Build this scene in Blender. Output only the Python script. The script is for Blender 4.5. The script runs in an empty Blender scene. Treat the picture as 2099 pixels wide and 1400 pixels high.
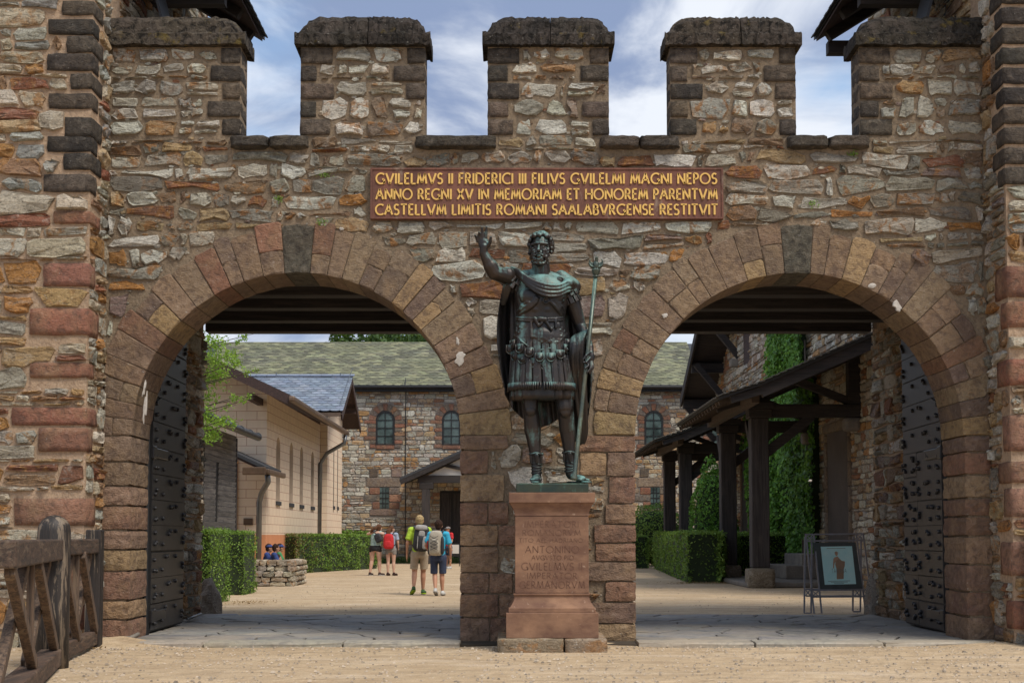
import bpy, bmesh, math, random
import numpy as np
from math import sin, cos, pi, radians, sqrt, atan2
from mathutils import Vector, Matrix, noise as mnoise

C = bpy.context.scene
COL = C.collection
# ---------------------------------------------------------------- camera
F_PX = 2772.0; CAM_Y = -14.0; CAM_Z = 1.08; TILT = radians(3.2); HOR = 1100.0; PX0 = 1049.5
cam = bpy.data.cameras.new('camera'); co = bpy.data.objects.new('camera', cam); COL.objects.link(co)
cam.sensor_width = 36; cam.lens = F_PX / 2099 * 36
cam.shift_y = (400 - F_PX * math.tan(TILT)) / 2099
cam.clip_start = 0.1; cam.clip_end = 2000
co.location = (0, CAM_Y, CAM_Z); co.rotation_euler = (pi / 2 + TILT, 0, 0)
C.camera = co
# ---------------------------------------------------------------- light
SUN_EL, SUN_AZ = radians(56), radians(46)   # azimuth: from behind the camera towards its right
world = bpy.data.worlds.new('World'); C.world = world; world.use_nodes = True
wn = world.node_tree; wn.nodes.clear()
def build_world():
    N = wn.nodes; L = wn.links
    out = N.new('ShaderNodeOutputWorld'); bg = N.new('ShaderNodeBackground'); bg.inputs['Strength'].default_value = 0.115
    sky = N.new('ShaderNodeTexSky'); sky.sky_type = 'NISHITA'; sky.sun_disc = False
    sky.sun_elevation = SUN_EL; sky.sun_rotation = pi - SUN_AZ; sky.altitude = 400; sky.air_density = 1.2; sky.dust_density = 1.0
    tc = N.new('ShaderNodeTexCoord'); mp = N.new('ShaderNodeMapping'); mp.inputs['Scale'].default_value = (1.0, 1.0, 1.9)
    mp.inputs['Location'].default_value = (3.1, 0.4, 1.7)
    L.new(tc.outputs['Generated'], mp.inputs['Vector'])
    n1 = N.new('ShaderNodeTexNoise'); n1.inputs['Scale'].default_value = 2.3; n1.inputs['Detail'].default_value = 7; n1.inputs['Roughness'].default_value = .5
    n1.inputs['Distortion'].default_value = .5
    n2 = N.new('ShaderNodeTexNoise'); n2.inputs['Scale'].default_value = 4.4; n2.inputs['Detail'].default_value = 8; n2.inputs['Roughness'].default_value = .55; n2.inputs['Distortion'].default_value = .7
    L.new(mp.outputs[0], n1.inputs['Vector']); L.new(mp.outputs[0], n2.inputs['Vector'])
    cr = N.new('ShaderNodeValToRGB'); cr.color_ramp.interpolation = 'EASE'
    cr.color_ramp.elements[0].position = .40; cr.color_ramp.elements[0].color = (1.5, 1.95, 3.0, 1)
    cr.color_ramp.elements[1].position = .59; cr.color_ramp.elements[1].color = (4.7, 4.95, 5.4, 1)
    L.new(n2.outputs['Fac'], cr.inputs['Fac'])
    mk = N.new('ShaderNodeValToRGB'); mk.color_ramp.interpolation = 'EASE'
    mk.color_ramp.elements[0].position = .36; mk.color_ramp.elements[0].color = (0, 0, 0, 1)
    mk.color_ramp.elements[1].position = .50; mk.color_ramp.elements[1].color = (1, 1, 1, 1)
    L.new(n1.outputs['Fac'], mk.inputs['Fac'])
    mx = N.new('ShaderNodeMix'); mx.data_type = 'RGBA'
    L.new(mk.outputs['Color'], mx.inputs[0]); L.new(sky.outputs['Color'], mx.inputs[6]); L.new(cr.outputs['Color'], mx.inputs[7])
    L.new(mx.outputs[2], bg.inputs['Color']); L.new(bg.outputs[0], out.inputs['Surface'])
build_world()
sl = bpy.data.lights.new('sun', 'SUN'); sl.energy = 2.1; sl.angle = radians(22); sl.color = (1, .93, .82)
so = bpy.data.objects.new('sun', sl); COL.objects.link(so)
sdir = Vector((sin(SUN_AZ) * cos(SUN_EL), -cos(SUN_AZ) * cos(SUN_EL), sin(SUN_EL)))
so.rotation_euler = sdir.to_track_quat('Z', 'Y').to_euler(); so.location = (10, -20, 30)
C.view_settings.view_transform = 'Standard'; C.view_settings.look = 'None'
C.view_settings.exposure = 0.70; C.view_settings.gamma = 1; C.view_settings.use_curve_mapping = False
C.cycles.max_bounces = 6; C.cycles.diffuse_bounces = 3; C.cycles.transparent_max_bounces = 6
# ---------------------------------------------------------------- measuring helper: where a spot of the place lies, given how far back (Y) it stands
def P(px, py, Y):
    t = ((HOR - py) - F_PX * math.tan(TILT)) / F_PX; xc = (px - PX0) / F_PX
    k = (Y - CAM_Y) / (cos(TILT) - t * sin(TILT))
    return (xc * k, CAM_Z + (sin(TILT) + t * cos(TILT)) * k)
def P3(px, py, Y):
    x, z = P(px, py, Y); return Vector((x, Y, z))
# ---------------------------------------------------------------- object helpers
class MB:
    def __init__(s): s.v = []; s.f = []; s.c = []; s.col = (1, 1, 1, .5); s.m = []; s.mi = 0
    def add(s, vs, fs, col=None):
        o = len(s.v); s.v.extend([tuple(p) for p in vs]); s.f.extend([tuple(i + o for i in f) for f in fs])
        s.c.extend([col or s.col] * len(vs)); s.m.extend([s.mi] * len(fs))
    def box(s, c, d, rz=0, rx=0, ry=0, col=None, taper=1.0):
        hx, hy, hz = d[0] / 2, d[1] / 2, d[2] / 2
        R = Matrix.Rotation(rz, 3, 'Z') @ Matrix.Rotation(ry, 3, 'Y') @ Matrix.Rotation(rx, 3, 'X'); c = Vector(c)
        vs = []
        for z in (-1, 1):
            t = taper if z > 0 else 1
            for x, y in ((-1, -1), (1, -1), (1, 1), (-1, 1)): vs.append(c + R @ Vector((x * hx * t, y * hy * t, z * hz)))
        s.add(vs, [(0, 3, 2, 1), (4, 5, 6, 7), (0, 1, 5, 4), (1, 2, 6, 5), (2, 3, 7, 6), (3, 0, 4, 7)], col)
    def b2(s, x0, x1, y0, y1, z0, z1, col=None): s.box(((x0 + x1) / 2, (y0 + y1) / 2, (z0 + z1) / 2), (abs(x1 - x0), abs(y1 - y0), abs(z1 - z0)), col=col)
    def bar(s, p, q, w, h, up=(0, 0, 1), col=None, w2=None, h2=None):
        p = Vector(p); q = Vector(q); d = (q - p).normalized(); u = Vector(up); a = d.cross(u)
        if a.length < 1e-4: a = d.cross(Vector((1, 0, 0)))
        a.normalize(); b = a.cross(d).normalized(); w2 = w2 or w; h2 = h2 or h
        vs = [p + a * x * w / 2 + b * z * h / 2 for x, z in ((-1, -1), (1, -1), (1, 1), (-1, 1))] + [q + a * x * w2 / 2 + b * z * h2 / 2 for x, z in ((-1, -1), (1, -1), (1, 1), (-1, 1))]
        s.add(vs, [(0, 1, 2, 3), (7, 6, 5, 4), (0, 4, 5, 1), (1, 5, 6, 2), (2, 6, 7, 3), (3, 7, 4, 0)], col)
    def tube(s, pts, rad, n=10, col=None, flat=1.0, upv=(0, 0, 1), cap=True):
        pts = [Vector(p) for p in pts]; rad = [rad] * len(pts) if not hasattr(rad, '__len__') else rad
        vs = []; fs = []; prev = None
        for i, p in enumerate(pts):
            d = (pts[min(i + 1, len(pts) - 1)] - pts[max(i - 1, 0)]).normalized()
            if prev is None:
                a = d.cross(Vector(upv))
                if a.length < .05: a = d.cross(Vector((0, 1, 0)))
                if a.length < .05: a = d.cross(Vector((1, 0, 0)))
            else: a = prev - d * prev.dot(d)
            a.normalize(); prev = a; b = d.cross(a)
            for k in range(n):
                t = 2 * pi * k / n; vs.append(p + a * cos(t) * rad[i] + b * sin(t) * rad[i] * flat)
        for i in range(len(pts) - 1):
            for k in range(n):
                k2 = (k + 1) % n; fs.append((i * n + k, i * n + k2, (i + 1) * n + k2, (i + 1) * n + k))
        if cap:
            m = len(vs); vs += [pts[0], pts[-1]]; e = (len(pts) - 1) * n
            for k in range(n):
                k2 = (k + 1) % n; fs.append((k2, k, m)); fs.append((e + k, e + k2, m + 1))
        s.add(vs, fs, col)
    def capsule(s, p, q, r0, r1, n=12, col=None, flat=1.0, upv=(0, 0, 1)):
        p = Vector(p); q = Vector(q); d = q - p; L = d.length; d = d / max(L, 1e-6)
        pts = [p - d * r0 * .97, p - d * r0 * .75, p - d * r0 * .4, p, p.lerp(q, .33), p.lerp(q, .66), q, q + d * r1 * .4, q + d * r1 * .75, q + d * r1 * .97]
        f = lambda t: sqrt(max(0, 1 - t * t))
        rr = [r0 * f(.97), r0 * f(.75), r0 * f(.4), r0, r0 * .67 + r1 * .33, r0 * .33 + r1 * .67, r1, r1 * f(.4), r1 * f(.75), r1 * f(.97)]
        s.tube(pts, rr, n, col, flat, upv)
    def ell(s, c, r, rot=None, nu=14, nv=9, col=None):
        c = Vector(c); r = (r, r, r) if not hasattr(r, '__len__') else r
        R = rot if rot is not None else Matrix.Identity(3)
        vs = [c + R @ Vector((0, 0, r[2]))]; fs = []
        for j in range(1, nv):
            t = pi * j / nv
            for i in range(nu):
                a = 2 * pi * i / nu; vs.append(c + R @ Vector((r[0] * sin(t) * cos(a), r[1] * sin(t) * sin(a), r[2] * cos(t))))
        vs.append(c + R @ Vector((0, 0, -r[2]))); e = len(vs) - 1
        for i in range(nu):
            i2 = (i + 1) % nu; fs.append((0, 1 + i, 1 + i2)); fs.append((e, 1 + (nv - 2) * nu + i2, 1 + (nv - 2) * nu + i))
            for j in range(nv - 2): a = 1 + j * nu; b = a + nu; fs.append((a + i, b + i, b + i2, a + i2))
        s.add(vs, fs, col)
    def loft(s, rings, col=None, cap=True, closed=True):
        n = len(rings[0]); vs = [p for r in rings for p in r]; fs = []
        for i in range(len(rings) - 1):
            for k in range(n if closed else n - 1):
                k2 = (k + 1) % n; fs.append((i * n + k, i * n + k2, (i + 1) * n + k2, (i + 1) * n + k))
        if cap and closed:
            fs.append(tuple(reversed(range(n)))); fs.append(tuple(range((len(rings) - 1) * n, len(rings) * n)))
        s.add(vs, fs, col)
    def prism(s, poly, to3, d0, d1, col=None):
        """poly in 2D; to3(u, v, depth) -> 3D point"""
        n = len(poly); vs = [to3(u, v, d0) for u, v in poly] + [to3(u, v, d1) for u, v in poly]
        fs = [tuple(range(n)), tuple(reversed(range(n, 2 * n)))] + [(i, i + n, (i + 1) % n + n, (i + 1) % n) for i in range(n)]
        s.add(vs, fs, col)
    def mesh(s, name, mats, smooth=False, recalc=True):
        me = bpy.data.meshes.new(name); me.from_pydata(s.v, [], s.f)
        a = me.color_attributes.new('Col', 'FLOAT_COLOR', 'POINT'); a.data.foreach_set('color', np.array(s.c, dtype=np.float32).ravel())
        for m in (mats if isinstance(mats, (list, tuple)) else [mats]): me.materials.append(m)
        if s.mi or any(s.m): me.polygons.foreach_set('material_index', s.m)
        if recalc:
            bm = bmesh.new(); bm.from_mesh(me); bmesh.ops.recalc_face_normals(bm, faces=bm.faces); bm.to_mesh(me); bm.free()
        if smooth: me.polygons.foreach_set('use_smooth', [True] * len(me.polygons))
        me.update(); return me
    def build(s, name, mat, parent=None, smooth=False, recalc=True, origin=None, kind=None, bevel=0, label=None):
        me = s.mesh(name, mat, smooth, recalc); o = bpy.data.objects.new(name, me); COL.objects.link(o)
        if origin is not None:
            me.transform(Matrix.Translation(-Vector(origin))); o.location = origin
        if bevel:
            m = o.modifiers.new('bevel', 'BEVEL'); m.width = bevel; m.segments = 2; m.limit_method = 'ANGLE'; m.angle_limit = radians(40)
        if parent is not None: adopt(o, parent)
        if kind: o['kind'] = kind
        if label: o['label'] = label
        return o
def adopt(o, parent):
    o.parent = parent; o.matrix_parent_inverse = WMI(parent)
_wm = {}
def WM(o):
    m = Matrix.Translation(o.location) @ o.rotation_euler.to_matrix().to_4x4() @ Matrix.Diagonal((*o.scale, 1))
    if o.parent is not None: m = WM(o.parent) @ o.matrix_parent_inverse @ m
    return m
def WMI(o): return WM(o).inverted()
def thing(name, label, cat, loc=(0, 0, 0), group=None):
    o = bpy.data.objects.new(name, None); COL.objects.link(o); o.location = loc; o.empty_display_size = .2
    o['label'] = label; o['category'] = cat
    if group: o['group'] = group
    return o
def tag(o, label, cat, group=None):
    o['label'] = label; o['category'] = cat
    if group: o['group'] = group
    return o
def copy_tree(o, parent=None):
    c = o.copy(); COL.objects.link(c)
    if parent is not None: c.parent = parent; c.matrix_parent_inverse = o.matrix_parent_inverse
    for ch in [x for x in bpy.data.objects if x.parent == o]: copy_tree(ch, c)
    return c
def remesh(mb, name, mat, voxel, smooth_it=3, parent=None, sf=.5, colors=False):
    me = bpy.data.meshes.new('tmp'); me.from_pydata(mb.v, [], mb.f)
    bm = bmesh.new(); bm.from_mesh(me); bmesh.ops.recalc_face_normals(bm, faces=bm.faces); bm.to_mesh(me); bm.free()
    o = bpy.data.objects.new('tmp', me); COL.objects.link(o)
    r = o.modifiers.new('r', 'REMESH'); r.mode = 'VOXEL'; r.voxel_size = voxel; r.use_smooth_shade = True
    if smooth_it:
        q = o.modifiers.new('s', 'SMOOTH'); q.factor = sf; q.iterations = smooth_it
    dg = bpy.context.evaluated_depsgraph_get(); dg.update()
    nm = bpy.data.meshes.new_from_object(o.evaluated_get(dg), depsgraph=dg)
    bpy.data.objects.remove(o); bpy.data.meshes.remove(me); nm.name = name
    nm.materials.clear(); nm.materials.append(mat)
    nm.polygons.foreach_set('use_smooth', [True] * len(nm.polygons))
    ob = bpy.data.objects.new(name, nm); COL.objects.link(ob)
    if parent is not None: adopt(ob, parent)
    return ob
# ---------------------------------------------------------------- stones
class Piece:
    __slots__ = ('v', 'f', 'c', 'a')
    def __init__(s, v, f, c, a): s.v = v; s.f = f; s.c = c; s.a = a
def in_view(v):
    p = v[0]; d = p[1] - CAM_Y
    if d < .5: return False
    k = F_PX / d; x = PX0 + p[0] * k; y = HOR - (p[2] - CAM_Z) * k
    return -60 < x < 2160 and -80 < y < 1480
def emit(th, pieces, mat, name, stuff_name, limit=300, smooth=True):
    """the pieces that show largest are objects of their own, the rest is one joined part"""
    pieces = sorted(pieces, key=lambda s: (not in_view(s.v), -s.a)); one = pieces[:limit]; rest = pieces[limit:]
    for s in one:
        b = MB(); b.v = s.v; b.f = s.f; b.c = [s.c] * len(s.v); b.m = [0] * len(s.f)
        c = Vector((0, 0, 0))
        for p in s.v: c += Vector(p)
        b.build(name, mat, th, smooth=smooth, recalc=False, origin=c / len(s.v))
    if rest:
        b = MB()
        for s in rest: b.add(s.v, s.f, s.c)
        b.build(stuff_name, mat, th, smooth=smooth, recalc=False, kind='stuff')
def outline_piece(poly, to3, rng, col, proud=.025, back=-.04, rough=.35, rim=.010, flatness=.5, area=None):
    """stone from a 2D outline: side walls from depth back to the rim, a broken edge and an uneven face"""
    n = len(poly); cu = sum(p[0] for p in poly) / n; cv = sum(p[1] for p in poly) / n
    vs = [to3(u, v, back) for u, v in poly]
    sz = min(max(p[0] for p in poly) - min(p[0] for p in poly), max(p[1] for p in poly) - min(p[1] for p in poly))
    d1 = proud * (1 - flatness * .7)
    for u, v in poly: vs.append(to3(cu + (u - cu) * (1 - rim * .3 / max(sz, .02)), cv + (v - cv) * (1 - rim * .3 / max(sz, .02)), d1 + rng.uniform(-1, 1) * proud * rough * .3))
    k = max(.45, 1 - rim * 4.2 / max(sz, .03))
    tu = rng.uniform(-1, 1) * proud * rough * .5; tv = rng.uniform(-1, 1) * proud * rough * .5
    for u, v in poly:
        kk = k * rng.uniform(.93, 1.04)
        vs.append(to3(cu + (u - cu) * kk, cv + (v - cv) * kk, proud + tu * (1 if u > cu else -1) + tv * (1 if v > cv else -1) + rng.uniform(-1, 1) * proud * rough * .5))
    vs.append(to3(cu + rng.uniform(-.1, .1) * sz, cv + rng.uniform(-.1, .1) * sz, proud * (1 + rng.uniform(-.3, .6) * rough)))
    fs = []
    for i in range(n):
        j = (i + 1) % n
        fs += [(i, j, n + j, n + i), (n + i, n + j, 2 * n + j, 2 * n + i), (2 * n + i, 2 * n + j, 3 * n)]
    if area is None:
        area = abs(sum(poly[i][0] * poly[(i + 1) % n][1] - poly[(i + 1) % n][0] * poly[i][1] for i in range(n))) / 2
    return Piece(vs, fs, col, area)
def jcol(c, rng, v=.12):
    k = 1 + rng.uniform(-v, v); return (c[0] * k * (1 + rng.uniform(-.05, .05)), c[1] * k, c[2] * .93 * k * (1 + rng.uniform(-.05, .05)), rng.random())
def pick(pal, rng):
    t = rng.random() * sum(w for w, _ in pal)
    for w, c in pal:
        t -= w
        if t <= 0: return jcol(c, rng)
    return jcol(pal[-1][1], rng)
def rubble(u0, u1, z0, z1, to3, rng, pal, free=None, hs=((.2, .06, .09), (.5, .12, .18), (.3, .18, .26)), w=(.16, .5), joint=.03, proud=.02, amp=.014, rough=.5, jit=.010, n_mid=1, rim=.006, flatness=.35):
    free = free or (lambda u, z: True); out = []; z = z0; k = 0
    ph = [(rng.uniform(0, 6), rng.uniform(0, 6)) for _ in range(400)]
    B = lambda u, i, zz: zz + amp * (sin(u * 2.3 + ph[i % 400][0]) + .5 * sin(u * 6.1 + ph[i % 400][1]))
    du = .02
    while z < z1 - .03:
        t = rng.random(); h = .15
        for wt, a, b in hs:
            t -= wt
            if t <= 0: h = rng.uniform(a, b); break
        if z + h > z1 - .05: h = z1 - z
        zm = z + h / 2; iv = []; cur = None; u = u0
        while u <= u1 + 1e-6:
            if free(u, zm):
                if cur is None: cur = u
            elif cur is not None: iv.append((cur, u - du)); cur = None
            u += du
        if cur is not None: iv.append((cur, u1))
        for a, b in iv:
            if b - a < .05: continue
            e = [a]; sl = [0]
            while True:
                wd = rng.uniform(*w) * (.75 + .5 * min(1, h / .16)) if rng.random() > .15 else rng.uniform(w[0] * .6, w[0])
                if e[-1] + wd > b - w[0] * .7: break
                e.append(e[-1] + wd); sl.append(rng.uniform(-1, 1) * h * .13)
            e.append(b); sl.append(0)
            for i in range(len(e) - 1):
                if e[i + 1] - e[i] < .045: continue
                cells = [(0, 1)]
                if h > .17 and rng.random() < .34: q = rng.uniform(.35, .65); cells = [(0, q), (q, 1)]
                for c0, c1 in cells:
                    jj = joint * rng.uniform(.6, 1.3) / 2
                    gl = lambda f: e[i] + sl[i] * (f * 2 - 1) + jj
                    gr = lambda f: e[i + 1] + sl[i + 1] * (f * 2 - 1) - jj
                    def pt(s, f, gl=gl, gr=gr):
                        uu = gl(f) * (1 - s) + gr(f) * s
                        lo = B(uu, k, z) + jj; hi = B(uu, k + 1, z + h) - jj
                        return (uu, lo + (hi - lo) * f)
                    f0 = c0 + (.5 * joint / h if c0 > 0 else 0); f1 = c1 - (.5 * joint / h if c1 < 1 else 0)
                    W = gr(.5) - gl(.5); H = (f1 - f0) * h
                    if W < .025 or H < .02: continue
                    cs = rng.uniform(.08, .34) * min(H, W) / W; cf = rng.uniform(.10, .36) * min(1, W / H) * (f1 - f0)
                    r = lambda: rng.uniform(.5, 1.6)
                    pts = [pt(cs * r(), f0)] + [pt((m + 1) / (n_mid + 1) + rng.uniform(-.08, .08), f0) for m in range(n_mid)] + [pt(1 - cs * r(), f0), pt(1, f0 + cf * r()), pt(1, f1 - cf * r()), pt(1 - cs * r(), f1)] + \
                          [pt(1 - (m + 1) / (n_mid + 1) + rng.uniform(-.08, .08), f1) for m in range(n_mid)] + [pt(cs * r(), f1), pt(0, f1 - cf * r()), pt(0, f0 + cf * r())]
                    j2 = min(jit, H * .16)
                    pts = [(p[0] + rng.uniform(-j2, j2), p[1] + rng.uniform(-j2, j2)) for p in pts]
                    cu = sum(p[0] for p in pts) / len(pts); cv = sum(p[1] for p in pts) / len(pts)
                    if not free(cu, cv): continue
                    q = []
                    for p in pts:
                        s = 0
                        while s < 1 and not free(p[0] + (cu - p[0]) * s, p[1] + (cv - p[1]) * s): s += .05
                        q.append((p[0] + (cu - p[0]) * s, p[1] + (cv - p[1]) * s))
                    out.append(outline_piece(q, to3, rng, pick(pal, rng), proud * rng.uniform(.6, 1.5), rough=rough, rim=rim, flatness=flatness))
        z += h; k += 1
    return out
def block(u0, u1, z0, z1, to3, rng, col, proud=.03, rough=.25, back=-.05, rim=.005, jit=.006, flatness=.55):
    """a squared block"""
    cs = .03 + .02 * rng.random(); W = u1 - u0; H = z1 - z0; c = min(cs, .25 * min(W, H)); j = lambda: rng.uniform(-jit, jit)
    pts = [(u0 + c, z0), ((u0 + u1) / 2, z0), (u1 - c, z0), (u1, z0 + c), (u1, z1 - c), (u1 - c, z1), ((u0 + u1) / 2, z1), (u0 + c, z1), (u0, z1 - c), (u0, z0 + c)]
    c *= .4; pts = [(u0 + c, z0), ((u0 + u1) / 2, z0), (u1 - c, z0), (u1, z0 + c), (u1, z1 - c), (u1 - c, z1), ((u0 + u1) / 2, z1), (u0 + c, z1), (u0, z1 - c), (u0, z0 + c)]
    return outline_piece([(a + j(), b + j()) for a, b in pts], to3, rng, col, proud, back, rough, rim, flatness)
def corner_block(x0, x1, y0, y1, z0, z1, rng, col, sub=3, r=.012, j=.006):
    """free standing squared stone with rounded worn edges: subdivided box, jittered"""
    vs = []; idx = {}; fs = []
    def vid(i, jx, k):
        key = (i, jx, k)
        if key not in idx:
            t = [i / sub, jx / sub, k / sub]; ex = sum(1 for q in t if q in (0, 1))
            p = [x0 + (x1 - x0) * t[0], y0 + (y1 - y0) * t[1], z0 + (z1 - z0) * t[2]]; c = [(x0 + x1) / 2, (y0 + y1) / 2, (z0 + z1) / 2]
            if ex >= 2:
                for a in range(3):
                    if t[a] in (0, 1): p[a] += (r * (.9 if ex == 2 else 1.3)) * (1 if t[a] == 0 else -1)
            p = [q + rng.uniform(-j, j) for q in p]; idx[key] = len(vs); vs.append(tuple(p))
        return idx[key]
    S = range(sub)
    for a in S:
        for b in S:
            fs += [(vid(a, b, 0), vid(a, b + 1, 0), vid(a + 1, b + 1, 0), vid(a + 1, b, 0)), (vid(a, b, sub), vid(a + 1, b, sub), vid(a + 1, b + 1, sub), vid(a, b + 1, sub)),
                   (vid(a, 0, b), vid(a + 1, 0, b), vid(a + 1, 0, b + 1), vid(a, 0, b + 1)), (vid(a, sub, b), vid(a, sub, b + 1), vid(a + 1, sub, b + 1), vid(a + 1, sub, b)),
                   (vid(0, a, b), vid(0, a, b + 1), vid(0, a + 1, b + 1), vid(0, a + 1, b)), (vid(sub, a, b), vid(sub, a + 1, b), vid(sub, a + 1, b + 1), vid(sub, a, b + 1))]
    return Piece(vs, fs, col, (x1 - x0) * (z1 - z0))
# ---------------------------------------------------------------- painted and cut Roman capitals, drawn with strokes
def _arc(cx, cy, rx, ry, a0, a1, n=10): return [(cx + rx * cos(radians(a0 + (a1 - a0) * i / n)), cy + ry * sin(radians(a0 + (a1 - a0) * i / n))) for i in range(n + 1)]
GL = {
 'A': (.78, [[(0, 0), (.39, 1)], [(.39, 1), (.78, 0)], [(.15, .36), (.63, .36)]]),
 'B': (.55, [[(.05, 0), (.05, 1)], [(.05, 1), (.25, 1)] + _arc(.25, .77, .22, .23, 90, -90, 8) + [(.05, .54)], [(.25, .54)] + _arc(.27, .27, .26, .27, 90, -90, 8) + [(.05, 0)]]),
 'C': (.78, [_arc(.52, .5, .5, .5, 52, 308, 16)]),
 'D': (.80, [[(.05, 0), (.05, 1)], [(.05, 1)] + _arc(.27, .5, .5, .5, 90, -90, 12) + [(.05, 0)]]),
 'E': (.48, [[(.05, 0), (.05, 1)], [(.05, 1), (.47, 1)], [(.05, .52), (.42, .52)], [(.05, 0), (.48, 0)]]),
 'F': (.46, [[(.05, 0), (.05, 1)], [(.05, 1), (.46, 1)], [(.05, .52), (.4, .52)]]),
 'G': (.86, [_arc(.52, .5, .5, .5, 50, 325, 16), [(.84, .0), (.84, .42)], [(.64, .42), (.84, .42)]]),
 'H': (.74, [[(.05, 0), (.05, 1)], [(.69, 0), (.69, 1)], [(.05, .52), (.69, .52)]]),
 'I': (.10, [[(.05, 0), (.05, 1)]]),
 'L': (.46, [[(.05, 0), (.05, 1)], [(.05, 0), (.46, 0)]]),
 'M': (.95, [[(.02, 0), (.16, 1)], [(.16, 1), (.475, .08)], [(.475, .08), (.79, 1)], [(.79, 1), (.93, 0)]]),
 'N': (.76, [[(.05, 0), (.05, 1)], [(.05, 1), (.71, 0)], [(.71, 0), (.71, 1)]]),
 'O': (1.0, [_arc(.5, .5, .49, .5, 0, 360, 24)]),
 'P': (.52, [[(.05, 0), (.05, 1)], [(.05, 1), (.24, 1)] + _arc(.24, .73, .25, .27, 90, -90, 8) + [(.05, .46)]]),
 'R': (.60, [[(.05, 0), (.05, 1)], [(.05, 1), (.24, 1)] + _arc(.24, .74, .25, .26, 90, -90, 8) + [(.05, .48)], [(.24, .48), (.58, 0)]]),
 'S': (.50, [_arc(.26, .74, .22, .25, 35, 250, 9) + _arc(.24, .26, .24, .26, 75, -145, 9)]),
 'T': (.64, [[(.32, 0), (.32, 1)], [(0, 1), (.64, 1)]]),
 'V': (.76, [[(0, 1), (.38, 0)], [(.38, 0), (.76, 1)]]),
 'X': (.70, [[(.02, 0), (.66, 1)], [(.04, 1), (.68, 0)]]),
 'Q': (1.0, [_arc(.5, .5, .49, .5, 0, 360, 24), [(.55, .05), (.95, -.22)]]),
 '.': (.10, [[(.05, .47), (.05, .55)]]), ' ': (.26, [])}
def text_line(mb, txt, x0, x1, zb, h, y, th, wt=.13, gap=.20, each=None):
    """letters stand on zb with cap height h, spread to fill x0..x1, raised th towards the camera (-Y)"""
    wn_ = sum(GL[c][0] for c in txt) + gap * (len(txt) - 1); kx = (x1 - x0) / (wn_ * h)
    x = x0
    for ch in txt:
        gw, st = GL[ch]
        if each: mb = MB()
        for pl in st:
            pts = [Vector((x + u * h * kx, zb + v * h)) for u, v in pl]; n = len(pts); L = []; R = []
            clos = (pts[0] - pts[-1]).length < 1e-6 and n > 3
            for i, p in enumerate(pts):
                a = pts[i - 1] if i > 0 else (pts[-2] if clos else p); b = pts[i + 1] if i < n - 1 else (pts[1] if clos else p)
                d = (b - a).normalized(); nn = Vector((-d.y, d.x)); f = i / (n - 1)
                w_ = wt * h / 2 * (1.0 + .16 * abs(2 * f - 1) if not clos else 1) * (.78 + .22 * abs(nn.x))
                L.append(p + nn * w_); R.append(p - nn * w_)
            vs = [(q.x, y, q.y) for q in L + R] + [(q.x, y - th, q.y) for q in L + R]; fs = []
            for i in range(n - 1):
                fs += [(i, i + 1, n + i + 1, n + i), (2 * n + i, 3 * n + i, 3 * n + i + 1, 2 * n + i + 1), (i, 2 * n + i, 2 * n + i + 1, i + 1), (n + i, n + i + 1, 3 * n + i + 1, 3 * n + i)]
            fs += [(0, n, 3 * n, 2 * n), (n - 1, 3 * n - 1, 4 * n - 1, 2 * n - 1)]
            mb.add(vs, fs)
        if each and mb.v: each(mb)
        x += (gw + gap) * h * kx
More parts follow.
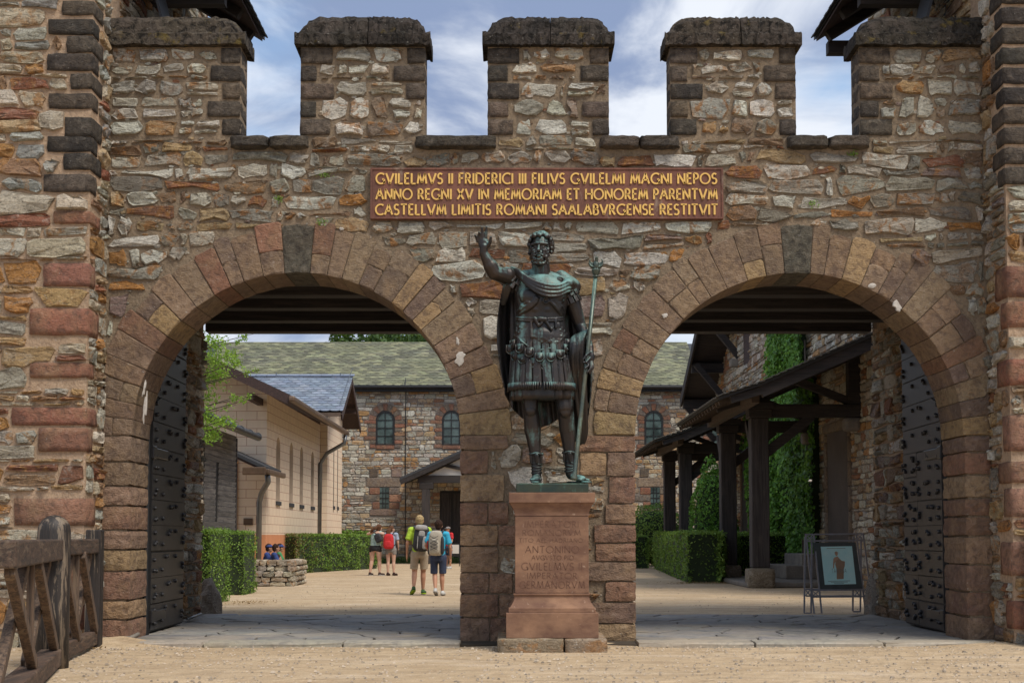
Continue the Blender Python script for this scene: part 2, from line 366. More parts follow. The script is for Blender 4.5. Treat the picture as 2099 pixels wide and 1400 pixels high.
# ---------------------------------------------------------------- materials
class NT:
    def __init__(s, name):
        s.m = bpy.data.materials.new(name); s.m.use_nodes = True; s.t = s.m.node_tree; s.t.nodes.clear()
        s.out = s.n('ShaderNodeOutputMaterial'); s.b = s.n('ShaderNodeBsdfPrincipled'); s.l(s.b.outputs[0], s.out.inputs['Surface'])
        s.pos = s.n('ShaderNodeNewGeometry').outputs['Position']
    def n(s, t, **k):
        x = s.t.nodes.new(t)
        for a, b in k.items(): setattr(x, a, b)
        return x
    def l(s, a, b): s.t.links.new(a, b)
    def put(s, sock, v):
        if isinstance(v, bpy.types.NodeSocket): s.l(v, sock)
        else: sock.default_value = v
    def map(s, vec, scale=(1, 1, 1), rot=(0, 0, 0), loc=(0, 0, 0)):
        m = s.n('ShaderNodeMapping'); s.l(vec, m.inputs[0]); m.inputs['Scale'].default_value = scale; m.inputs['Rotation'].default_value = rot; s.put(m.inputs['Location'], loc); return m.outputs[0]
    def noise(s, vec, scale, detail=4, rough=.55, dist=0, col=False):
        x = s.n('ShaderNodeTexNoise'); s.l(vec, x.inputs['Vector']); x.inputs['Scale'].default_value = scale; x.inputs['Detail'].default_value = detail; x.inputs['Roughness'].default_value = rough; x.inputs['Distortion'].default_value = dist
        return x.outputs['Color' if col else 'Fac']
    def vor(s, vec, scale, feat='F1', out='Distance', rnd=1):
        x = s.n('ShaderNodeTexVoronoi'); x.feature = feat; s.l(vec, x.inputs['Vector']); x.inputs['Scale'].default_value = scale; x.inputs['Randomness'].default_value = rnd; return x.outputs[out]
    def ramp(s, fac, stops, ease=False):
        r = s.n('ShaderNodeValToRGB'); s.l(fac, r.inputs[0]); e = r.color_ramp.elements
        if ease: r.color_ramp.interpolation = 'EASE'
        while len(e) < len(stops): e.new(.5)
        for q, (p, c) in zip(e, stops):
            q.position = p; q.color = (c, c, c, 1) if not hasattr(c, '__len__') else (*c[:3], 1)
        return r.outputs['Color']
    def mix(s, f, a, b, mode='MIX'):
        x = s.n('ShaderNodeMix', data_type='RGBA', blend_type=mode); s.put(x.inputs[0], f)
        for i, v in ((6, a), (7, b)):
            if isinstance(v, tuple) and len(v) == 3: v = (*v, 1)
            s.put(x.inputs[i], v)
        return x.outputs[2]
    def math(s, op, a, b=0, c=None):
        x = s.n('ShaderNodeMath', operation=op); s.put(x.inputs[0], a); s.put(x.inputs[1], b)
        if c is not None: s.put(x.inputs[2], c)
        return x.outputs[0]
    def attr(s, name='Col'):
        a = s.n('ShaderNodeAttribute'); a.attribute_name = name; return a.outputs['Color'], a.outputs['Alpha']
    def bump(s, h, strength=.5, dist=.01, prev=None):
        b = s.n('ShaderNodeBump'); b.inputs['Strength'].default_value = strength; b.inputs['Distance'].default_value = dist; s.l(h, b.inputs['Height'])
        if prev is not None: s.l(prev, b.inputs['Normal'])
        return b.outputs[0]
    def fin(s, col, rough=.8, nrm=None, metal=0, spec=None):
        s.put(s.b.inputs['Base Color'], (*col, 1) if isinstance(col, tuple) and len(col) == 3 else col); s.put(s.b.inputs['Roughness'], rough); s.put(s.b.inputs['Metallic'], metal)
        if spec is not None: s.b.inputs['Specular IOR Level'].default_value = spec
        if nrm is not None: s.l(nrm, s.b.inputs['Normal'])
        return s.m
def shift(t, alpha, vec, amount=40):
    cx = t.n('ShaderNodeCombineXYZ'); v = t.math('MULTIPLY', alpha, amount); t.l(v, cx.inputs[0]); t.l(v, cx.inputs[2])
    a = t.n('ShaderNodeVectorMath', operation='ADD'); t.l(vec, a.inputs[0]); t.l(cx.outputs[0], a.inputs[1]); return a.outputs[0]
def m_rubble(name, rust=(.40, .185, .055), pale=(.60, .56, .49), amt=.85, bs=1.0, weather=.35):
    t = NT(name); c, al = t.attr(); p = shift(t, al, t.pos)
    n0 = t.noise(p, 6.5, 5, .62, .9); n1 = t.noise(t.map(p, (1, 1, 1.6), (.4, .7, 0), (7, 3, 1)), 5.5, 5, .65, 1.1)
    c1 = t.mix(t.math('MULTIPLY', t.ramp(n0, [(.50, 0), (.60, 1)]), t.math('MULTIPLY', t.ramp(al, [(.35, 0), (.62, 1)]), amt)), c, rust)
    c1 = t.mix(t.math('MULTIPLY', t.ramp(n1, [(.54, 0), (.64, .75)]), t.ramp(al, [(.1, 1), (.9, .3)])), c1, t.mix(.5, c1, pale))
    c1 = t.mix(t.ramp(n1, [(.32, .65), (.44, 0)]), c1, t.mix(.75, c1, (.09, .06, .045)))
    bed = t.noise(t.map(p, (1, 1, 3.0), (.25, .45, 0)), 11, 7, .72, 1.3)
    c2 = t.mix(t.ramp(bed, [(.36, .85), (.47, 0)]), c1, t.mix(.85, c1, (.035, .028, .022)))
    f = t.noise(p, 48, 5, .7); c3 = t.mix(t.ramp(f, [(.36, .55), (.55, 0)]), c2, t.mix(.6, c2, (.04, .033, .028))); c3 = t.mix(t.ramp(f, [(.58, 0), (.72, .4)]), c3, t.mix(.5, c3, (.75, .72, .66)))
    sp = t.ramp(t.noise(t.pos, 30, 4, .7), [(.63, 0), (.68, .6)]); c4 = t.mix(sp, c3, (.55, .53, .48))
    wp = t.ramp(t.noise(t.pos, 1.5, 5, .65), [(.40, weather), (.60, 0)]); c4 = t.mix(wp, c4, t.mix(.72, c4, (.10, .078, .058)))
    lev = t.math('SNAP', t.noise(t.map(p, (1, 1, 2.2), (.2, .3, 0)), 6, 4, .6, 1.5), .09)
    b1 = t.bump(lev, 1.0 * bs, .03); b2 = t.bump(bed, 1.0 * bs, .035, b1); b3 = t.bump(f, .9 * bs, .010, b2)
    return t.fin(c4, .92, b3, spec=.22)
def m_block(name, bs=1.0, dark=(.09, .06, .05), stain=(.33, .22, .12), amt=.5, speck=.4):
    t = NT(name); c, al = t.attr(); p = shift(t, al, t.pos)
    a = t.noise(p, 4, 4, .6); c1 = t.mix(t.math('MULTIPLY', t.ramp(a, [(.45, 0), (.68, 1)]), amt), c, stain)
    b = t.noise(p, 14, 5, .65, .4); c2 = t.mix(t.ramp(b, [(.36, .75), (.52, 0)]), c1, t.mix(.8, c1, dark)); c2 = t.mix(t.ramp(b, [(.56, 0), (.72, .35)]), c2, t.mix(.5, c2, (.6, .5, .4)))
    st = t.noise(t.map(p, (1, 1, 3), (0, .5, 0)), 30, 3, .6)
    f = t.noise(p, 90, 3, .6); c3 = t.mix(t.ramp(f, [(.3, .3), (.55, 0)]), c2, dark)
    c4 = t.mix(t.ramp(t.noise(t.pos, 30, 3, .6), [(.67, 0), (.73, speck)]), c3, (.5, .47, .42))
    wp = t.ramp(t.noise(t.pos, 1.4, 4, .6), [(.38, .4), (.62, 0)]); c4 = t.mix(wp, c4, t.mix(.7, c4, (.10, .075, .055)))
    n1 = t.bump(b, 1.0 * bs, .03); n2 = t.bump(st, .8 * bs, .014, n1); n3 = t.bump(f, .7 * bs, .006, n2)
    return t.fin(c4, .9, n3, spec=.25)
def m_mortar(name, c0, c1, c2):
    t = NT(name); a = t.noise(t.pos, 2.2, 5, .6); b = t.noise(t.pos, 26, 5, .65)
    col = t.mix(t.ramp(a, [(.3, 0), (.7, 1)]), c0, c1); col = t.mix(t.ramp(b, [(.32, .7), (.55, 0)]), col, c2)
    col = t.mix(t.ramp(t.noise(t.pos, 60, 2), [(.66, 0), (.72, .6)]), col, (.5, .46, .4))
    return t.fin(col, .95, t.bump(t.noise(t.pos, 95, 3, .7), .7, .006, t.bump(b, .9, .022)), spec=.2)
def m_simple(name, col, rough=.8, metal=0, bs=.3, scale=40, var=.25, dark=None, spec=None, bd=.004):
    t = NT(name); a = t.noise(t.pos, scale, 4, .6); b = t.noise(t.pos, scale * .12, 3)
    d = dark or tuple(x * .45 for x in col)
    c = t.mix(t.math('MULTIPLY', t.ramp(b, [(.3, 1), (.7, 0)]), var * 1.6), col, d); c = t.mix(t.math('MULTIPLY', t.ramp(a, [(.3, 1), (.6, 0)]), var), c, d)
    return t.fin(c, rough, t.bump(a, bs, bd), metal, spec)
def m_wood(name, col, dark, axis=2, light=None, rough=.8, wear=.3, scale=1.0):
    t = NT(name); sc = [34 * scale] * 3; sc[axis] = 1.6 * scale
    c, al = t.attr(); p = shift(t, al, t.pos, 9)
    g = t.noise(t.map(p, tuple(sc)), 1, 5, .65, .5); s2 = [11 * scale] * 3; s2[axis] = 1.3 * scale; g2 = t.noise(t.map(p, tuple(s2)), 1, 6, .7, .6)
    cc = t.mix(t.ramp(g, [(.35, 1), (.6, 0)]), col, dark); cc = t.mix(t.math('MULTIPLY', t.ramp(g2, [(.54, 0), (.60, 1)]), wear), cc, light or tuple(min(1, x * 1.8) for x in col))
    cc = t.mix(1.0, cc, c, 'MULTIPLY')
    return t.fin(cc, rough, t.bump(g, .8, .006))
def m_cloth(name, col, rough=.9, sheen=True):
    t = NT(name); a = t.noise(t.pos, 18, 3); w = t.noise(t.pos, 260, 2)
    c = t.mix(t.ramp(a, [(.3, .35), (.6, 0)]), col, tuple(x * .55 for x in col))
    return t.fin(c, rough, t.bump(w, .3, .002, t.bump(a, .5, .02)))
def m_leaf(name, c0, c1, c2, tr=.25):
    t = NT(name); c, al = t.attr()
    col = t.ramp(al, [(0, c0), (.55, c1), (.92, c2)]); patch = t.noise(t.pos, 1.3, 3)
    col = t.mix(t.ramp(patch, [(.35, .35), (.6, 0)]), col, c0)
    t.fin(col, .55, None, spec=.3)
    tl = t.n('ShaderNodeBsdfTranslucent'); t.l(t.mix(.4, col, (.3, .45, .05)), tl.inputs[0]); ms = t.n('ShaderNodeMixShader'); ms.inputs[0].default_value = tr
    t.l(t.b.outputs[0], ms.inputs[1]); t.l(tl.outputs[0], ms.inputs[2]); t.l(ms.outputs[0], t.out.inputs['Surface']); return t.m
def m_glass(name, col=(.03, .04, .045)):
    t = NT(name); return t.fin(t.mix(t.ramp(t.noise(t.pos, 2.2, 3), [(.35, 0), (.65, 1)]), col, tuple(x * 3 for x in col)), .12, t.bump(t.noise(t.pos, 3, 2), .1, .02), spec=.6)
M = {}
M['rubble'] = m_rubble('gate_rubble'); M['rubble_tower'] = m_rubble('tower_rubble', rust=(.46, .24, .09), weather=.25); M['rubble_far'] = m_rubble('far_rubble', bs=.6, weather=.25, amt=.6)
M['sand_block'] = m_block('sandstone_block'); M['basalt'] = m_block('basalt_block', dark=(.02, .018, .018), stain=(.09, .07, .05), amt=.6, speck=.3, bs=1.6)
M['mortar'] = m_mortar('gate_mortar', (.30, .225, .15), (.19, .145, .10), (.10, .08, .06)); M['mortar_tower'] = m_mortar('tower_mortar', (.50, .355, .24), (.38, .27, .18), (.22, .155, .105))
M['mortar_far'] = m_mortar('far_mortar', (.30, .26, .22), (.22, .19, .16), (.12, .10, .09))
M['dark_wood'] = m_wood('dark_timber', (.035, .028, .026), (.012, .010, .010), 0, (.07, .05, .04))
M['dark_post'] = m_wood('dark_post_timber', (.050, .042, .040), (.018, .015, .015), 2, (.09, .07, .06))
M['wood_v'] = m_wood('weathered_timber', (.125, .078, .048), (.032, .021, .015), 2, (.20, .14, .09), wear=.5)
M['wood_h'] = m_wood('weathered_rail', (.080, .048, .031), (.024, .017, .013), 1, (.17, .12, .08), wear=.5)
M['wood_fence_post'] = m_wood('stained_post', (.030, .022, .018), (.010, .008, .007), 2, (.34, .26, .18), wear=.5, rough=.6, scale=1.0)
M['iron'] = m_simple('iron_plate', (.050, .047, .048), .45, .35, .25, 14, .35); M['iron_stud'] = m_simple('iron_stud', (.035, .034, .036), .35, .6, .2, 30)
M['black_edge'] = m_simple('black_timber', (.010, .010, .011), .6); M['zinc'] = m_simple('zinc', (.20, .21, .22), .4, .7, .1); M['copper'] = m_simple('brown_gutter', (.20, .13, .085), .45, .3, .4, 12, .6)
M['steel_stand'] = m_simple('grey_steel', (.27, .27, .30), .45, .3)
M['slate_dark'] = m_simple('dark_slate', (.045, .048, .055), .6, 0, .4, 8)
M['skin'] = m_simple('skin', (.50, .26, .165), .55, 0, .1, 20, .12); M['skin_pale'] = m_simple('pale_skin', (.60, .37, .27), .55, 0, .1, 20, .10)
M['grey_stone'] = m_simple('grey_stone', (.25, .22, .185), .9, 0, .6, 30, .45, bd=.008)
M['white_plaster'] = m_simple('white_plaster', (.62, .59, .54), .9, 0, .2, 20, .1)
M['soil'] = m_simple('dark_soil', (.06, .045, .03), .95, 0, .6, 20, .4)
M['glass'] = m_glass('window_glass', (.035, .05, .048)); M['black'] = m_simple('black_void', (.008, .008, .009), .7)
# ---------------------------------------------------------------- palettes
PAL_GATE = [(.24, (.52, .47, .41)), (.18, (.39, .365, .32)), (.12, (.27, .25, .215)), (.10, (.46, .33, .19)), (.035, (.50, .24, .08)), (.12, (.27, .175, .115)), (.05, (.27, .12, .07)), (.06, (.29, .21, .19)), (.17, (.72, .69, .63))]
PAL_MER = [(.34, (.56, .53, .47)), (.18, (.42, .40, .36)), (.30, (.76, .73, .67)), (.08, (.48, .30, .16)), (.10, (.30, .22, .17))]
PAL_TOWER = [(.30, (.62, .55, .44)), (.22, (.50, .48, .43)), (.12, (.56, .42, .27)), (.05, (.52, .27, .10)), (.10, (.36, .22, .14)), (.06, (.34, .14, .09)), (.12, (.38, .38, .37)), (.08, (.72, .66, .57))]
PAL_VOUS = [(.32, (.235, .16, .115)), (.24, (.29, .205, .14)), (.14, (.36, .25, .135)), (.20, (.18, .125, .10)), (.10, (.26, .135, .09))]
PAL_PIER = [(.4, (.25, .14, .10)), (.3, (.28, .18, .13)), (.15, (.22, .14, .11)), (.15, (.34, .23, .14))]
PAL_BAS = [(.4, (.075, .065, .058)), (.35, (.12, .098, .082)), (.15, (.055, .048, .046)), (.1, (.16, .12, .09))]
PAL_RED = [(.4, (.29, .125, .085)), (.3, (.235, .11, .08)), (.2, (.33, .17, .12)), (.1, (.30, .17, .10))]
PAL_TLOW = [(.20, (.58, .50, .40)), (.16, (.44, .41, .36)), (.24, (.50, .33, .17)), (.12, (.48, .24, .08)), (.12, (.33, .21, .13)), (.06, (.30, .13, .085)), (.10, (.66, .60, .51))]
PAL_FAR = [(.28, (.62, .57, .50)), (.24, (.50, .46, .41)), (.16, (.58, .43, .28)), (.09, (.52, .29, .13)), (.08, (.34, .25, .19)), (.05, (.38, .19, .12)), (.10, (.74, .70, .63))]
GZ = 3.83; AR = 1.70; SPR = GZ - AR; XL, XR = -4.25, 4.97
PL, PR = -0.54, 1.28            # the pier between the arches
JL, JR = -3.94, 4.68            # outer jambs
ACX = [(JL + PL) / 2, (PR + JR) / 2]; DEP = .70; TY = -.56; BACKY = 4.5
front = lambda y0: (lambda u, z, d: (u, y0 - d, z))
sideR = lambda x0: (lambda u, z, d: (x0 + d, u, z))     # faces +X
sideL = lambda x0: (lambda u, z, d: (x0 - d, u, z))     # faces -X
# ---------------------------------------------------------------- ground
def m_sand():
    t = NT('sandy_ground'); a = t.noise(t.pos, .55, 5, .6); b = t.noise(t.pos, 6, 6, .65); f = t.noise(t.pos, 70, 4, .7); g = t.vor(t.pos, 60)
    c = t.mix(t.ramp(a, [(.35, 0), (.65, 1)]), (.47, .355, .225), (.57, .445, .295)); c = t.mix(t.ramp(b, [(.35, .45), (.6, 0)]), c, (.33, .22, .13))
    tr = t.noise(t.map(t.pos, (.5, 2.4, 1)), 2.2, 4, .6); c = t.mix(t.ramp(tr, [(.48, 0), (.62, .6)]), c, (.35, .26, .17)); c = t.mix(t.ramp(t.noise(t.map(t.pos, (.35, 1.6, 1), (0, 0, .2)), 1.1, 5, .65), [(.52, 0), (.64, .45)]), c, (.66, .54, .40))
    c = t.mix(t.ramp(f, [(.3, .7), (.5, 0)]), c, (.24, .17, .105)); c = t.mix(t.ramp(f, [(.62, 0), (.75, .5)]), c, (.72, .62, .5))
    return t.fin(c, .95, t.bump(g, .25, .006, t.bump(f, .6, .008, t.bump(b, .7, .04, t.bump(t.noise(t.pos, 2.6, 4, .6, 1.0), .6, .12)))), spec=.15)
M['sand'] = m_sand()
def build_ground():
    n = 150; ys = [-13.5 + 0 * i for i in range(1)]
    ax = [math.sinh((i / n * 2 - 1) * 6.2) * 1.2 for i in range(n + 1)]
    ay = [math.sinh((i / n * 2 - 1) * 6.2) * 1.2 - 1 for i in range(n + 1)]
    mb = MB(); vs = []
    for y in ay:
        for x in ax:
            k = min(1, max(0, 1 - (abs(x) + abs(y)) / 60)); z = .018 * k * (mnoise.noise(Vector((x * .8, y * .8, 0))) - .3)
            if -6 < x < 6 and -.7 < y < 5: z = min(z, 0) - .006
            z += .10 * math.exp(-((x + 4.0) / .45) ** 2 - ((y + .35) / .30) ** 2) + .05 * math.exp(-((x - 4.85) / .5) ** 2 - ((y + .4) / .3) ** 2) + .03 * math.exp(-((x - .4) / 1.0) ** 2 - ((y + .3) / .25) ** 2)
            vs.append((x, y, z))
    m = n + 1
    mb.add(vs, [(j * m + i, j * m + i + 1, (j + 1) * m + i + 1, (j + 1) * m + i) for j in range(n) for i in range(n)])
    mb.build('ground', M['sand'], None, smooth=True, recalc=False, kind='structure')
    rng = random.Random(5); pb = MB()
    for i in range(5200):
        if i < 3600: y = rng.uniform(-5.2, -.3); x = rng.uniform(-4.4, 5.2)
        elif i < 4500: x = rng.choice((-4.0, 4.75, .4)) + rng.gauss(0, .45); y = -.35 + rng.gauss(0, .28)
        else: y = rng.uniform(4.6, 16); x = rng.uniform(-4.5, 6)
        if -.52 < y < 4.5: y = -.6 - rng.random() * .4
        r = rng.uniform(.004, .011) * (1.6 if rng.random() < .06 else 1); g = rng.uniform(.35, 1); c = (.55 * g, .45 * g, .34 * g, rng.random())
        vs = [(x + r * a * rng.uniform(.7, 1.3), y + r * b * rng.uniform(.7, 1.3), .0 + r * h * .8) for a, b, h in ((-1, -1, -.2), (1, -1, -.2), (1, 1, -.2), (-1, 1, -.2), (-.6, -.6, .9), (.6, -.5, 1), (.5, .6, .9), (-.5, .5, 1))]
        pb.add(vs, [(4, 5, 6, 7), (0, 1, 5, 4), (1, 2, 6, 5), (2, 3, 7, 6), (3, 0, 4, 7)], c)
    pb.build('pebbles', M['pebble'], None, recalc=False, kind='stuff')
def _m():
    t = NT('pebble'); c, al = t.attr(); return t.fin(c, .9)
M['pebble'] = _m()
build_ground()
def m_flag():
    t = NT('flagstone'); c, al = t.attr(); p = shift(t, al, t.pos); a = t.noise(p, 2.5, 5, .6); b = t.noise(p, 12, 5, .65, .6)
    k = t.mix(t.ramp(a, [(.35, 0), (.65, .7)]), c, (.34, .30, .25)); k = t.mix(t.ramp(b, [(.36, .5), (.55, 0)]), k, (.12, .115, .115))
    k = t.mix(t.ramp(t.noise(t.pos, .8, 4), [(.5, 0), (.7, .55)]), k, (.44, .36, .26))
    return t.fin(k, t.ramp(a, [(.3, .5), (.7, .75)]), t.bump(b, .6, .012, t.bump(t.noise(p, 40, 3), .4, .004)), spec=.4)
M['flag'] = m_flag()
def clip(poly, nx, ny, c):
    out = []; n = len(poly)
    for i in range(n):
        a = poly[i]; b = poly[(i + 1) % n]; da = a[0] * nx + a[1] * ny - c; db = b[0] * nx + b[1] * ny - c
        if da <= 0: out.append(a)
        if (da < 0 < db) or (db < 0 < da): t = da / (da - db); out.append((a[0] + (b[0] - a[0]) * t, a[1] + (b[1] - a[1]) * t))
    return out
def voronoi(pts, box, gap):
    x0, x1, y0, y1 = box; res = []
    for i, p in enumerate(pts):
        poly = [(x0, y0), (x1, y0), (x1, y1), (x0, y1)]
        for j, q in enumerate(pts):
            if i == j: continue
            dx, dy = q[0] - p[0], q[1] - p[1]; L = sqrt(dx * dx + dy * dy)
            if L > 3.5: continue
            poly = clip(poly, dx / L, dy / L, (dx * (p[0] + q[0]) / 2 + dy * (p[1] + q[1]) / 2) / L - gap / 2)
            if len(poly) < 3: break
        if len(poly) >= 3: res.append(poly)
    return res
def build_pavement():
    mb = MB(); mb.b2(XL + .02, XR - .02, -.46, BACKY + .02, -.08, .012); base = mb.build('pavement', M['soil'], None, kind='structure')
    rng = random.Random(11); up = lambda u, v, d: (u, v, .014 + d)
    for bx in ((JL + .0, PL, -.12, .72), (PR, JR, -.12, .72), (XL + .05, PL + .25, .72, BACKY), (PR - .25, XR - .05, .72, BACKY)):
        nx = max(2, int((bx[1] - bx[0]) / .60)); ny = max(1, int((bx[3] - bx[2]) / .42)); pts = []
        for j in range(ny):
            for i in range(nx): pts.append((bx[0] + (i + .5 + .5 * (j % 2) - .25 + rng.uniform(-.33, .33)) * (bx[1] - bx[0]) / nx, bx[2] + (j + .5 + rng.uniform(-.36, .36)) * (bx[3] - bx[2]) / ny))
        for poly in voronoi(pts, bx, .020):
            q = []
            for i, a in enumerate(poly):
                b = poly[(i + 1) % len(poly)]; q.append(a)
                L = math.hypot(b[0] - a[0], b[1] - a[1])
                if L > .3:
                    for t in (.33, .66): q.append((a[0] + (b[0] - a[0]) * t + rng.uniform(-.008, .008), a[1] + (b[1] - a[1]) * t + rng.uniform(-.008, .008)))
            if len(q) < 3: continue
            c = jcol(rng.choice([(.20, .20, .215), (.165, .165, .18), (.235, .23, .235), (.19, .18, .175)]), rng)
            pc = outline_piece(q, up, rng, c, .012 + rng.uniform(0, .008), -.02, .4, .012, .5)
            b = MB(); b.v = pc.v; b.f = pc.f; b.c = [c] * len(pc.v); b.m = [0] * len(pc.f)
            o = b.build('flagstone', M['flag'], base, smooth=False, recalc=False)
    for x0, x1 in ((JL - .25, PL + .03), (PR - .03, JR + .22)):           # pale threshold strip in front
        x = x0
        while x < x1 - .2:
            w = min(rng.uniform(.9, 1.4), x1 - x); w = w if x1 - x - w > .4 else x1 - x
            pc = corner_block(x + .004, x + w - .004, -.52, -.125, -.05, .042, rng, jcol((.36, .32, .27), rng, .06), 4, .008, .004)
            b = MB(); b.v = pc.v; b.f = pc.f; b.c = [pc.c] * len(pc.v); b.m = [0] * len(pc.f); b.build('threshold_stone', M['flag'], base, recalc=False); x += w
build_pavement()
# ---------------------------------------------------------------- gate wall
MER = []                                        # merlons: body x range
for a, b in ((213, 493), (616, 871), (1000, 1248), (1374, 1631), (1762, 2040)):
    MER.append((P(a, 200, 0)[0], P(b, 200, 0)[0]))
MER[0] = (XL, MER[0][1]); MER[4] = (MER[4][0], XR)
ZC = P(600, 280, 0)[1]; ZM = P(700, 97, 0)[1]; ZT = P(700, 31, 0)[1]
PLQ = (P(760, 350, 0)[0], P(1481, 350, 0)[0], P(1000, 452, 0)[1], P(1000, 347, 0)[1])
gate = thing('gate_wall', 'battlemented rubble stone gate wall with two round arches spanning between the towers', 'gate', (.36, 0, 0))
def arch_z(u):
    for cx in ACX:
        d = abs(u - cx)
        if d < AR + .05: return SPR + sqrt(max(0, (AR + .05) ** 2 - d * d))
    return 0
def build_gate():
    rng = random.Random(3)
    mb = MB(); u = XL; st = .06; xs = []
    while u < XR - 1e-6: xs.append(u); u += st
    xs += [XR] + [m for a in MER for m in a] + [JL - .04, PL + .04, PR - .04, JR + .04]; xs = sorted(set(round(x, 4) for x in xs))
    for a, b in zip(xs, xs[1:]):
        if b - a < 1e-4: continue
        m = (a + b) / 2; z0 = arch_z(m)
        mb.b2(a, b, 0, DEP, z0, ZC - .02)
        if any(p <= m <= q for p, q in MER): mb.b2(a, b, 0.0, .34, ZC - .02, ZM)
    mb.build('mortar_core', M['mortar'], gate)
    # ring stones
    vs = []
    for ai, cx in enumerate(ACX):
        a = 0.0; angs = [0]
        while a < pi - .03:
            w = rng.uniform(.072, .130); a += w; angs.append(a)
        def half():
            h_ = [0]
            while h_[-1] < pi / 2 - .078 - .05: h_.append(h_[-1] + rng.uniform(.075, .135))
            k_ = (pi / 2 - .078) / h_[-1]; return [x * k_ for x in h_]
        h1, h2 = half(), half(); angs = h1 + [pi - x for x in reversed(h2)]; mid = len(h1) - 1
        for i in range(len(angs) - 1):
            g = .003; a0, a1 = angs[i], angs[i + 1]; R1 = AR + rng.uniform(.43, .55)
            bands = [(AR, R1)]
            if i == mid: bands = [(AR + .0, AR + .50)]
            elif rng.random() < .45: q = AR + (R1 - AR) * rng.uniform(.3, .7); bands = [(AR, q), (q, R1)]
            for bi, (r0, r1) in enumerate(bands):
                rr0 = r0 + (g if bi else 0); rr1 = r1 - g
                def pol(r, t, cx=cx): return (cx + r * cos(t), SPR + r * sin(t))
                t0 = a0 + g / r0; t1 = a1 - g / r0; e = rng.uniform(.01, .03)
                pts = [pol(rr0, t0), pol((rr0 + rr1) / 2, t0), pol(rr1 - e, t0), pol(rr1, t0 + .012), pol(rr1 + rng.uniform(-.01, .02), (t0 + t1) / 2), pol(rr1, t1 - .012), pol(rr1 - e, t1), pol((rr0 + rr1) / 2, t1), pol(rr0, t1), pol(rr0 + rng.uniform(-.004, .004), (t0 + t1) / 2)]
                pts = [(min(max(p[0], XL + .01), XR - .01), p[1]) for p in pts]
                W = max(p[0] for p in pts) - min(p[0] for p in pts)
                if W < .05: continue
                col = pick(PAL_BAS, rng) if i == mid and rng.random() < 2 else pick(PAL_VOUS, rng)
                if i == mid: col = (.13, .118, .09, rng.random())
                pc = outline_piece(pts, front(0), rng, col, rng.uniform(.012, .024), -DEP - .01 if bi == 0 else -.06, .35, .005, .4)
                if i == mid: emit(gate, [pc], M['basalt'], 'keystone', 'x', smooth=False)
                else: vs.append(pc)
    emit(gate, vs, M['sand_block'], 'arch_stone', 'arch_stones', smooth=False)
    # jamb stones, pier quoins
    js = []; occ = []
    for (x0, x1, wl, mode) in ((XL + .005, JL, 0, 'L'), (JR, XR - .005, 0, 'R'), (PL, PL + .4, 1, 'PL'), (PR - .4, PR, 1, 'PR')):
        z = .0
        while z < SPR - .02:
            h = rng.uniform(.19, .30)
            if SPR - z - h < .12: h = SPR - z
            if mode in ('L', 'R'):
                a, b = x0, x1
                js.append(corner_block(a, b, -.022 - rng.uniform(0, .012), DEP + .01, z + .003, z + h - .003, rng, pick(PAL_PIER if z < 1.6 else PAL_VOUS, rng), 4, .009, .006))
            else:
                w = rng.choice((.30, .42, .55)) * rng.uniform(.9, 1.1)
                a, b = (x0, x0 + w) if mode == 'PL' else (x1 - w, x1)
                js.append(corner_block(a, b, -.024 - rng.uniform(0, .012), DEP + .01, z + .003, z + h - .003, rng, pick(PAL_PIER, rng), 4, .006, .006)); occ.append((a, b, z, z + h))
                if w < .4 and rng.random() < .6:
                    w2 = rng.uniform(.22, .34); a2, b2 = (b, b + w2) if mode == 'PL' else (a - w2, a)
                    js.append(corner_block(a2 + .006, b2 - .006, -.022 - rng.uniform(0, .012), .1, z + .006, z + h - .006, rng, pick(PAL_PIER, rng), 4, .008, .006)); occ.append((a2, b2, z, z + h))
            z += h
    emit(gate, js, M['sand_block'], 'quoin', 'quoins', smooth=False)
    # merlon quoins in dark basalt
    mq = []; mocc = []
    for mi, (a, b) in enumerate(MER):
        n = 5; hh = (ZM - ZC - .0) / n
        for side in ('l', 'r'):
            if (mi == 0 and side == 'l') or (mi == 4 and side == 'r'): continue
            for k in range(n):
                w = (rng.uniform(.17, .22) if (k + (side == 'r')) % 2 else rng.uniform(.27, .36))
                if rng.random() < .12: continue
                z0 = ZC + k * hh + .008; z1 = z0 + hh - rng.uniform(.014, .022); p, q = (a - .004, a + w) if side == 'l' else (b - w, b + .004)
                mq.append(corner_block(p, q, -.016 - rng.uniform(0, .012), .345, z0, z1, rng, pick(PAL_BAS if rng.random() < .8 else [(1, (.17, .13, .11))], rng), 4, .006, .005)); mocc.append((p - .01, q + .01, z0 - .01, z1 + .01))
    emit(gate, mq, M['basalt'], 'dark_quoin', 'dark_quoins')
    # rubble
    R2 = AR + .50
    def free(u, z):
        if u < XL + .02 or u > XR - .02 or z < 0: return False
        if z > ZC - .02:
            if not any(p + .0 < u < q - .0 for p, q in MER) or z > ZM: return False
            if any(p < u < q and r < z < s for p, q, r, s in mocc): return False
            return True
        for (sx0, sx1) in SILL:
            if sx0 - .01 < u < sx1 + .01 and z > ZC - .17: return False
        if PLQ[0] - .02 < u < PLQ[1] + .02 and PLQ[2] - .02 < z < PLQ[3] + .02: return False
        for cx in ACX:
            if z >= SPR - .0 and (u - cx) ** 2 + (z - SPR) ** 2 < R2 * R2: return False
            if z < SPR and abs(u - cx) < AR + (.28 if abs(u - .37) > 1.5 else .0): return False
        if z < SPR + .0:
            for p, q, r, s in occ:
                if p - .012 < u < q + .012 and r - .006 < z < s + .006: return False
        return True
    SILL = []
    for a, b in zip(MER, MER[1:]): SILL.append((a[1] - .10, b[0] + .09))
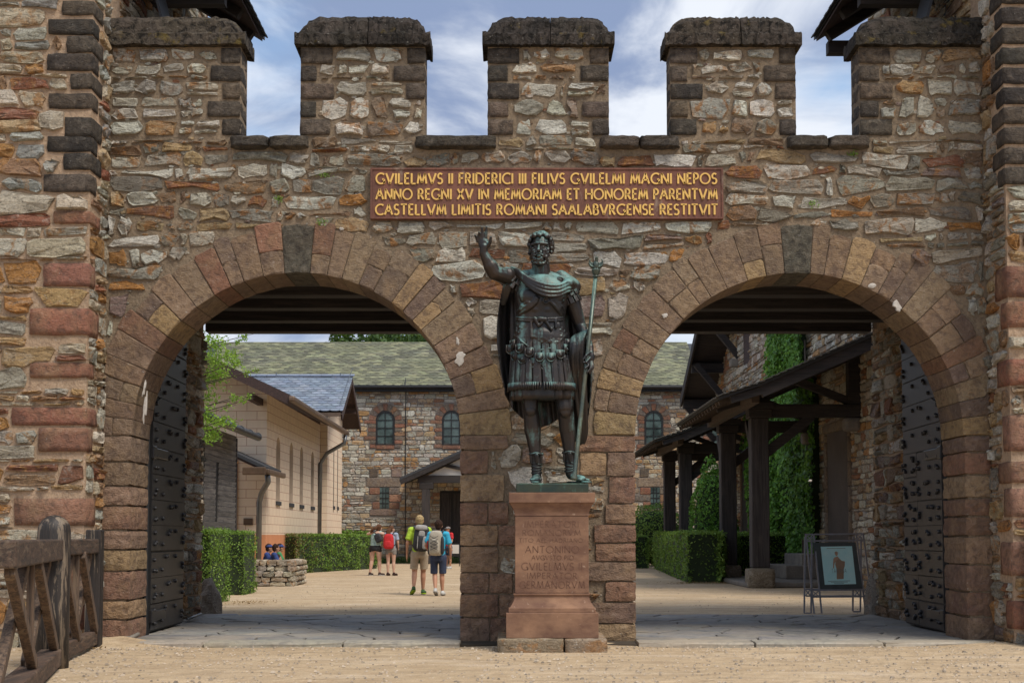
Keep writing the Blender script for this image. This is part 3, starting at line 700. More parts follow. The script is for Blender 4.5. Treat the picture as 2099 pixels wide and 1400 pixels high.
    st = rubble(XL, XR, 0, ZC - .02, front(0), rng, PAL_GATE, free, w=(.13, .50), joint=.038, proud=.020, rough=.95, jit=.022, amp=.030, hs=((.26, .05, .09), (.40, .12, .18), (.34, .19, .28)))
    st += rubble(XL, XR, ZC - .0, ZM - .01, front(0), rng, PAL_MER, free, w=(.14, .34), joint=.046, proud=.022, rough=.9, jit=.018)
    emit(gate, st, M['rubble'], 'rubble_stone', 'rubble_stones', 300, smooth=False)
    ch = []
    for i in range(2600):
        u = rng.uniform(XL, XR); z = rng.uniform(0, ZM); r_ = rng.uniform(.012, .034)
        if not free(u, z) or not free(u + r_ * 1.5, z) or not free(u - r_ * 1.5, z) or not free(u, z + r_) or not free(u, z - r_): continue
        a0 = rng.uniform(0, 6); pts = [(u + r_ * rng.uniform(1.0, 1.8) * cos(a0 + a * pi / 3), z + r_ * rng.uniform(.5, .9) * sin(a0 + a * pi / 3)) for a in range(6)]
        ch.append(outline_piece(pts, front(0), rng, pick(PAL_GATE, rng), rng.uniform(.006, .012), rough=.6, rim=.003))
    emit(gate, ch, M['rubble'], 'x', 'stone_chips', 0, smooth=False)
    # sills and copings
    for a, b in SILL:
        n = 1 if rng.random() < .5 else 2
        for i in range(n):
            pc = corner_block(a + (b - a) * i / n + .003, a + (b - a) * (i + 1) / n - .003, -.10, .42, ZC - .145, ZC + .0, rng, pick(PAL_BAS, rng), 7, .02, .008)
            emit(gate, [pc], M['basalt'], 'crenel_sill', 'x')
    for mi, (a, b) in enumerate(MER):
        lo = a - (.062 if mi else 0); hi = b + (.062 if mi < 4 else 0); cuts = [lo, (lo + hi) / 2 + rng.uniform(-.06, .14), hi] if 0 < mi < 4 else [lo, hi]
        for c0, c1 in zip(cuts, cuts[1:]):
            pc = coping(c0, c1, lo, hi, mi > 0, mi < 4, rng); emit(gate, [pc], M['basalt_cap'], 'coping_stone', 'x', smooth=False)
def coping(c0, c1, lo, hi, le, re, rng):
    """lip below, rounded hood above; ends rounded where free"""
    n = 26; vs = []; fs = []; y0, y1 = -.085, .43; H = ZT - ZM; rings = []
    for i in range(n + 1):
        x = c0 + (c1 - c0) * i / n; top = 1.0
        for e, on in ((lo, le), (hi, re)):
            if on:
                d = abs(x - e) - .05
                if d < .26: top = min(top, .40 + .60 * sqrt(max(0, 1 - (1 - max(d, 0) / .26) ** 2.2)))
        ztop = ZM + H * top; zl = ZM + H * .36
        inset = .036
        prof = [(y0, ZM), (y0 - .004, zl - .01), (y0 + inset, zl + .012), (y0 + inset + .015, max(zl + .02, ztop - .085)), (y0 + inset + .07, ztop - .02), ((y0 + y1) / 2, ztop), (y1 - .1, ztop - .02), (y1 - inset, max(zl + .02, ztop - .09)), (y1 - inset, zl + .012), (y1, zl), (y1, ZM)]
        xe = x
        if i == 0: xe += .004
        if i == n: xe -= .004
        j = .012
        rings.append([(xe + rng.uniform(-j, j) * (0 < i < n), p[0] + rng.uniform(-j, j), p[1] + rng.uniform(-j, j)) for p in prof])
    m = len(rings[0]); vs = [p for r in rings for p in r]
    for i in range(n):
        for k in range(m): fs.append((i * m + k, (i + 1) * m + k, (i + 1) * m + (k + 1) % m, i * m + (k + 1) % m))
    fs.append(tuple(range(m))); fs.append(tuple(reversed(range(n * m, (n + 1) * m))))
    return Piece(vs, fs, pick(PAL_BAS, rng), 1)
def m_cap():
    t = NT('coping_basalt'); c, al = t.attr(); b = t.noise(t.pos, 13, 6, .7, .5); a = t.noise(t.pos, 3, 4); f = t.noise(t.pos, 60, 4, .7)
    k = t.mix(t.ramp(a, [(.4, 0), (.65, .7)]), c, (.13, .105, .09)); k = t.mix(t.ramp(b, [(.38, .95), (.54, 0)]), k, (.02, .018, .016))
    k = t.mix(t.ramp(t.noise(t.pos, 4.5, 5, .65), [(.60, 0), (.68, .55)]), k, (.26, .19, .045)); k = t.mix(t.ramp(t.noise(t.pos, 28, 3), [(.66, 0), (.72, .5)]), k, (.36, .34, .3))
    return t.fin(k, .95, t.bump(b, 1, .09, t.bump(f, 1, .02)), spec=.15)
M['basalt_cap'] = m_cap()
build_gate()
def lime():
    rng = random.Random(77)
    for px, py, w, h, sl in ((298, 835, 8, 70, .10), (296, 800, 5, 40, .2), (943, 735, 22, 34, .25), (938, 700, 10, 18, 0), (1788, 586, 20, 12, .3), (1838, 628, 18, 26, -.3), (1362, 648, 16, 12, 0), (700, 470, 12, 8, 0), (1660, 985, 9, 6, 0)):
        pts = []
        for k in range(14):
            a = 2 * pi * k / 14; r_ = rng.uniform(.55, 1.1); x, z = P(px + w / 2 * cos(a) * r_ + sl * h / 2 * sin(a), py - h / 2 * sin(a) * r_, 0); pts.append((x, z))
        pc = outline_piece(pts, front(0), rng, (.50, .48, .44, .5), .029, back=.0, rough=.1, rim=.004, flatness=.2); b = MB(); b.v = pc.v; b.f = pc.f; b.c = [pc.c] * len(pc.v); b.m = [0] * len(pc.f); b.build('lime_streak', M['mortar_lime'], gate, recalc=False)
M['mortar_lime'] = m_simple('lime_streak', (.60, .57, .52), .95, 0, .6, 30, .5, dark=(.30, .25, .2))
lime()
# plaque
def m_plaque():
    t = NT('plaque_sandstone'); a = t.noise(t.map(t.pos, (1, 1, .35)), 5, 5, .6); b = t.noise(t.pos, 40, 4)
    c = t.mix(t.ramp(a, [(.35, 0), (.65, 1)]), (.115, .052, .038), (.20, .085, .058)); c = t.mix(t.ramp(t.noise(t.map(t.pos, (1.4, 1, .5)), 4, 5, .7), [(.60, 0), (.70, .45)]), c, (.36, .29, .22))
    c = t.mix(t.ramp(b, [(.3, .4), (.5, 0)]), c, (.06, .03, .025)); return t.fin(c, .75, t.bump(b, .3, .004), spec=.3)
M['plaque'] = m_plaque(); M['gold'] = m_simple('gilded_letter', (.80, .50, .13), .5, .15, .1, 30, .15, dark=(.42, .24, .07)); M['cut_letter'] = m_simple('cut_letter', (.165, .082, .052), .9)
def build_plaque():
    x0, x1, z0, z1 = PLQ
    pq = thing('inscription_plaque', 'long red sandstone plaque with three lines of gold Latin letters above the statue', 'plaque', ((x0 + x1) / 2, 0, z0))
    mb = MB(); mb.b2(x0, x1, -.055, .02, z0, z1); mb.build('panel', M['plaque'], pq, bevel=.012)
    mb = MB(); f = .022
    for a in ((x0 + .004, x1 - .004, z1 - f, z1 - .004), (x0 + .004, x1 - .004, z0 + .004, z0 + f), (x0 + .004, x0 + f, z0 + f, z1 - f), (x1 - f, x1 - .004, z0 + f, z1 - f)): mb.b2(a[0], a[1], -.064, -.056 + .003, a[2], a[3])
    mb.build('border', M['plaque'], pq)
    rows = (('GVILELMVS II FRIDERICI III FILIVS GVILELMI MAGNI NEPOS', 771, 1469, 356, 377), ('ANNO REGNI XV IN MEMORIAM ET HONOREM PARENTVM', 771, 1470, 388, 409), ('CASTELLVM LIMITIS ROMANI SAALABVRGENSE RESTITVIT', 770, 1471, 419.5, 440.5))
    for tx, a, b, t, bo in rows:
        X0, Z1 = P(a, t, -.06); X1, Z0 = P(b, bo, -.06); text_line(None, tx, X0, X1, Z0, Z1 - Z0, -.0555, .010, .155, .20, each=lambda b: b.build('gold_letter', M['gold'], pq, recalc=True, kind=None))
build_plaque()
# ---------------------------------------------------------------- towers
def quoin_list(lst, side, rng, mat_pal, Yf=TY):
    out = []; occ = []
    for x0, x1, y0, y1 in lst:
        X0, Z1 = P(x0, y0, Yf); X1, Z0 = P(x1, y1, Yf)
        out.append((X0, X1, Z0, Z1))
    return out
def build_tower(which):
    rng = random.Random(21 if which == 'L' else 22)
    if which == 'L':
        tw = thing('gate_tower', 'left stone gate tower with dark corner blocks above and red sandstone blocks below', 'tower', (-5.3, TY, 0)); xa, xb = -9.0, XL; xc = XL
        vis0, vis1 = -5.75, XL; side = sideR(XL)
        dark = [(127, 185, 3, 33), (100, 187, 41, 73), (137, 185, 75, 110), (97, 185, 111, 147), (145, 183, 152, 185), (100, 188, 192, 225), (133, 185, 240, 282), (97, 182, 280, 313), (130, 180, 315, 350), (90, 182, 357, 395)]
        red = [(110, 188, 433, 460), (90, 185, 540, 588), (62, 178, 632, 688), (62, 175, 743, 775), (25, 175, 834, 872), (80, 173, 876, 926), (30, 173, 1020, 1078), (105, 173, 1150, 1200), (60, 173, 1240, 1290)]
    else:
        tw = thing('gate_tower', 'right stone gate tower cut off by the picture edge, dark blocks above red ones', 'tower', (6.0, TY, 0)); xa, xb = XR, 9.7; xc = XR
        vis0, vis1 = XR, 6.2; side = sideL(XR)
        dark = [(2055, 2110 + 20 * (k % 2), -25 + k * 41, 10 + k * 41) for k in range(10)]
        red = [(2063, 2125, 545, 610), (2065, 2150, 618, 672), (2068, 2115, 735, 790), (2070, 2150, 850, 925), (2075, 2120, 945, 990), (2078, 2150, 1000, 1060), (2080, 2130, 1110, 1180), (2082, 2150, 1230, 1290)]
    mb = MB(); mb.b2(xa, xb, TY, BACKY, 0, 9.2); mb.build('mortar_core', M['mortar_tower'], tw)
    q = []; occ = []; socc = []
    for lst, pal in ((dark, PAL_BAS), (red, PAL_RED)):
        for k, (x0, x1, y0, y1) in enumerate(lst):
            X0, Z1 = P(x0, y0, TY); X1, Z0 = P(x1, y1, TY); dep = .20 if k % 2 else .33
            if which == 'L': X1 = XL + .016; ar = (X0, X1)
            else: X0 = XR - .016; ar = (X0, X1)
            q.append((pal is PAL_BAS, corner_block(ar[0], ar[1], TY - .02 - rng.uniform(0, .012), TY + dep, Z0, Z1, rng, pick(pal, rng), 4, .006, .005)))
            occ.append((ar[0] - .01, ar[1] + .01, Z0 - .012, Z1 + .012)); socc.append((TY - .05, TY + dep + .01, Z0 - .012, Z1 + .012))
    emit(tw, [p for b, p in q if b], M['basalt'], 'dark_quoin', 'x'); emit(tw, [p for b, p in q if not b], M['sand_block'], 'red_quoin', 'x')
    def fr(u, z): return not any(a < u < b and c < z < d for a, b, c, d in occ)
    st = []
    for za, zb, pl_ in ((-.02, 4.1, PAL_TLOW), (4.1, 7.6, PAL_TOWER)): st += rubble(vis0, vis1 - .0, za, zb, front(TY), rng, pl_, fr, w=(.16, .5), joint=.026, proud=.026, rough=.95, jit=.020, amp=.02, hs=((.3, .05, .09), (.4, .11, .17), (.3, .19, .27)))
    emit(tw, st, M['rubble_tower'], 'rubble_stone', 'rubble_stones', 220, smooth=False)
    def frs(u, z): return not any(a < u < b and c < z < d for a, b, c, d in socc)
    st = rubble(TY + .02, .0, 0, 7.6, side, rng, PAL_TOWER if which == 'L' else PAL_GATE, frs, w=(.14, .34), joint=.03, proud=.03, rough=.9, jit=.012)
    st += rubble(.34, 4.45, ZC, 8.6, side, rng, PAL_TOWER, None, w=(.16, .5), joint=.03, proud=.03, rough=.9, jit=.012)
    st += rubble(.76, 4.49, 0, 3.86, side, rng, PAL_GATE, None, w=(.16, .5), joint=.03, proud=.035, rough=1, jit=.014)
    emit(tw, st, M['rubble_tower'], 'side_stone', 'side_stones', 60, smooth=False)
    # overhanging roof at the back of the tower with its rafters
    s = 1 if which == 'L' else -1
    tipx, tipz = P(543 if which == 'L' else 1668, 84, 3.3); th = .07
    inx = xc - s * .5; inz = tipz + abs(inx - tipx) * .62
    mb = MB(); mb.loft([[(tipx, y, tipz), (inx, y, inz), (inx, y, inz + th), (tipx, y, tipz + th * .8)] for y in (-.2, 3.3)]); rf = mb.build('roof', M['slate_dark'], tw)
    mb = MB(); mb.loft([[(tipx - s * .02, y, tipz - .035), (inx, y, inz - .035), (inx, y, inz - .004), (tipx - s * .02, y, tipz - .004)] for y in (-.15, 3.24)]); mb.build('roof_boarding', M['eave_board'], rf)
    for k in range(5):
        y = .1 + k * .74; mb = MB(); mb.bar((tipx - s * .12, y, tipz - .035), (inx, y, inz - .10), .11, .13); mb.build('rafter', M['dark_wood'], rf)
    y = 3.2
    mb = MB(); mb.bar((tipx - s * .15, y, tipz - .14), (inx, y, tipz - .14), .14, .16); mb.build('tie_beam', M['dark_wood'], rf)
    mb = MB(); mb.bar((tipx - s * .15, 1.6, tipz - .14), (inx, 1.6, tipz - .14), .14, .16); mb.build('tie_beam', M['dark_wood'], rf)
    mb = MB()
    for k in range(28): mb.box((tipx + s * .004, -.1 + k * .122, tipz + .035 + .008 * (k % 2)), (.10, .116, .014), ry=s * .55)
    mb.build('edge_slates', M['slate_dark'], rf, kind='stuff')
    # small wall opening with its propped shutter
    yo = 1.05; zo = P(300 if which == 'L' else 1800, 5, yo)[1]
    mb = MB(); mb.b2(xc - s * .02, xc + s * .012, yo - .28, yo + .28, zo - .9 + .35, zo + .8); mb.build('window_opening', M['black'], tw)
    mb = MB(); x0 = xc + s * .05
    mb.add([(x0, yo + .28, zo + .75), (x0, yo - .28, zo + .75), (x0 + s * .28, yo + .28, zo - .30), (x0 + s * .28, yo - .28, zo - .30), (x0 + s * .03, yo + .28, zo + .75), (x0 + s * .03, yo - .28, zo + .75), (x0 + s * .31, yo + .28, zo - .30), (x0 + s * .31, yo - .28, zo - .30)],
           [(0, 1, 3, 2), (4, 6, 7, 5), (0, 2, 6, 4), (1, 5, 7, 3), (0, 4, 5, 1), (2, 3, 7, 6)]); mb.build('shutter', M['slate_dark'], tw)
    return tw
M['eave_board'] = m_wood('eave_board', (.060, .032, .026), (.025, .015, .013), 1)
TWL = build_tower('L'); TWR = build_tower('R')
# ---------------------------------------------------------------- passage behind the arches
def build_passage():
    ps = thing('gate_passage', 'dark timber ceiling and middle wall of the passage behind the two arches', 'passage', (.36, 2.6, 0))
    mb = MB(); mb.b2(PL + .24, PR - .24, DEP, BACKY, 0, 3.87); mb.build('middle_wall', M['mortar'], ps)
    rng = random.Random(8)
    st = rubble(.76, BACKY - .02, 0, 3.85, sideL(PL + .24), rng, PAL_GATE, None) + rubble(PL + .26, PR - .26, 0, 3.85, lambda u, z, d: (u, BACKY + d, z), rng, PAL_GATE, None); emit(ps, st, M['rubble'], 'rubble_stone', 'rubble_stones', 0)
    mb = MB(); mb.b2(XL + .01, XR - .01, DEP + .002, BACKY + .04, 4.16, 5.15); mb.build('platform', M['dark_wood'], ps)
    for x0, x1 in ((XL + .05, PL + .2), (PR - .2, XR - .05)):
        for y in (.85, 1.55, 2.5, 3.45, 4.40):
            mb = MB(); mb.col = (1, 1, 1, rng.random()); mb.b2(x0, x1, y - .02, y + .22, 3.88 + rng.uniform(-.01, .01), 4.159); mb.build('ceiling_beam', M['dark_wood'], ps, bevel=.012)
build_passage()
# ---------------------------------------------------------------- courtyard: far stone building
def SX(px, d): return (px - PX0) / F_PX * d                 # quick measures for things well behind the gate (d = metres from the viewpoint)
def SZ(py, d): return CAM_Z + (HOR - py) / F_PX * d
def m_farroof():
    t = NT('mossy_slate'); c, al = t.attr(); a = t.noise(t.map(t.pos, (.55, 1, 1)), .7, 5, .65); b = t.noise(t.pos, 3, 4)
    k = t.mix(t.ramp(a, [(.36, 0), (.66, .55)]), c, (.20, .21, .115)); k = t.mix(t.ramp(b, [(.35, .5), (.6, 0)]), k, (.07, .07, .05))
    return t.fin(k, .85, t.bump(b, .5, .01), spec=.3)
M['far_slate'] = m_farroof()
def m_blueslate():
    t = NT('blue_slate'); c, al = t.attr(); b = t.noise(t.pos, 6, 4); return t.fin(t.mix(t.ramp(b, [(.3, .3), (.6, 0)]), c, (.05, .06, .08)), .42, t.bump(b, .2, .01), spec=.5)
M['blue_slate'] = m_blueslate()
def slates(x0, x1, a, b, rng, w, h, pal, to=None, scalloped=True, th=.012, lap=1.25):
    """rows of slates on the slope from a=(y,z) (eave) to b=(y,z) (ridge); x runs along"""
    dy, dz = b[0] - a[0], b[1] - a[1]; L = math.hypot(dy, dz); ny = -dz / L; nz = dy / L
    if nz < 0: ny, nz = -ny, -nz
    out = []; r = 0; s = 0
    while s < L - .02:
        x = x0 - (w / 2 if r % 2 else 0)
        while x < x1:
            xa, xb = max(x, x0) + .003, min(x + w, x1) - .003
            if xb - xa > .03:
                s1 = min(s + h * lap, L); e = th * (1.6 + rng.uniform(-.4, .6)); lift0 = e; lift1 = .002; m = (xa + xb) / 2; sk = rng.uniform(-.004, .004)
                pr = [(xa, s + h * .28), (m - (xb - xa) * .2, s + sk), (m + (xb - xa) * .2, s + sk), (xb, s + h * .28), (xb, s1), (xa, s1)] if scalloped else [(xa, s + sk), (xb, s - sk), (xb, s1), (xa, s1)]
                vs = []
                for (u, q) in pr: f = (q - s) / (h * lap); l = lift0 * (1 - f) + lift1 * f; vs.append((u, a[0] + dy / L * q + ny * (l + th), a[1] + dz / L * q + nz * (l + th)))
                for (u, q) in pr: f = (q - s) / (h * lap); l = lift0 * (1 - f) + lift1 * f; vs.append((u, a[0] + dy / L * q + ny * l * .5, a[1] + dz / L * q + nz * l * .5))
                n = len(pr); fs = [tuple(range(n))] + [(i, i + n, (i + 1) % n + n, (i + 1) % n) for i in range(n)]
                if to: vs = [to(*p) for p in vs]
                out.append(Piece(vs, fs, pick(pal, rng), w * h + rng.random() * .001))
            x += w
        s += h; r += 1
    return out
FD = 56.5; FY = FD + CAM_Y; EAVE = SZ(792, FD)
def far_building():
    rng = random.Random(31); kf = FD / F_PX
    fb = thing('stone_hall', 'long rubble stone hall with mossy slate roof and arched windows across the courtyard', 'building', (-1, FY, 0))
    x0, x1 = -17.5, 13.5; mb = MB(); mb.b2(x0, x1, FY + .001, FY + 9, 0, EAVE + .1); mb.build('wall', M['mortar_far'], fb)
    wins = [SX(789 + 136 * k, FD) for k in range(-1, 7)]; wins[4] = SX(1341, FD) ; wz0, wz1 = SZ(912, FD), SZ(843, FD); ww = .36
    wins = [wins[0], wins[1], SX(925, FD), SX(1061, FD), SX(1341, FD), SX(1477, FD)]
    slit = [SX(788, FD), SX(1343, FD)]; sz0, sz1 = SZ(1042, FD), SZ(999, FD)
    pc = wins[3] ; doorx = (SX(902, FD), SX(1100, FD))
    holes = [];
    for w_ in wins:
        spr = wz1 - ww; vs = []
        holes.append(('a', w_, spr)); t = 0; n = 9
        for i in range(n):                         # red and dark arch stones
            a0 = pi * i / n + .012; a1 = pi * (i + 1) / n - .012; r0, r1 = ww + .04, ww + .33
            pts = [(w_ + r * cos(a), spr + r * sin(a)) for r, a in ((r0, a0), ((r0 + r1) / 2, a0), (r1, a0), (r1 + .01, (a0 + a1) / 2), (r1, a1), ((r0 + r1) / 2, a1), (r0, a1), (r0, (a0 + a1) / 2))]
            vs.append(outline_piece(pts, front(FY), rng, pick(PAL_RED if i % 2 == 0 else [(1, (.17, .145, .135))], rng), .03, rough=.3))
        z = wz0 - .13; i = 0
        while z < spr - .03:
            h = .17; 
            for s in (-1, 1):
                l = rng.choice((.25, .33, .5)); a, b = sorted((w_ + s * (ww + .03), w_ + s * (ww + .03 + l))); red = (i + (s > 0)) % 2 == 0
                vs.append(block(a, b, z + .01, min(z + h, spr) - .01, front(FY), rng, pick(PAL_RED if red else [(1, (.16, .14, .13))], rng), .03)); holes.append(('r', a - .02, b + .02, z, z + h))
            z += h; i += 1
        vs.append(block(w_ - ww - .02, w_ + ww + .02, wz0 - .17, wz0 - .01, front(FY), rng, pick(PAL_RED if rng.random() < .6 else [(1, (.17, .15, .14))], rng), .05)); holes.append(('r', w_ - ww - .04, w_ + ww + .04, wz0 - .19, wz0))
        emit(fb, vs, M['sand_block'], 'window_stone', 'x', smooth=False)
        wf = MB(); y = FY - .035
        wf.loft([[(w_ - ww - .03 + .0 * k, y, wz0), (w_ - ww + .04, y, wz0), (w_ - ww + .04, y + .06, wz0), (w_ - ww - .03, y + .06, wz0)] for k in (0,)] + [[(w_ + (ww + .03) * cos(t), y, spr + (ww + .03) * sin(t)), (w_ + (ww - .04) * cos(t), y, spr + (ww - .04) * sin(t)), (w_ + (ww - .04) * cos(t), y + .06, spr + (ww - .04) * sin(t)), (w_ + (ww + .03) * cos(t), y + .06, spr + (ww + .03) * sin(t))] for t in [pi - pi * i / 14 for i in range(15)]] + [[(w_ + ww + .03, y, wz0), (w_ + ww - .04, y, wz0), (w_ + ww - .04, y + .06, wz0), (w_ + ww + .03, y + .06, wz0)]])
        wf.b2(w_ - ww + .04, w_ + ww - .04, y, y + .05, wz0, wz0 + .05); fr = wf.build('window', M['black_edge'], fb)
        b = MB(); b.b2(w_ - .015, w_ + .015, y, y + .028, wz0 + .05, wz1 - .03); b.build('mullion', M['black_edge'], fr)
        for k in range(3): b = MB(); zz = wz0 + .05 + (spr - wz0) * (k + 1) / 3.15; b.b2(w_ - ww + .04, w_ + ww - .04, y + .002, y + .026, zz - .012, zz + .012); b.build('glazing_bar', M['black_edge'], fr)
        zs = [wz0 + .06] + [wz0 + .05 + (spr - wz0) * (k + 1) / 3.15 for k in range(3)]
        for k in range(4):
            for s in (-1, 1):
                b = MB(); gy = y + .03
                if k < 3: b.add([(w_ + s * .015, gy, zs[k] + .012), (w_ + s * (ww - .04), gy, zs[k] + .012), (w_ + s * (ww - .04), gy, zs[k + 1] - .012), (w_ + s * .015, gy, zs[k + 1] - .012)], [(0, 1, 2, 3)])
                else:
                    q = [(w_ + s * .015, gy, zs[3] + .012), (w_ + s * (ww - .04), gy, zs[3] + .012)] + [(w_ + s * (ww - .05) * cos(t), gy, spr + (ww - .05) * sin(t)) for t in [pi / 2 * i / 6 for i in range(7)] if (ww - .05) * cos(t) > .015]
                    q.append((w_ + s * .015, gy, spr + ww - .06)); b.add(q, [tuple(range(len(q)))])
                b.build('pane', M['glass'], fr)
    for w_ in slit:
        vs = []; h0 = sz0; 
        holes.append(('r', w_ - .20, w_ + .20, sz0, sz1))
        for a, b, c, d, pal in ((w_ - .75, w_ + .65, sz1 + .02, sz1 + .40, [(1, (.28, .22, .18))]), (w_ - .62, w_ - .20, sz1 - .30, sz1, PAL_RED), (w_ + .2, w_ + .6, sz1 - .28, sz1, [(1, (.17, .15, .14))]), (w_ - .85, w_ - .2, sz1 - .58, sz1 - .31, [(1, (.16, .14, .13))]), (w_ + .2, w_ + .7, sz1 - .60, sz1 - .29, PAL_RED), (w_ - .5, w_ - .2, sz0 - .02, sz1 - .6, PAL_RED), (w_ + .2, w_ + .62, sz0 - .02, sz1 - .62, PAL_RED), (w_ - .6, w_ + .5, sz0 - .3, sz0 - .03, [(1, (.25, .18, .15))]), (w_ - .62, w_ - .28, sz1 + .43, sz1 + .8, PAL_BAS), (w_ + .3, w_ + .7, sz1 + .43, sz1 + .8, [(1, (.25, .18, .16))])):
            vs.append(block(a, b, c + .01, d - .01, front(FY), rng, pick(pal, rng), .03)); holes.append(('r', a - .01, b + .01, c, d))
        emit(fb, vs, M['sand_block'], 'window_stone', 'x', smooth=False)
        f = MB(); f.b2(w_ - .19, w_ + .19, FY - .012, FY + .02, sz0, sz1); fr = f.build('slit_window', M['glass'], fb); g = MB()
        for dx in (-.06, .06): g.b2(w_ + dx - .012, w_ + dx + .012, FY - .035, FY - .014, sz0, sz1)
        for dz in (.25, .5, .75): g.b2(w_ - .19, w_ + .19, FY - .034, FY - .016, sz0 + (sz1 - sz0) * dz - .012, sz0 + (sz1 - sz0) * dz + .012)
        g.build('grille', M['black_edge'], fr)
    def free(u, z):
        for h in holes:
            if h[0] == 'r':
                if h[1] < u < h[2] and h[3] < z < h[4]: return False
            else:
                if abs(u - h[1]) < ww + .03 and wz0 < z < h[2]: return False
                if z >= h[2] and (u - h[1]) ** 2 + (z - h[2]) ** 2 < (ww + .35) ** 2: return False
        if doorx[0] < u < doorx[1] and z < 3.0: return False
        return True
    st = rubble(SX(690, FD), SX(960, FD), 0, EAVE - .02, front(FY), rng, PAL_FAR, free, w=(.17, .42), joint=.028, proud=.02, rough=.7, hs=((.12, .07, .09), (.48, .13, .18), (.4, .18, .24)), n_mid=0)
    st += rubble(SX(1290, FD), SX(1500, FD), 0, EAVE - .02, front(FY), rng, PAL_FAR, free, w=(.17, .42), joint=.028, proud=.02, rough=.7, hs=((.12, .07, .09), (.48, .13, .18), (.4, .18, .24)), n_mid=0)
    st += rubble(SX(960, FD), SX(1290, FD), 0, EAVE - .02, front(FY), rng, PAL_FAR, free, w=(.25, .6), joint=.03, proud=.022, hs=((1, .16, .26),), n_mid=0)
    for s in st:
        xm = s.v[0][0]
        if SX(955, FD) < xm < SX(1295, FD): s.a *= .01
    emit(fb, st, M['rubble_far'], 'rubble_stone', 'rubble_stones', 300, smooth=False)
    # roof
    ry, rz = FY + 4.7, SZ(700, FD + 4.7); ey, ez = FY - .35, EAVE + .02
    mb = MB(); mb.loft([[(x, ey, ez - .06), (x, ry, rz - .06), (x, 2 * ry - ey, ez - .06), (x, 2 * ry - ey, ez - .2), (x, ry, rz - .25), (x, ey, ez - .16)] for x in (x0 - .3, x1 + .3)]); rf = mb.build('roof', M['slate_dark'], fb)
    pal = [(.4, (.17, .17, .13)), (.3, (.10, .10, .085)), (.3, (.25, .25, .17))]
    sl = slates(SX(400, FD), SX(1440, FD), (ey, ez), (ry, rz), rng, .36, .21, pal)
    for s in sl:
        if SX(960, FD) < s.v[0][0] < SX(1290, FD): s.a *= .01
    emit(rf, sl, M['far_slate'], 'roof_slate', 'roof_slates', 300, smooth=False)
    mb = MB(); mb.tube([(x0, ey - .06, ez - .07), (x1, ey - .06, ez - .07)], .08, 8); mb.build('gutter', M['black_edge'], fb, smooth=True)
    mb = MB(); mb.b2(x0, x1, ey + .02, FY, ez - .24, ez - .165); mb.build('eave_board', M['black_edge'], fb)
    mb = MB(); xw = SX(831, FD); mb.tube([(xw, FY - .05, .1), (xw, FY - .05, ez - .2), (xw, ey - .1, ez), (xw, ey + .3, ez + .35)], .018, 6); mb.build('lightning_wire', M['iron_stud'], fb)
    # porch in front of the door
    pd = 53.3; py = pd + CAM_Y; el, ez2 = SX(820, pd), SZ(985, pd); ap = SX(1000, pd); az = ez2 + (ap - el) * .45
    po = thing('timber_porch', 'black timber porch with white gable infill before the stone hall door', 'porch', (ap, py, 0)); er = 2 * ap - el
    for s, e in ((1, el), (-1, er)):
        mb = MB(); mb.loft([[(e, y, ez2), (ap, y, az), (ap, y, az + .10), (e, y, ez2 + .10)] for y in (py - .35, FY - .01)]); r = mb.build('roof_slope', M['slate_dark'], po)
        mb = MB(); mb.bar((e + s * .03, py - .28, ez2 - .09), (ap, py - .28, az - .09), .14, .17); mb.build('barge_board', M['dark_wood'], r)
        px_ = SX(873, pd) if s > 0 else 2 * ap - SX(873, pd)
        mb = MB(); mb.b2(px_ - .16, px_ + .16, py - .16, py + .16, .02, SZ(990, pd)); mb.build('post', M['dark_post'], po, bevel=.02)
        mb = MB(); mb.b2(px_ - .26, px_ + .30, py - .17, py + .17, SZ(990, pd) - .25, SZ(990, pd)); mb.build('bracket', M['dark_wood'], po, bevel=.03)
    zb = SZ(990, pd); mb = MB(); mb.b2(el + .7, er - .7, py - .13, py + .13, zb + .003, zb + .30); mb.build('tie_beam', M['dark_wood'], po)
    mb = MB(); mb.add([(el + 1.1, py - .05, zb + .30), (er - 1.1, py - .05, zb + .30), (ap + .1, py - .05, az - .18), (ap - .1, py - .05, az - .18), (el + 1.1, py + .02, zb + .30), (er - 1.1, py + .02, zb + .30), (ap + .1, py + .02, az - .18), (ap - .1, py + .02, az - .18)], [(0, 1, 2, 3), (4, 7, 6, 5), (0, 4, 5, 1), (1, 5, 6, 2), (3, 2, 6, 7), (0, 3, 7, 4)]); mb.build('gable_infill', M['white_plaster'], po)
    for s in (1, -1):
        mb = MB(); mb.bar((ap + s * .2, py - .09, zb + .3), (ap - s * (ap - el) * .52, py - .09, zb + .72), .10, .13); mb.build('gable_brace', M['dark_wood'], po)
    mb = MB(); mb.b2(doorx[0], doorx[1], FY - .02, FY + .05, 0, 3.0); dr = mb.build('door', M['black_edge'], fb)
    for k in range(8): mb = MB(); a = doorx[0] + .06 + k * (doorx[1] - doorx[0] - .12) / 8; mb.b2(a, a + .4, FY - .045, FY - .021, .05, 2.9); mb.build('door_board', M['dark_post'], dr)
    bn = thing('notice_board', 'small white paper notice on a dark stand by the hall door', 'notice', (SX(926, 50), 36, 0)); d = 50
    mb = MB(); mb.b2(SX(919, d), SX(941, d), 36, 36.02, SZ(1134, d), SZ(1116, d)); mb.build('paper', M['white_plaster'], bn); mb = MB(); mb.b2(SX(917, d), SX(943, d), 36.021, 36.06, SZ(1140, d), SZ(1114, d)); mb.build('board', M['black_edge'], bn)
    for xx in (918, 941): mb = MB(); mb.b2(SX(xx, d), SX(xx, d) + .03, 36.021, 36.06, 0, SZ(1140, d)); mb.build('leg', M['black_edge'], bn)
far_building()
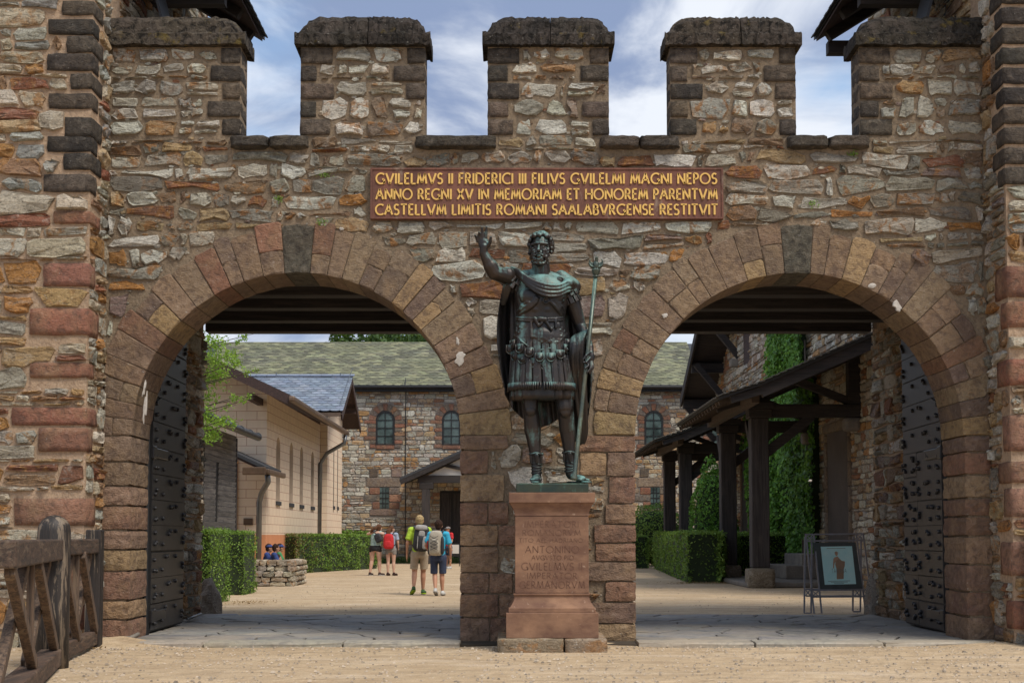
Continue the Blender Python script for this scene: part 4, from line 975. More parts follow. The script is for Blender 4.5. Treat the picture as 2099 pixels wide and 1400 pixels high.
# ---------------------------------------------------------------- pale plastered building on the left
def m_ashlar(axis):
    t = NT('jointed_plaster_' + 'xy'[axis]); s = t.n('ShaderNodeSeparateXYZ'); t.l(t.pos, s.inputs[0]); c = t.n('ShaderNodeCombineXYZ'); t.l(s.outputs[axis], c.inputs[0]); t.l(s.outputs[2], c.inputs[1])
    b = t.n('ShaderNodeTexBrick'); t.l(c.outputs[0], b.inputs['Vector']); b.inputs['Scale'].default_value = 1; b.inputs['Mortar Size'].default_value = .008; b.inputs['Mortar Smooth'].default_value = .2
    b.inputs['Brick Width'].default_value = .56; b.inputs['Row Height'].default_value = .238; b.inputs['Color1'].default_value = (.78, .63, .47, 1); b.inputs['Color2'].default_value = (.74, .60, .45, 1); b.inputs['Mortar'].default_value = (.40, .20, .13, 1)
    n = t.noise(t.map(t.pos, (1, 1, .3)), 6, 4); k = t.mix(t.ramp(n, [(.35, .25), (.65, 0)]), b.outputs['Color'], (.58, .46, .34))
    lo = t.math('LESS_THAN', s.outputs[2], 1.14); k = t.mix(lo, k, t.mix(t.ramp(n, [(.4, .4), (.6, 0)]), (.62, .27, .13), (.48, .19, .09)))
    return t.fin(k, .85, t.bump(t.noise(t.pos, 50, 3), .2, .003), spec=.3)
M['ash_x'] = m_ashlar(0); M['ash_y'] = m_ashlar(1)
def left_building():
    rng = random.Random(41)
    lb = thing('plastered_building', 'pale jointed plaster building with orange base, slit windows and blue slate roof', 'building', (-7, 23, 0))
    d1, d2, d3, d4 = 37.0, 47.3, 47.3, 51.4; y1, y2, y4 = d1 + CAM_Y, d2 + CAM_Y, d4 + CAM_Y; X1 = -6.73; X2 = -6.47
    zt = 5.0; xr = -12.6; slp = .47
    mb = MB(); mb.mi = 0
    mb.add([(X1, y1, 0), (X1, y1, zt), (xr, y1, zt + (X1 - xr) * slp), (-19, y1, zt), (-19, y1, 0)], [(0, 1, 2, 3, 4)])
    mb.mi = 1
    # long side with real slit windows: recesses cut between wall strips
    sl = []
    for px in (569.5, 596.5, 617.5, 640): d = X1 / ((px - PX0) / F_PX); sl.append(d + CAM_Y)
    hw = .33; z0, zt2 = 2.02, 4.05; y = y1; dp = .24
    def strip(ya, yb, za, zb): mb.add([(X1, ya, za), (X1, yb, za), (X1, yb, zb), (X1, ya, zb)], [(0, 1, 2, 3)])
    z0 = 2.1; zt2 = 3.95
    for s_ in sl:
        strip(y, s_ - hw, 0, zt); strip(s_ - hw, s_ + hw, 0, z0)
        N = 8; arc = [(s_ - hw * cos(pi * i / N), zt2 - hw + hw * sin(pi * i / N)) for i in range(N + 1)]
        for (a, b) in zip(arc, arc[1:]): mb.add([(X1, a[0], a[1]), (X1, b[0], b[1]), (X1, b[0], zt), (X1, a[0], zt)], [(0, 1, 2, 3)])
        ol = [(s_ - hw, z0)] + arc + [(s_ + hw, z0)]
        mb.mi = 2
        for a, b in zip(ol, ol[1:] + ol[:1]): mb.add([(X1, a[0], a[1]), (X1, b[0], b[1]), (X1 - dp, b[0], b[1]), (X1 - dp, a[0], a[1])], [(0, 1, 2, 3)])
        y = s_ + hw; mb.mi = 1
    strip(y, y2, 0, zt)
    mb.mi = 0; mb.add([(X1, y2, 0), (X2, y2, 0), (X2, y2, 5.45), (X1, y2, 5.45)], [(0, 1, 2, 3)])
    mb.mi = 1
    mb.add([(X2, y2, 0), (X2, y4, 0), (X2, y4, 5.45), (X2, (y2 + y4) / 2, 6.95), (X2, y2, 5.45)], [(0, 1, 2, 3, 4)])
    mb.build('wall', [M['ash_x'], M['ash_y'], M['slit_side']], lb, recalc=False)
    for s_ in sl:
        b = MB(); b.b2(X1 - dp - .03, X1 - dp, s_ - hw - .05, s_ + hw + .05, z0 - .05, zt2 + .05); b.build('window_back', M['slit_back'], lb)
        b = MB(); b.b2(X1 - dp + .005, X1 + .05, s_ - hw - .03, s_ + hw + .03, z0 - .12, z0 - .002); b.build('sill', M['slate_dark'], lb, bevel=.01)
    for px in (683.5, 691.5):
        d = X2 / ((px - PX0) / F_PX); s_ = d + CAM_Y; b = MB(); b.tube([(X2 + .004, s_, 2.2), (X2 + .004, s_, 4.2)], .1, 8, flat=1, upv=(0, 1, 0)); b = MB()
        b.b2(X2 - .02, X2 + .006, s_ - .10, s_ + .10, 2.2, 4.3); b.build('slit_recess', M['slit_back'], lb); b = MB(); b.b2(X2 - .02, X2 + .05, s_ - .13, s_ + .13, 2.06, 2.19); b.build('sill', M['slate_dark'], lb)
    # main roof: overhanging eave towards the courtyard
    ex, ezz = -5.86, 4.72; yA, yB = 35.4 + CAM_Y, d3 + CAM_Y - .05
    rise = slp; 
    mb = MB(); rx = xr; rzz = ezz + (ex - rx) * rise
    mb.loft([[(ex, y, ezz), (rx, y, rzz), (rx, y, rzz + .10), (ex, y, ezz + .10)] for y in (yA, yB)]); rf = mb.build('roof', M['slate_dark'], lb)
    mb = MB(); mb.loft([[(ex + .02, y, ezz - .04), (rx, y, rzz - .04), (rx, y, rzz - .004), (ex + .02, y, ezz - .004)] for y in (yA + .05, yB)]); mb.build('soffit', M['eave_board'], rf)
    mb = MB(); mb.bar((ex + .02, yA - .02, ezz - .05), (rx, yA - .02, rzz - .05), .05, .24, up=(0, 0, 1)); mb.build('barge_board', M['eave_board'], rf)
    mb = MB(); mb.b2(ex + .0, ex + .16, yA - .1, yB, ezz - .10, ezz + .05); mb.build('gutter', M['copper'], lb, bevel=.04)
    for k in range(3): mb = MB(); yy = y1 + .12 + k * 0; mb.b2(X1 - .25 - k * 1.6, X1 - .10 - k * 1.6, yA + .05, y1, zt + (.2 + k * 1.6) * slp - .42, zt + (.2 + k * 1.6) * slp - .24); mb.build('purlin', M['eave_board'], rf)
    dx, dy_ = SX(655, 46.9), 46.9 + CAM_Y
    mb = MB(); mb.tube([(ex + .08, dy_ - .1, ezz - .12), (ex + .05, dy_ - .1, ezz - .4), (dx + .25, dy_ - .05, ezz - .75), (dx + .02, dy_, ezz - 1.1), (dx, dy_, 0)], .07, 10); mb.build('downpipe', M['zinc'], lb, smooth=True)
    # cross gable with blue slates
    g = (y2 + y4) / 2; rX = -5.87; rZ = SZ(770, 49.5); eZ = SZ(843, 46.6); ye = 46.6 + CAM_Y; yr = 49.5 + CAM_Y
    mb = MB(); mb.loft([[(x, ye, eZ - .08), (x, yr, rZ - .03), (x, 2 * yr - ye, eZ - .08), (x, 2 * yr - ye, eZ - .16), (x, yr, rZ - .14), (x, ye, eZ - .16)] for x in (-11.5, rX)]); r2 = mb.build('cross_roof', M['eave_board'], lb)
    pal = [(.4, (.20, .235, .31)), (.3, (.17, .20, .27)), (.3, (.235, .27, .345))]
    s1 = slates(-11.4, rX + .03, (ye - .05, eZ), (yr, rZ), rng, .34, .22, pal)
    emit(r2, s1, M['blue_slate'], 'roof_slate', 'roof_slates', 300, smooth=False)
    mb = MB()
    for k in range(14): mb.box((-11.2 + k * .4, yr - .04, rZ + .03), (.42, .26, .03), rx=.35)
    mb.build('ridge_slates', M['blue_slate2'], r2, kind='stuff')
    for x in (SX(565, 49.5), SX(697, 49.5)): mb = MB(); mb.bar((x, yr - .12, rZ - .05), (x, yr - .12, rZ + .12), .03, .03); mb.build('snow_hook', M['zinc'], r2)
    mb = MB(); mb.tube([(SX(722, 49.5), yr - .05, rZ + .3), (SX(716, 49.4), yr - .15, rZ + .03), (SX(697, 47), ye + .3, eZ + .3)], .014, 5); mb.build('lightning_wire', M['zinc'], r2)
    for (ya, za), (yb, zb) in (((ye, eZ - .2), (yr, rZ - .16)), ((2 * yr - ye, eZ - .2), (yr, rZ - .16))):
        mb = MB(); mb.bar((rX - .02, ya, za), (rX - .02, yb, zb), .05, .22); mb.build('barge_board', M['eave_board'], r2)
    for yy, zz in ((yr - 1.5, rZ - 1.15), (yr + 1.5, rZ - 1.15), (yr, rZ - .35)):
        mb = MB(); mb.b2(X2 - .1, rX - .05, yy - .08, yy + .08, zz - .1, zz + .06); mb.build('purlin', M['eave_board'], r2)
    mb = MB(); mb.b2(-11.3, rX - .05, ye - .08, ye - .02, eZ - .17, eZ - .04); mb.build('eave_board', M['copper'], r2)
    # wooden door in the gable, sign plate
    mb = MB(); mb.b2(SX(471, d1), SX(487, d1), y1 - .05, y1 - .01, 0, SZ(940, d1)); dr = mb.build('door', M['door_wood'], lb)
    for k in range(4): mb = MB(); z = .25 + k * .75; mb.b2(SX(474, d1), SX(484, d1), y1 - .068, y1 - .051, z, z + .6); mb.build('door_panel', M['door_wood'], dr)
    sg = MB(); sg.b2(SX(500, d1), SX(519, d1), y1 - .04, y1 - .008, SZ(1076, d1), SZ(1062, d1)); tag(sg.build('wall_plate', M['copper'], None, bevel=.008), 'small blank brown metal plate on the pale wall beside the downpipe', 'plate')
    # lean-to porch roof with gutter, lamp and pipe
    po = thing('lean_to_roof', 'small slate lean-to roof over the wooden side door with a grey drainpipe', 'porch roof', (-7, 21.5, 0))
    da, db = 34.5, 37.0; ya, yb = da + CAM_Y, db + CAM_Y - .012; xa, za = SX(467, 35.5), SZ(925, 35.5); xb, zb = SX(556, 35.5), SZ(966, 35.5)
    mb = MB(); mb.loft([[(xa, y, za), (xb, y, zb), (xb, y, zb + .09), (xa, y, za + .09)] for y in (ya, yb)]); mb.build('roof', M['slate_dark'], po)
    mb = MB(); mb.loft([[(xa, y, za - .06), (xb, y, zb - .06), (xb, y, zb - .004), (xa, y, za - .004)] for y in (ya + .02, yb)]); mb.build('boarding', M['eave_board'], po)
    mb = MB(); mb.b2(xb - .55, xb + .04, ya - .1, ya - .02, zb - .14, zb + .06); mb.build('gutter_end', M['copper'], po, bevel=.02)
    mb = MB(); mb.b2(xb, xb + .13, ya - .02, yb, zb - .12, zb + .02); mb.build('gutter', M['copper'], po, bevel=.03)
    px_ = SX(527, 36); mb = MB(); mb.tube([(xb + .02, ya + .3, zb - .13), (xb + .02, ya + .4, zb - .3), (px_ + .08, 22.2, zb - .55), (px_, 22.3, zb - .8), (px_, 22.3, 0)], .075, 10); mb.build('downpipe', M['zinc'], po, smooth=True)
    lm = MB(); lm.ell((SX(487, 36.5), 22.2, SZ(949, 36.5)), .05); tag(lm.build('porch_lamp', M['lamp'], None, smooth=True), 'tiny lit amber lamp under the lean-to roof', 'lamp')
    # dark weatherboarded shed building
    sb = thing('boarded_shed', 'dark weatherboarded outbuilding with narrow slit opening behind the left door leaf', 'shed', (-7.5, 17, 0))
    ya, yb = 29.8 + CAM_Y, 33.2 + CAM_Y; X = -6.80
    mb = MB(); mb.b2(-10, X - .05, ya, yb, 0, 3.5); mb.build('frame', M['black_edge'], sb); rr = 0; z = .05
    while z < 3.45:
        for (a, b) in (((ya, yb),) if not (1.35 < z < 2.72) else ((ya, ya + 1.15), (ya + 1.45, yb))):
            mb = MB(); mb.col = (.8 + .4 * rng.random(), .8 + .4 * rng.random(), .85, rng.random()); mb.col = (mb.col[0], mb.col[0], mb.col[0], rng.random()); mb.bar((X, a, z + .06), (X, b, z + .06), .03, .118, up=(.18, 0, 1)); mb.build('board', M['clad'], sb)
        z += .125
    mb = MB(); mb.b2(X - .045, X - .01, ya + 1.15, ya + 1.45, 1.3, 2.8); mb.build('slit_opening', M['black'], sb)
    mb = MB(); mb.b2(X - .06, X + .03, yb, yb + .1, 0, 3.5); mb.build('corner_post', M['dark_post'], sb)
    gx = -6.2; gz = 3.52; mb = MB(); mb.tube([(gx, 26.3 + CAM_Y, gz), (gx, 33 + CAM_Y, gz - .02)], .085, 10); mb.build('gutter', M['zinc_dark'], sb, smooth=True)
    mb = MB(); mb.loft([[(gx - .05, y, gz + .03), (-10, y, gz + 1.7), (-10, y, gz + 1.78), (gx - .05, y, gz + .09)] for y in (26.3 + CAM_Y, 33.3 + CAM_Y)]); mb.build('roof', M['slate_dark'], sb)
    for k in range(7): mb = MB(); yy = 26.6 + CAM_Y + k * 1.05; mb.tube([(gx, yy - .012, gz), (gx, yy + .012, gz)], .098, 10); mb.build('gutter_bracket', M['zinc'], sb)
    mb = MB(); mb.b2(-10, X - .02, 28.4 + CAM_Y, ya - .002, 0, 3.5); w_ = mb.build('stone_end', M['mortar_far'], sb)
    st = rubble(28.42 + CAM_Y, ya - .01, 0, 3.45, sideR(X - .02), rng, [(1, (.55, .5, .42)), (.5, (.48, .42, .33))], None, w=(.14, .35), joint=.025, proud=.02, n_mid=0); emit(w_, st, M['rubble_far'], 'stone', 'x', smooth=False)
def _mk():
    M['slit_back'] = m_simple('slit_back', (.20, .16, .125), .9); M['slit_side'] = m_simple('slit_reveal', (.60, .48, .37), .9, bs=.1); M['blue_slate2'] = m_simple('ridge_slate', (.20, .235, .31), .4, bs=.1)
    M['door_wood'] = m_wood('door_wood', (.25, .12, .055), (.12, .055, .03), 2); M['clad'] = m_wood('dark_cladding', (.16, .15, .14), (.06, .055, .055), 1)
    M['zinc_dark'] = m_simple('dark_zinc', (.05, .05, .055), .35, .6, .1)
    t = NT('amber_lamp'); t.fin((.9, .4, .08), .5); t.b.inputs['Emission Color'].default_value = (1, .4, .05, 1); t.b.inputs['Emission Strength'].default_value = 1.5; M['lamp'] = t.m
_mk(); left_building()
# ---------------------------------------------------------------- stone building and porticos on the right
WX = 7.5
def right_building():
    rng = random.Random(51)
    rb = thing('stone_building', 'rubble stone building with ivy running along the right side of the courtyard', 'building', (8.5, 20, 0))
    ya, yb = 23.0 + CAM_Y, 49.2 + CAM_Y; top = 9.0
    mb = MB(); mb.b2(WX, WX + 9, ya, yb, 0, top); mb.build('wall', M['mortar_far'], rb)
    def Yat(px): return WX / ((px - PX0) / F_PX) + CAM_Y
    dy0, dy1 = Yat(1742), Yat(1698); wn = [(Yat(1534), Yat(1522), 1.0, 3.6), (Yat(1532), Yat(1524), 7.6 - .6, 8.8)]
    w3 = (Yat(1541), Yat(1528), SZ(745, 43), 8.8)
    def free(u, z):
        if dy0 - .28 < u < dy1 + .28 and z < 3.75: return False
        if w3[0] < u < w3[1] and z > w3[2]: return False
        if wn[0][0] - .25 < u < wn[0][1] + .2 and wn[0][2] - .2 < z < 3.8: return False
        return True
    st = rubble(ya, 30.0 + CAM_Y, 0, 7.0, sideL(WX), rng, PAL_FAR, free, w=(.2, .5), joint=.028, proud=.03, rough=.9, jit=.014, hs=((.2, .06, .09), (.5, .11, .17), (.3, .17, .24)))
    s2 = rubble(30.0 + CAM_Y, yb - .02, 0, 9.0, sideL(WX), rng, PAL_FAR, free, w=(.28, .62), joint=.03, proud=.035, rough=.9, jit=.014, n_mid=0, hs=((.2, .08, .1), (.5, .14, .19), (.3, .19, .27)))
    for s in s2: s.a *= .4
    emit(rb, st + s2, M['rubble_far'], 'rubble_stone', 'rubble_stones', 300, smooth=False)
    # doorway
    mb = MB(); mb.b2(WX - .015, WX + .02, dy0, dy1, 0, 3.5); mb.build('doorway', M['brown_door'], rb)
    for a, b in ((dy0 - .24, dy0), (dy1, dy1 + .24)):
        z = 0
        while z < 3.5: h = .55; p = corner_block(WX - .06, WX + .1, a, b, z + .004, min(z + h, 3.5) - .004, rng, jcol((.25, .20, .16), rng), 3, .012, .004); emit(rb, [p], M['sand_block'], 'door_stone', 'x'); z += h
    p = corner_block(WX - .07, WX + .1, dy0 - .3, dy1 + .3, 3.51, 3.74, rng, jcol((.25, .20, .16), rng), 4, .012, .004); emit(rb, [p], M['sand_block'], 'lintel', 'x')
    for a, b in ((wn[0][0] - .2, wn[0][0]), (wn[0][1], wn[0][1] + .16)):
        p = corner_block(WX - .06, WX + .1, a, b, .8, 3.7, rng, jcol((.27, .20, .16), rng), 3, .01, .004); emit(rb, [p], M['sand_block'], 'jamb', 'x')
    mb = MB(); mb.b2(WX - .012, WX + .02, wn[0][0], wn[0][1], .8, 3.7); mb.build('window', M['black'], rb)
    mb = MB(); mb.b2(WX - .012, WX + .02, w3[0], w3[1], w3[2], w3[3]); mb.build('window', M['eave_board'], rb)
    # high gable roof overhanging towards the courtyard
    ox = 6.3; ye, ze = 50.2 + CAM_Y, SZ(822, 55.4 / 55.4 * 50.2); yr, zr = ye - 7.5, ze + 7.5 * .447
    mb = MB(); mb.loft([[(x, ye, ze), (x, yr, zr), (x, yr, zr + .14), (x, ye, ze + .14)] for x in (ox, WX + 8)]); rf = mb.build('roof', M['slate_dark'], rb)
    mb = MB(); mb.loft([[(x, ye - .02, ze - .04), (x, yr, zr - .04), (x, yr, zr - .005), (x, ye - .02, ze - .005)] for x in (ox + .03, WX + 8)]); mb.build('boarding', M['dark_board'], rf)
    mb = MB(); mb.bar((ox, ye, ze - .05), (ox, yr, zr - .05), .07, .34); mb.build('barge_board', M['dark_wood'], rf)
    for k in range(4): mb = MB(); t = k / 3.2; yy, zz = ye + (yr - ye) * t - .3, ze + (zr - ze) * t - .05; mb.b2(ox + .04, WX + .3, yy - .12, yy + .12, zz - .26, zz - .02 + .1); mb.build('purlin', M['dark_wood'], rf)
    for k in (0, 1.15, 2.3):
        t = k / 3.2 ; yy, zz = ye + (yr - ye) * t - .3, ze + (zr - ze) * t - .2
        mb = MB(); mb.bar((WX + .02, yy - .0, zz - 1.3), (ox + .15, yy, zz), .2, .2); mb.build('roof_brace', M['dark_wood'], rf)
        mb = MB(); mb.b2(WX - .3, WX + .1, yy - .16, yy + .16, zz - 1.65, zz - 1.38); mb.build('corbel', M['grey_stone'], rb, bevel=.06)
    # threshold podium and steps
    mb = MB(); mb.b2(5.0, WX, 28.9 + CAM_Y, 34.0 + CAM_Y, 0, .11); mb.build('podium', M['grey_stone'], rb, bevel=.03)
    for k, (a, b, h) in enumerate(((6.3, WX, .42), (6.75, WX, .68))): mb = MB(); mb.b2(a, b, 31.2 + CAM_Y + k * .35, 33.6 + CAM_Y, .112, h); mb.build('step', M['grey_stone'], rb, bevel=.02)
    return rb
def portico():
    po = thing('timber_portico', 'near dark timber portico with two posts on stone blocks before the ivy wall', 'portico', (5.3, 29 + CAM_Y, 0))
    d0, d1_ = 27.0, 33.9; ex, ez = 4.15, 3.83; wx, wz = WX - .02, 3.83 + (WX - .02 - 4.15) * .415; y0, y1 = d0 + CAM_Y, d1_ + CAM_Y; rng = random.Random(61)
    kx, kz = 5.0, ez + .85 * .33; wz = kz + (wx - kx) * .44
    mb = MB()
    for (xa, za), (xb, zb) in (((ex, ez), (kx, kz)), ((kx, kz), (wx, wz))): mb.loft([[(xa, y, za), (xb, y, zb), (xb, y, zb + .06), (xa, y, za + .06)] for y in (y0, y1)])
    rf = mb.build('roof', M['slate_dark'], po)
    mb = MB()
    for k in range(46):
        t = k / 46; x = ex + (wx - ex) * t; z = ez + (x - ex) * .33 if x < kx else kz + (x - kx) * .44
        mb.box((x, y0 + .06, z + .075 + .01 * (k % 2)), (.10, .30, .015), ry=-.40)
    for k in range(38): mb.box((ex + .04, y0 + k * .182 + .09, ez + .07 + .008 * (k % 2)), (.3, .17, .015), ry=-.32)
    mb.build('verge_slates', M['far_slate_edge'], rf, kind='stuff')
    for y in (y0 + .12, 29 + CAM_Y, 33.2 + CAM_Y):
        mb = MB(); mb.bar((ex + .25, y, ez + .0), (kx, y, kz - .10), .15, .15); mb.bar((kx, y, kz - .12), (wx, y, wz - .13), .15, .24); mb.build('principal_rafter', M['dark_wood'], rf)
    n = 17
    for k in range(n):
        y = y0 + .3 + k * (y1 - y0 - .45) / (n - 1); mb = MB(); mb.bar((ex + .04, y, ez - .05), (kx + .4, y, kz + .176 - .06), .075, .085); mb.build('rafter', M['wood_rafter'], rf)
    mb = MB(); mb.bar((4.98, y0 + .55, kz - .2), (4.98, y1 - .1, kz - .2), .16, .20); mb.build('wall_plate_beam', M['wood_rafter'], rf)
    for d in (29.0, 33.2):
        y = d + CAM_Y; X = 5.30; zb = .42 if d < 30 else .40; tt = 3.62
        mb = MB(); mb.col = (1, 1, 1, rng.random()); mb.b2(X - .19, X + .19, y - .19, y + .19, zb, tt); mb.build('post', M['dark_post'], po, bevel=.025)
        b = corner_block(X - .29, X + .29, y - .29, y + .29, -.05, zb - .002, rng, jcol((.27, .225, .17), rng), 4, .02, .006); emit(po, [b], M['rubble_far'], 'post_base', 'x')
        mb = MB(); mb.b2(X - .24, X + .26, y - .22, y + .22, tt, tt + .2); mb.b2(X - .28, X + .30, y - .24, y + .24, tt + .201, tt + .34); mb.build('post_head', M['dark_wood'], po, bevel=.02)
        mb = MB(); mb.b2(X + .26, wx, y - .13, y + .13, tt + .02, tt + .30); mb.build('tie_beam', M['dark_wood'], po, bevel=.015)
        mb = MB(); mb.bar((X + .15, y, tt - .75), (X + 1.15, y, tt + .05), .17, .20); mb.build('brace', M['dark_wood'], po)
        mb = MB(); mb.bar((X - .02, y + .15, tt - .95), (X - .02, y + 1.1, tt - .02), .15, .18); mb.build('brace', M['dark_wood'], po)
        mb = MB(); mb.b2(wx - .26, wx, y - .12, y + .12, tt + .31, wz - .25); mb.build('king_post', M['dark_wood'], po)
        mb = MB(); mb.bar((X + .6, y, tt + .9), (wx - .2, y, tt + .36), .16, .16); mb.build('strut', M['dark_wood'], po)
        mb = MB(); mb.b2(wx - .36, wx, y - .16, y + .16, tt - .28, tt + .018); mb.build('corbel', M['grey_stone'], po, bevel=.08)
    return po
def _mk2():
    M['brown_door'] = m_simple('brown_door', (.10, .075, .06), .7, 0, .3, 12, .4); M['dark_board'] = m_wood('dark_boarding', (.040, .030, .028), (.014, .012, .012), 0)
    M['wood_rafter'] = m_wood('rafter_timber', (.10, .07, .05), (.035, .026, .022), 0); M['far_slate_edge'] = m_simple('verge_slate', (.10, .095, .085), .7)
_mk2(); RB = right_building(); PO = portico()
P2 = copy_tree(PO); P2.location.y += 12.3; P2['label'] = 'farther dark timber portico beyond the green ivy mound'; PO['group'] = P2['group'] = 'timber porticos along the right building'
# ---------------------------------------------------------------- bronze emperor on his pedestal
def m_bronze(name, base, pat, amt=1.0):
    t = NT(name); g = t.n('ShaderNodeNewGeometry'); s = t.n('ShaderNodeSeparateXYZ'); t.l(g.outputs['Normal'], s.inputs[0])
    st = t.noise(t.map(t.pos, (9, 9, 1.3)), 1, 5, .65, .3); bl = t.noise(t.pos, 3.1, 4, .6); fi = t.noise(t.pos, 45, 4, .65)
    v = t.math('ADD', t.math('MULTIPLY', st, 1.0), t.math('MULTIPLY', bl, .8)); v = t.math('ADD', v, t.math('MULTIPLY', s.outputs[2], .30)); v = t.math('ADD', v, t.math('MULTIPLY', fi, .25))
    m = t.math('MULTIPLY', t.ramp(v, [(.0, 0), (1, 1)]), 1)
    r = t.n('ShaderNodeMapRange'); t.l(v, r.inputs[0]); r.inputs[1].default_value = 1.09; r.inputs[2].default_value = 1.46; r.inputs[4].default_value = amt
    c = t.mix(r.outputs[0], t.mix(t.ramp(bl, [(.4, 0), (.6, 1)]), base, (base[0] * 1.6, base[1] * 1.25, base[2])), pat)
    t.l(r.outputs[0], t.b.inputs['Roughness']); rr = t.math('MULTIPLY_ADD', r.outputs[0], .30, .42)
    mt = t.math('MULTIPLY_ADD', r.outputs[0], -.55, .65)
    return t.fin(c, rr, t.bump(fi, .25, .006), mt)
M['bronze'] = m_bronze('patinated_bronze', (.034, .033, .034), (.15, .30, .28)); M['bronze_green'] = m_bronze('green_bronze', (.04, .06, .05), (.13, .33, .25), 1.0)
M['bronze_staff'] = m_bronze('staff_bronze', (.08, .10, .085), (.21, .40, .34), 1.0)
def m_pink():
    t = NT('pedestal_sandstone'); a = t.noise(t.pos, 2.4, 5, .6); b = t.noise(t.map(t.pos, (1, 1, 2)), 7, 5, .6); f = t.noise(t.pos, 70, 3, .6)
    c = t.mix(t.ramp(a, [(.38, 0), (.62, 1)]), (.262, .148, .092), (.195, .108, .068)); c = t.mix(t.ramp(b, [(.37, .75), (.62, 0)]), c, (.13, .066, .045)); c = t.mix(t.ramp(t.noise(t.pos, 22, 3), [(.67, 0), (.74, .5)]), c, (.5, .36, .26))
    c = t.mix(t.ramp(t.noise(t.pos, 1.7, 4, .6), [(.5, 0), (.66, .5)]), c, (.40, .23, .135))
    return t.fin(c, .82, t.bump(f, .35, .003, t.bump(b, .25, .012)), spec=.3)
M['pink'] = m_pink()
SYC = -0.70
def q(px, py, dy=0): return P3(px, py, SYC + dy)
def rp(n): return n / 206.0
M['cut_faint'] = m_simple('worn_cut_letter', (.175, .09, .058), .9)
def build_pedestal():
    rng = random.Random(71); pd = thing('pedestal', 'red sandstone pedestal with cut Latin inscription standing before the middle pier', 'pedestal', (.385, SYC, 0))
    cx = P(1132.5, 1330, -1.2)[0]; Y = SYC
    def zz(py, yf): return P(1132, py, yf)[1]
    for a, b in ((-.52, .109), (.112, .52)):
        pc = corner_block(cx + a, cx + b, -1.21, -.19, -.03, zz(1308, -1.2), rng, jcol((.30, .235, .175), rng), 6, .007, .005); emit(pd, [pc], M['rubble_far'], 'base_slab', 'x')
    def stack(name, prof, mat, bev=.006):
        rings = []
        for hw, z in prof: rings.append([(cx - hw, Y - hw, z), (cx + hw, Y - hw, z), (cx + hw, Y + hw, z), (cx - hw, Y + hw, z)])
        mb = MB(); mb.loft(rings); return mb.build(name, mat, pd, bevel=bev)
    z0 = zz(1308, -1.14); z1 = zz(1256, -1.14); z2 = zz(1215, -1.07); z3 = zz(1057, -1.07); z4 = zz(1028, -1.1); z5 = zz(1009, -1.12)
    stack('plinth', [(.438, z0 + .001), (.438, z1)], M['pink'])
    prof = [(.438 - .025, z1 + .001), (.413, z1 + .045)]
    for i in range(9): t = i / 8; prof.append((.40 - .045 * sin(t * pi / 2), z1 + .05 + (z2 - z1 - .075) * t))
    prof += [(.368, z2 - .02), (.368, z2 - .004)]
    stack('base_moulding', prof, M['pink'], .003)
    stack('shaft', [(.352, z2 - .003), (.352, z3)], M['pink'])
    prof = [(.357, z3 + .001), (.357, z3 + .012)]
    for i in range(8): t = i / 7; prof.append((.355 + .042 * (1 - cos(t * pi / 2)), z3 + .014 + (z4 - z3 - .03) * t))
    prof += [(.400, z4 - .012)]
    stack('cornice_moulding', prof, M['pink'], .003); stack('cap_slab', [(.410, z4 - .011), (.412, z5)], M['pink'])
    yf = Y - .352
    for tx, a, b, t, bo, w in (('IMPERATORI', 1076, 1186, 1068, 1080, .08), ('ROMANORVM', 1071, 1190, 1086, 1096.5, .08), ('TITO AEL HADRIANO', 1064, 1195, 1103, 1111, .08), ('ANTONINO', 1077, 1187, 1119, 1132.5, .09), ('AVGVSTO PIO', 1090, 1176, 1138, 1147, .09), ('GVILELMVS II', 1069, 1193, 1153, 1167.5, .10), ('IMPERATOR', 1081, 1183, 1173.5, 1185, .10), ('GERMANORVM', 1065, 1199, 1191, 1205, .10)):
        X0, Z1 = P(a, t, yf); X1, Z0 = P(b, bo, yf); mb = MB(); text_line(mb, tx, X0, X1, Z0, Z1 - Z0, yf - .0005, .0015, w, .22); mb.build('inscription_line', M['cut_letter' if bo > 1115 else 'cut_faint'], pd)
    return z5
PZ = build_pedestal()
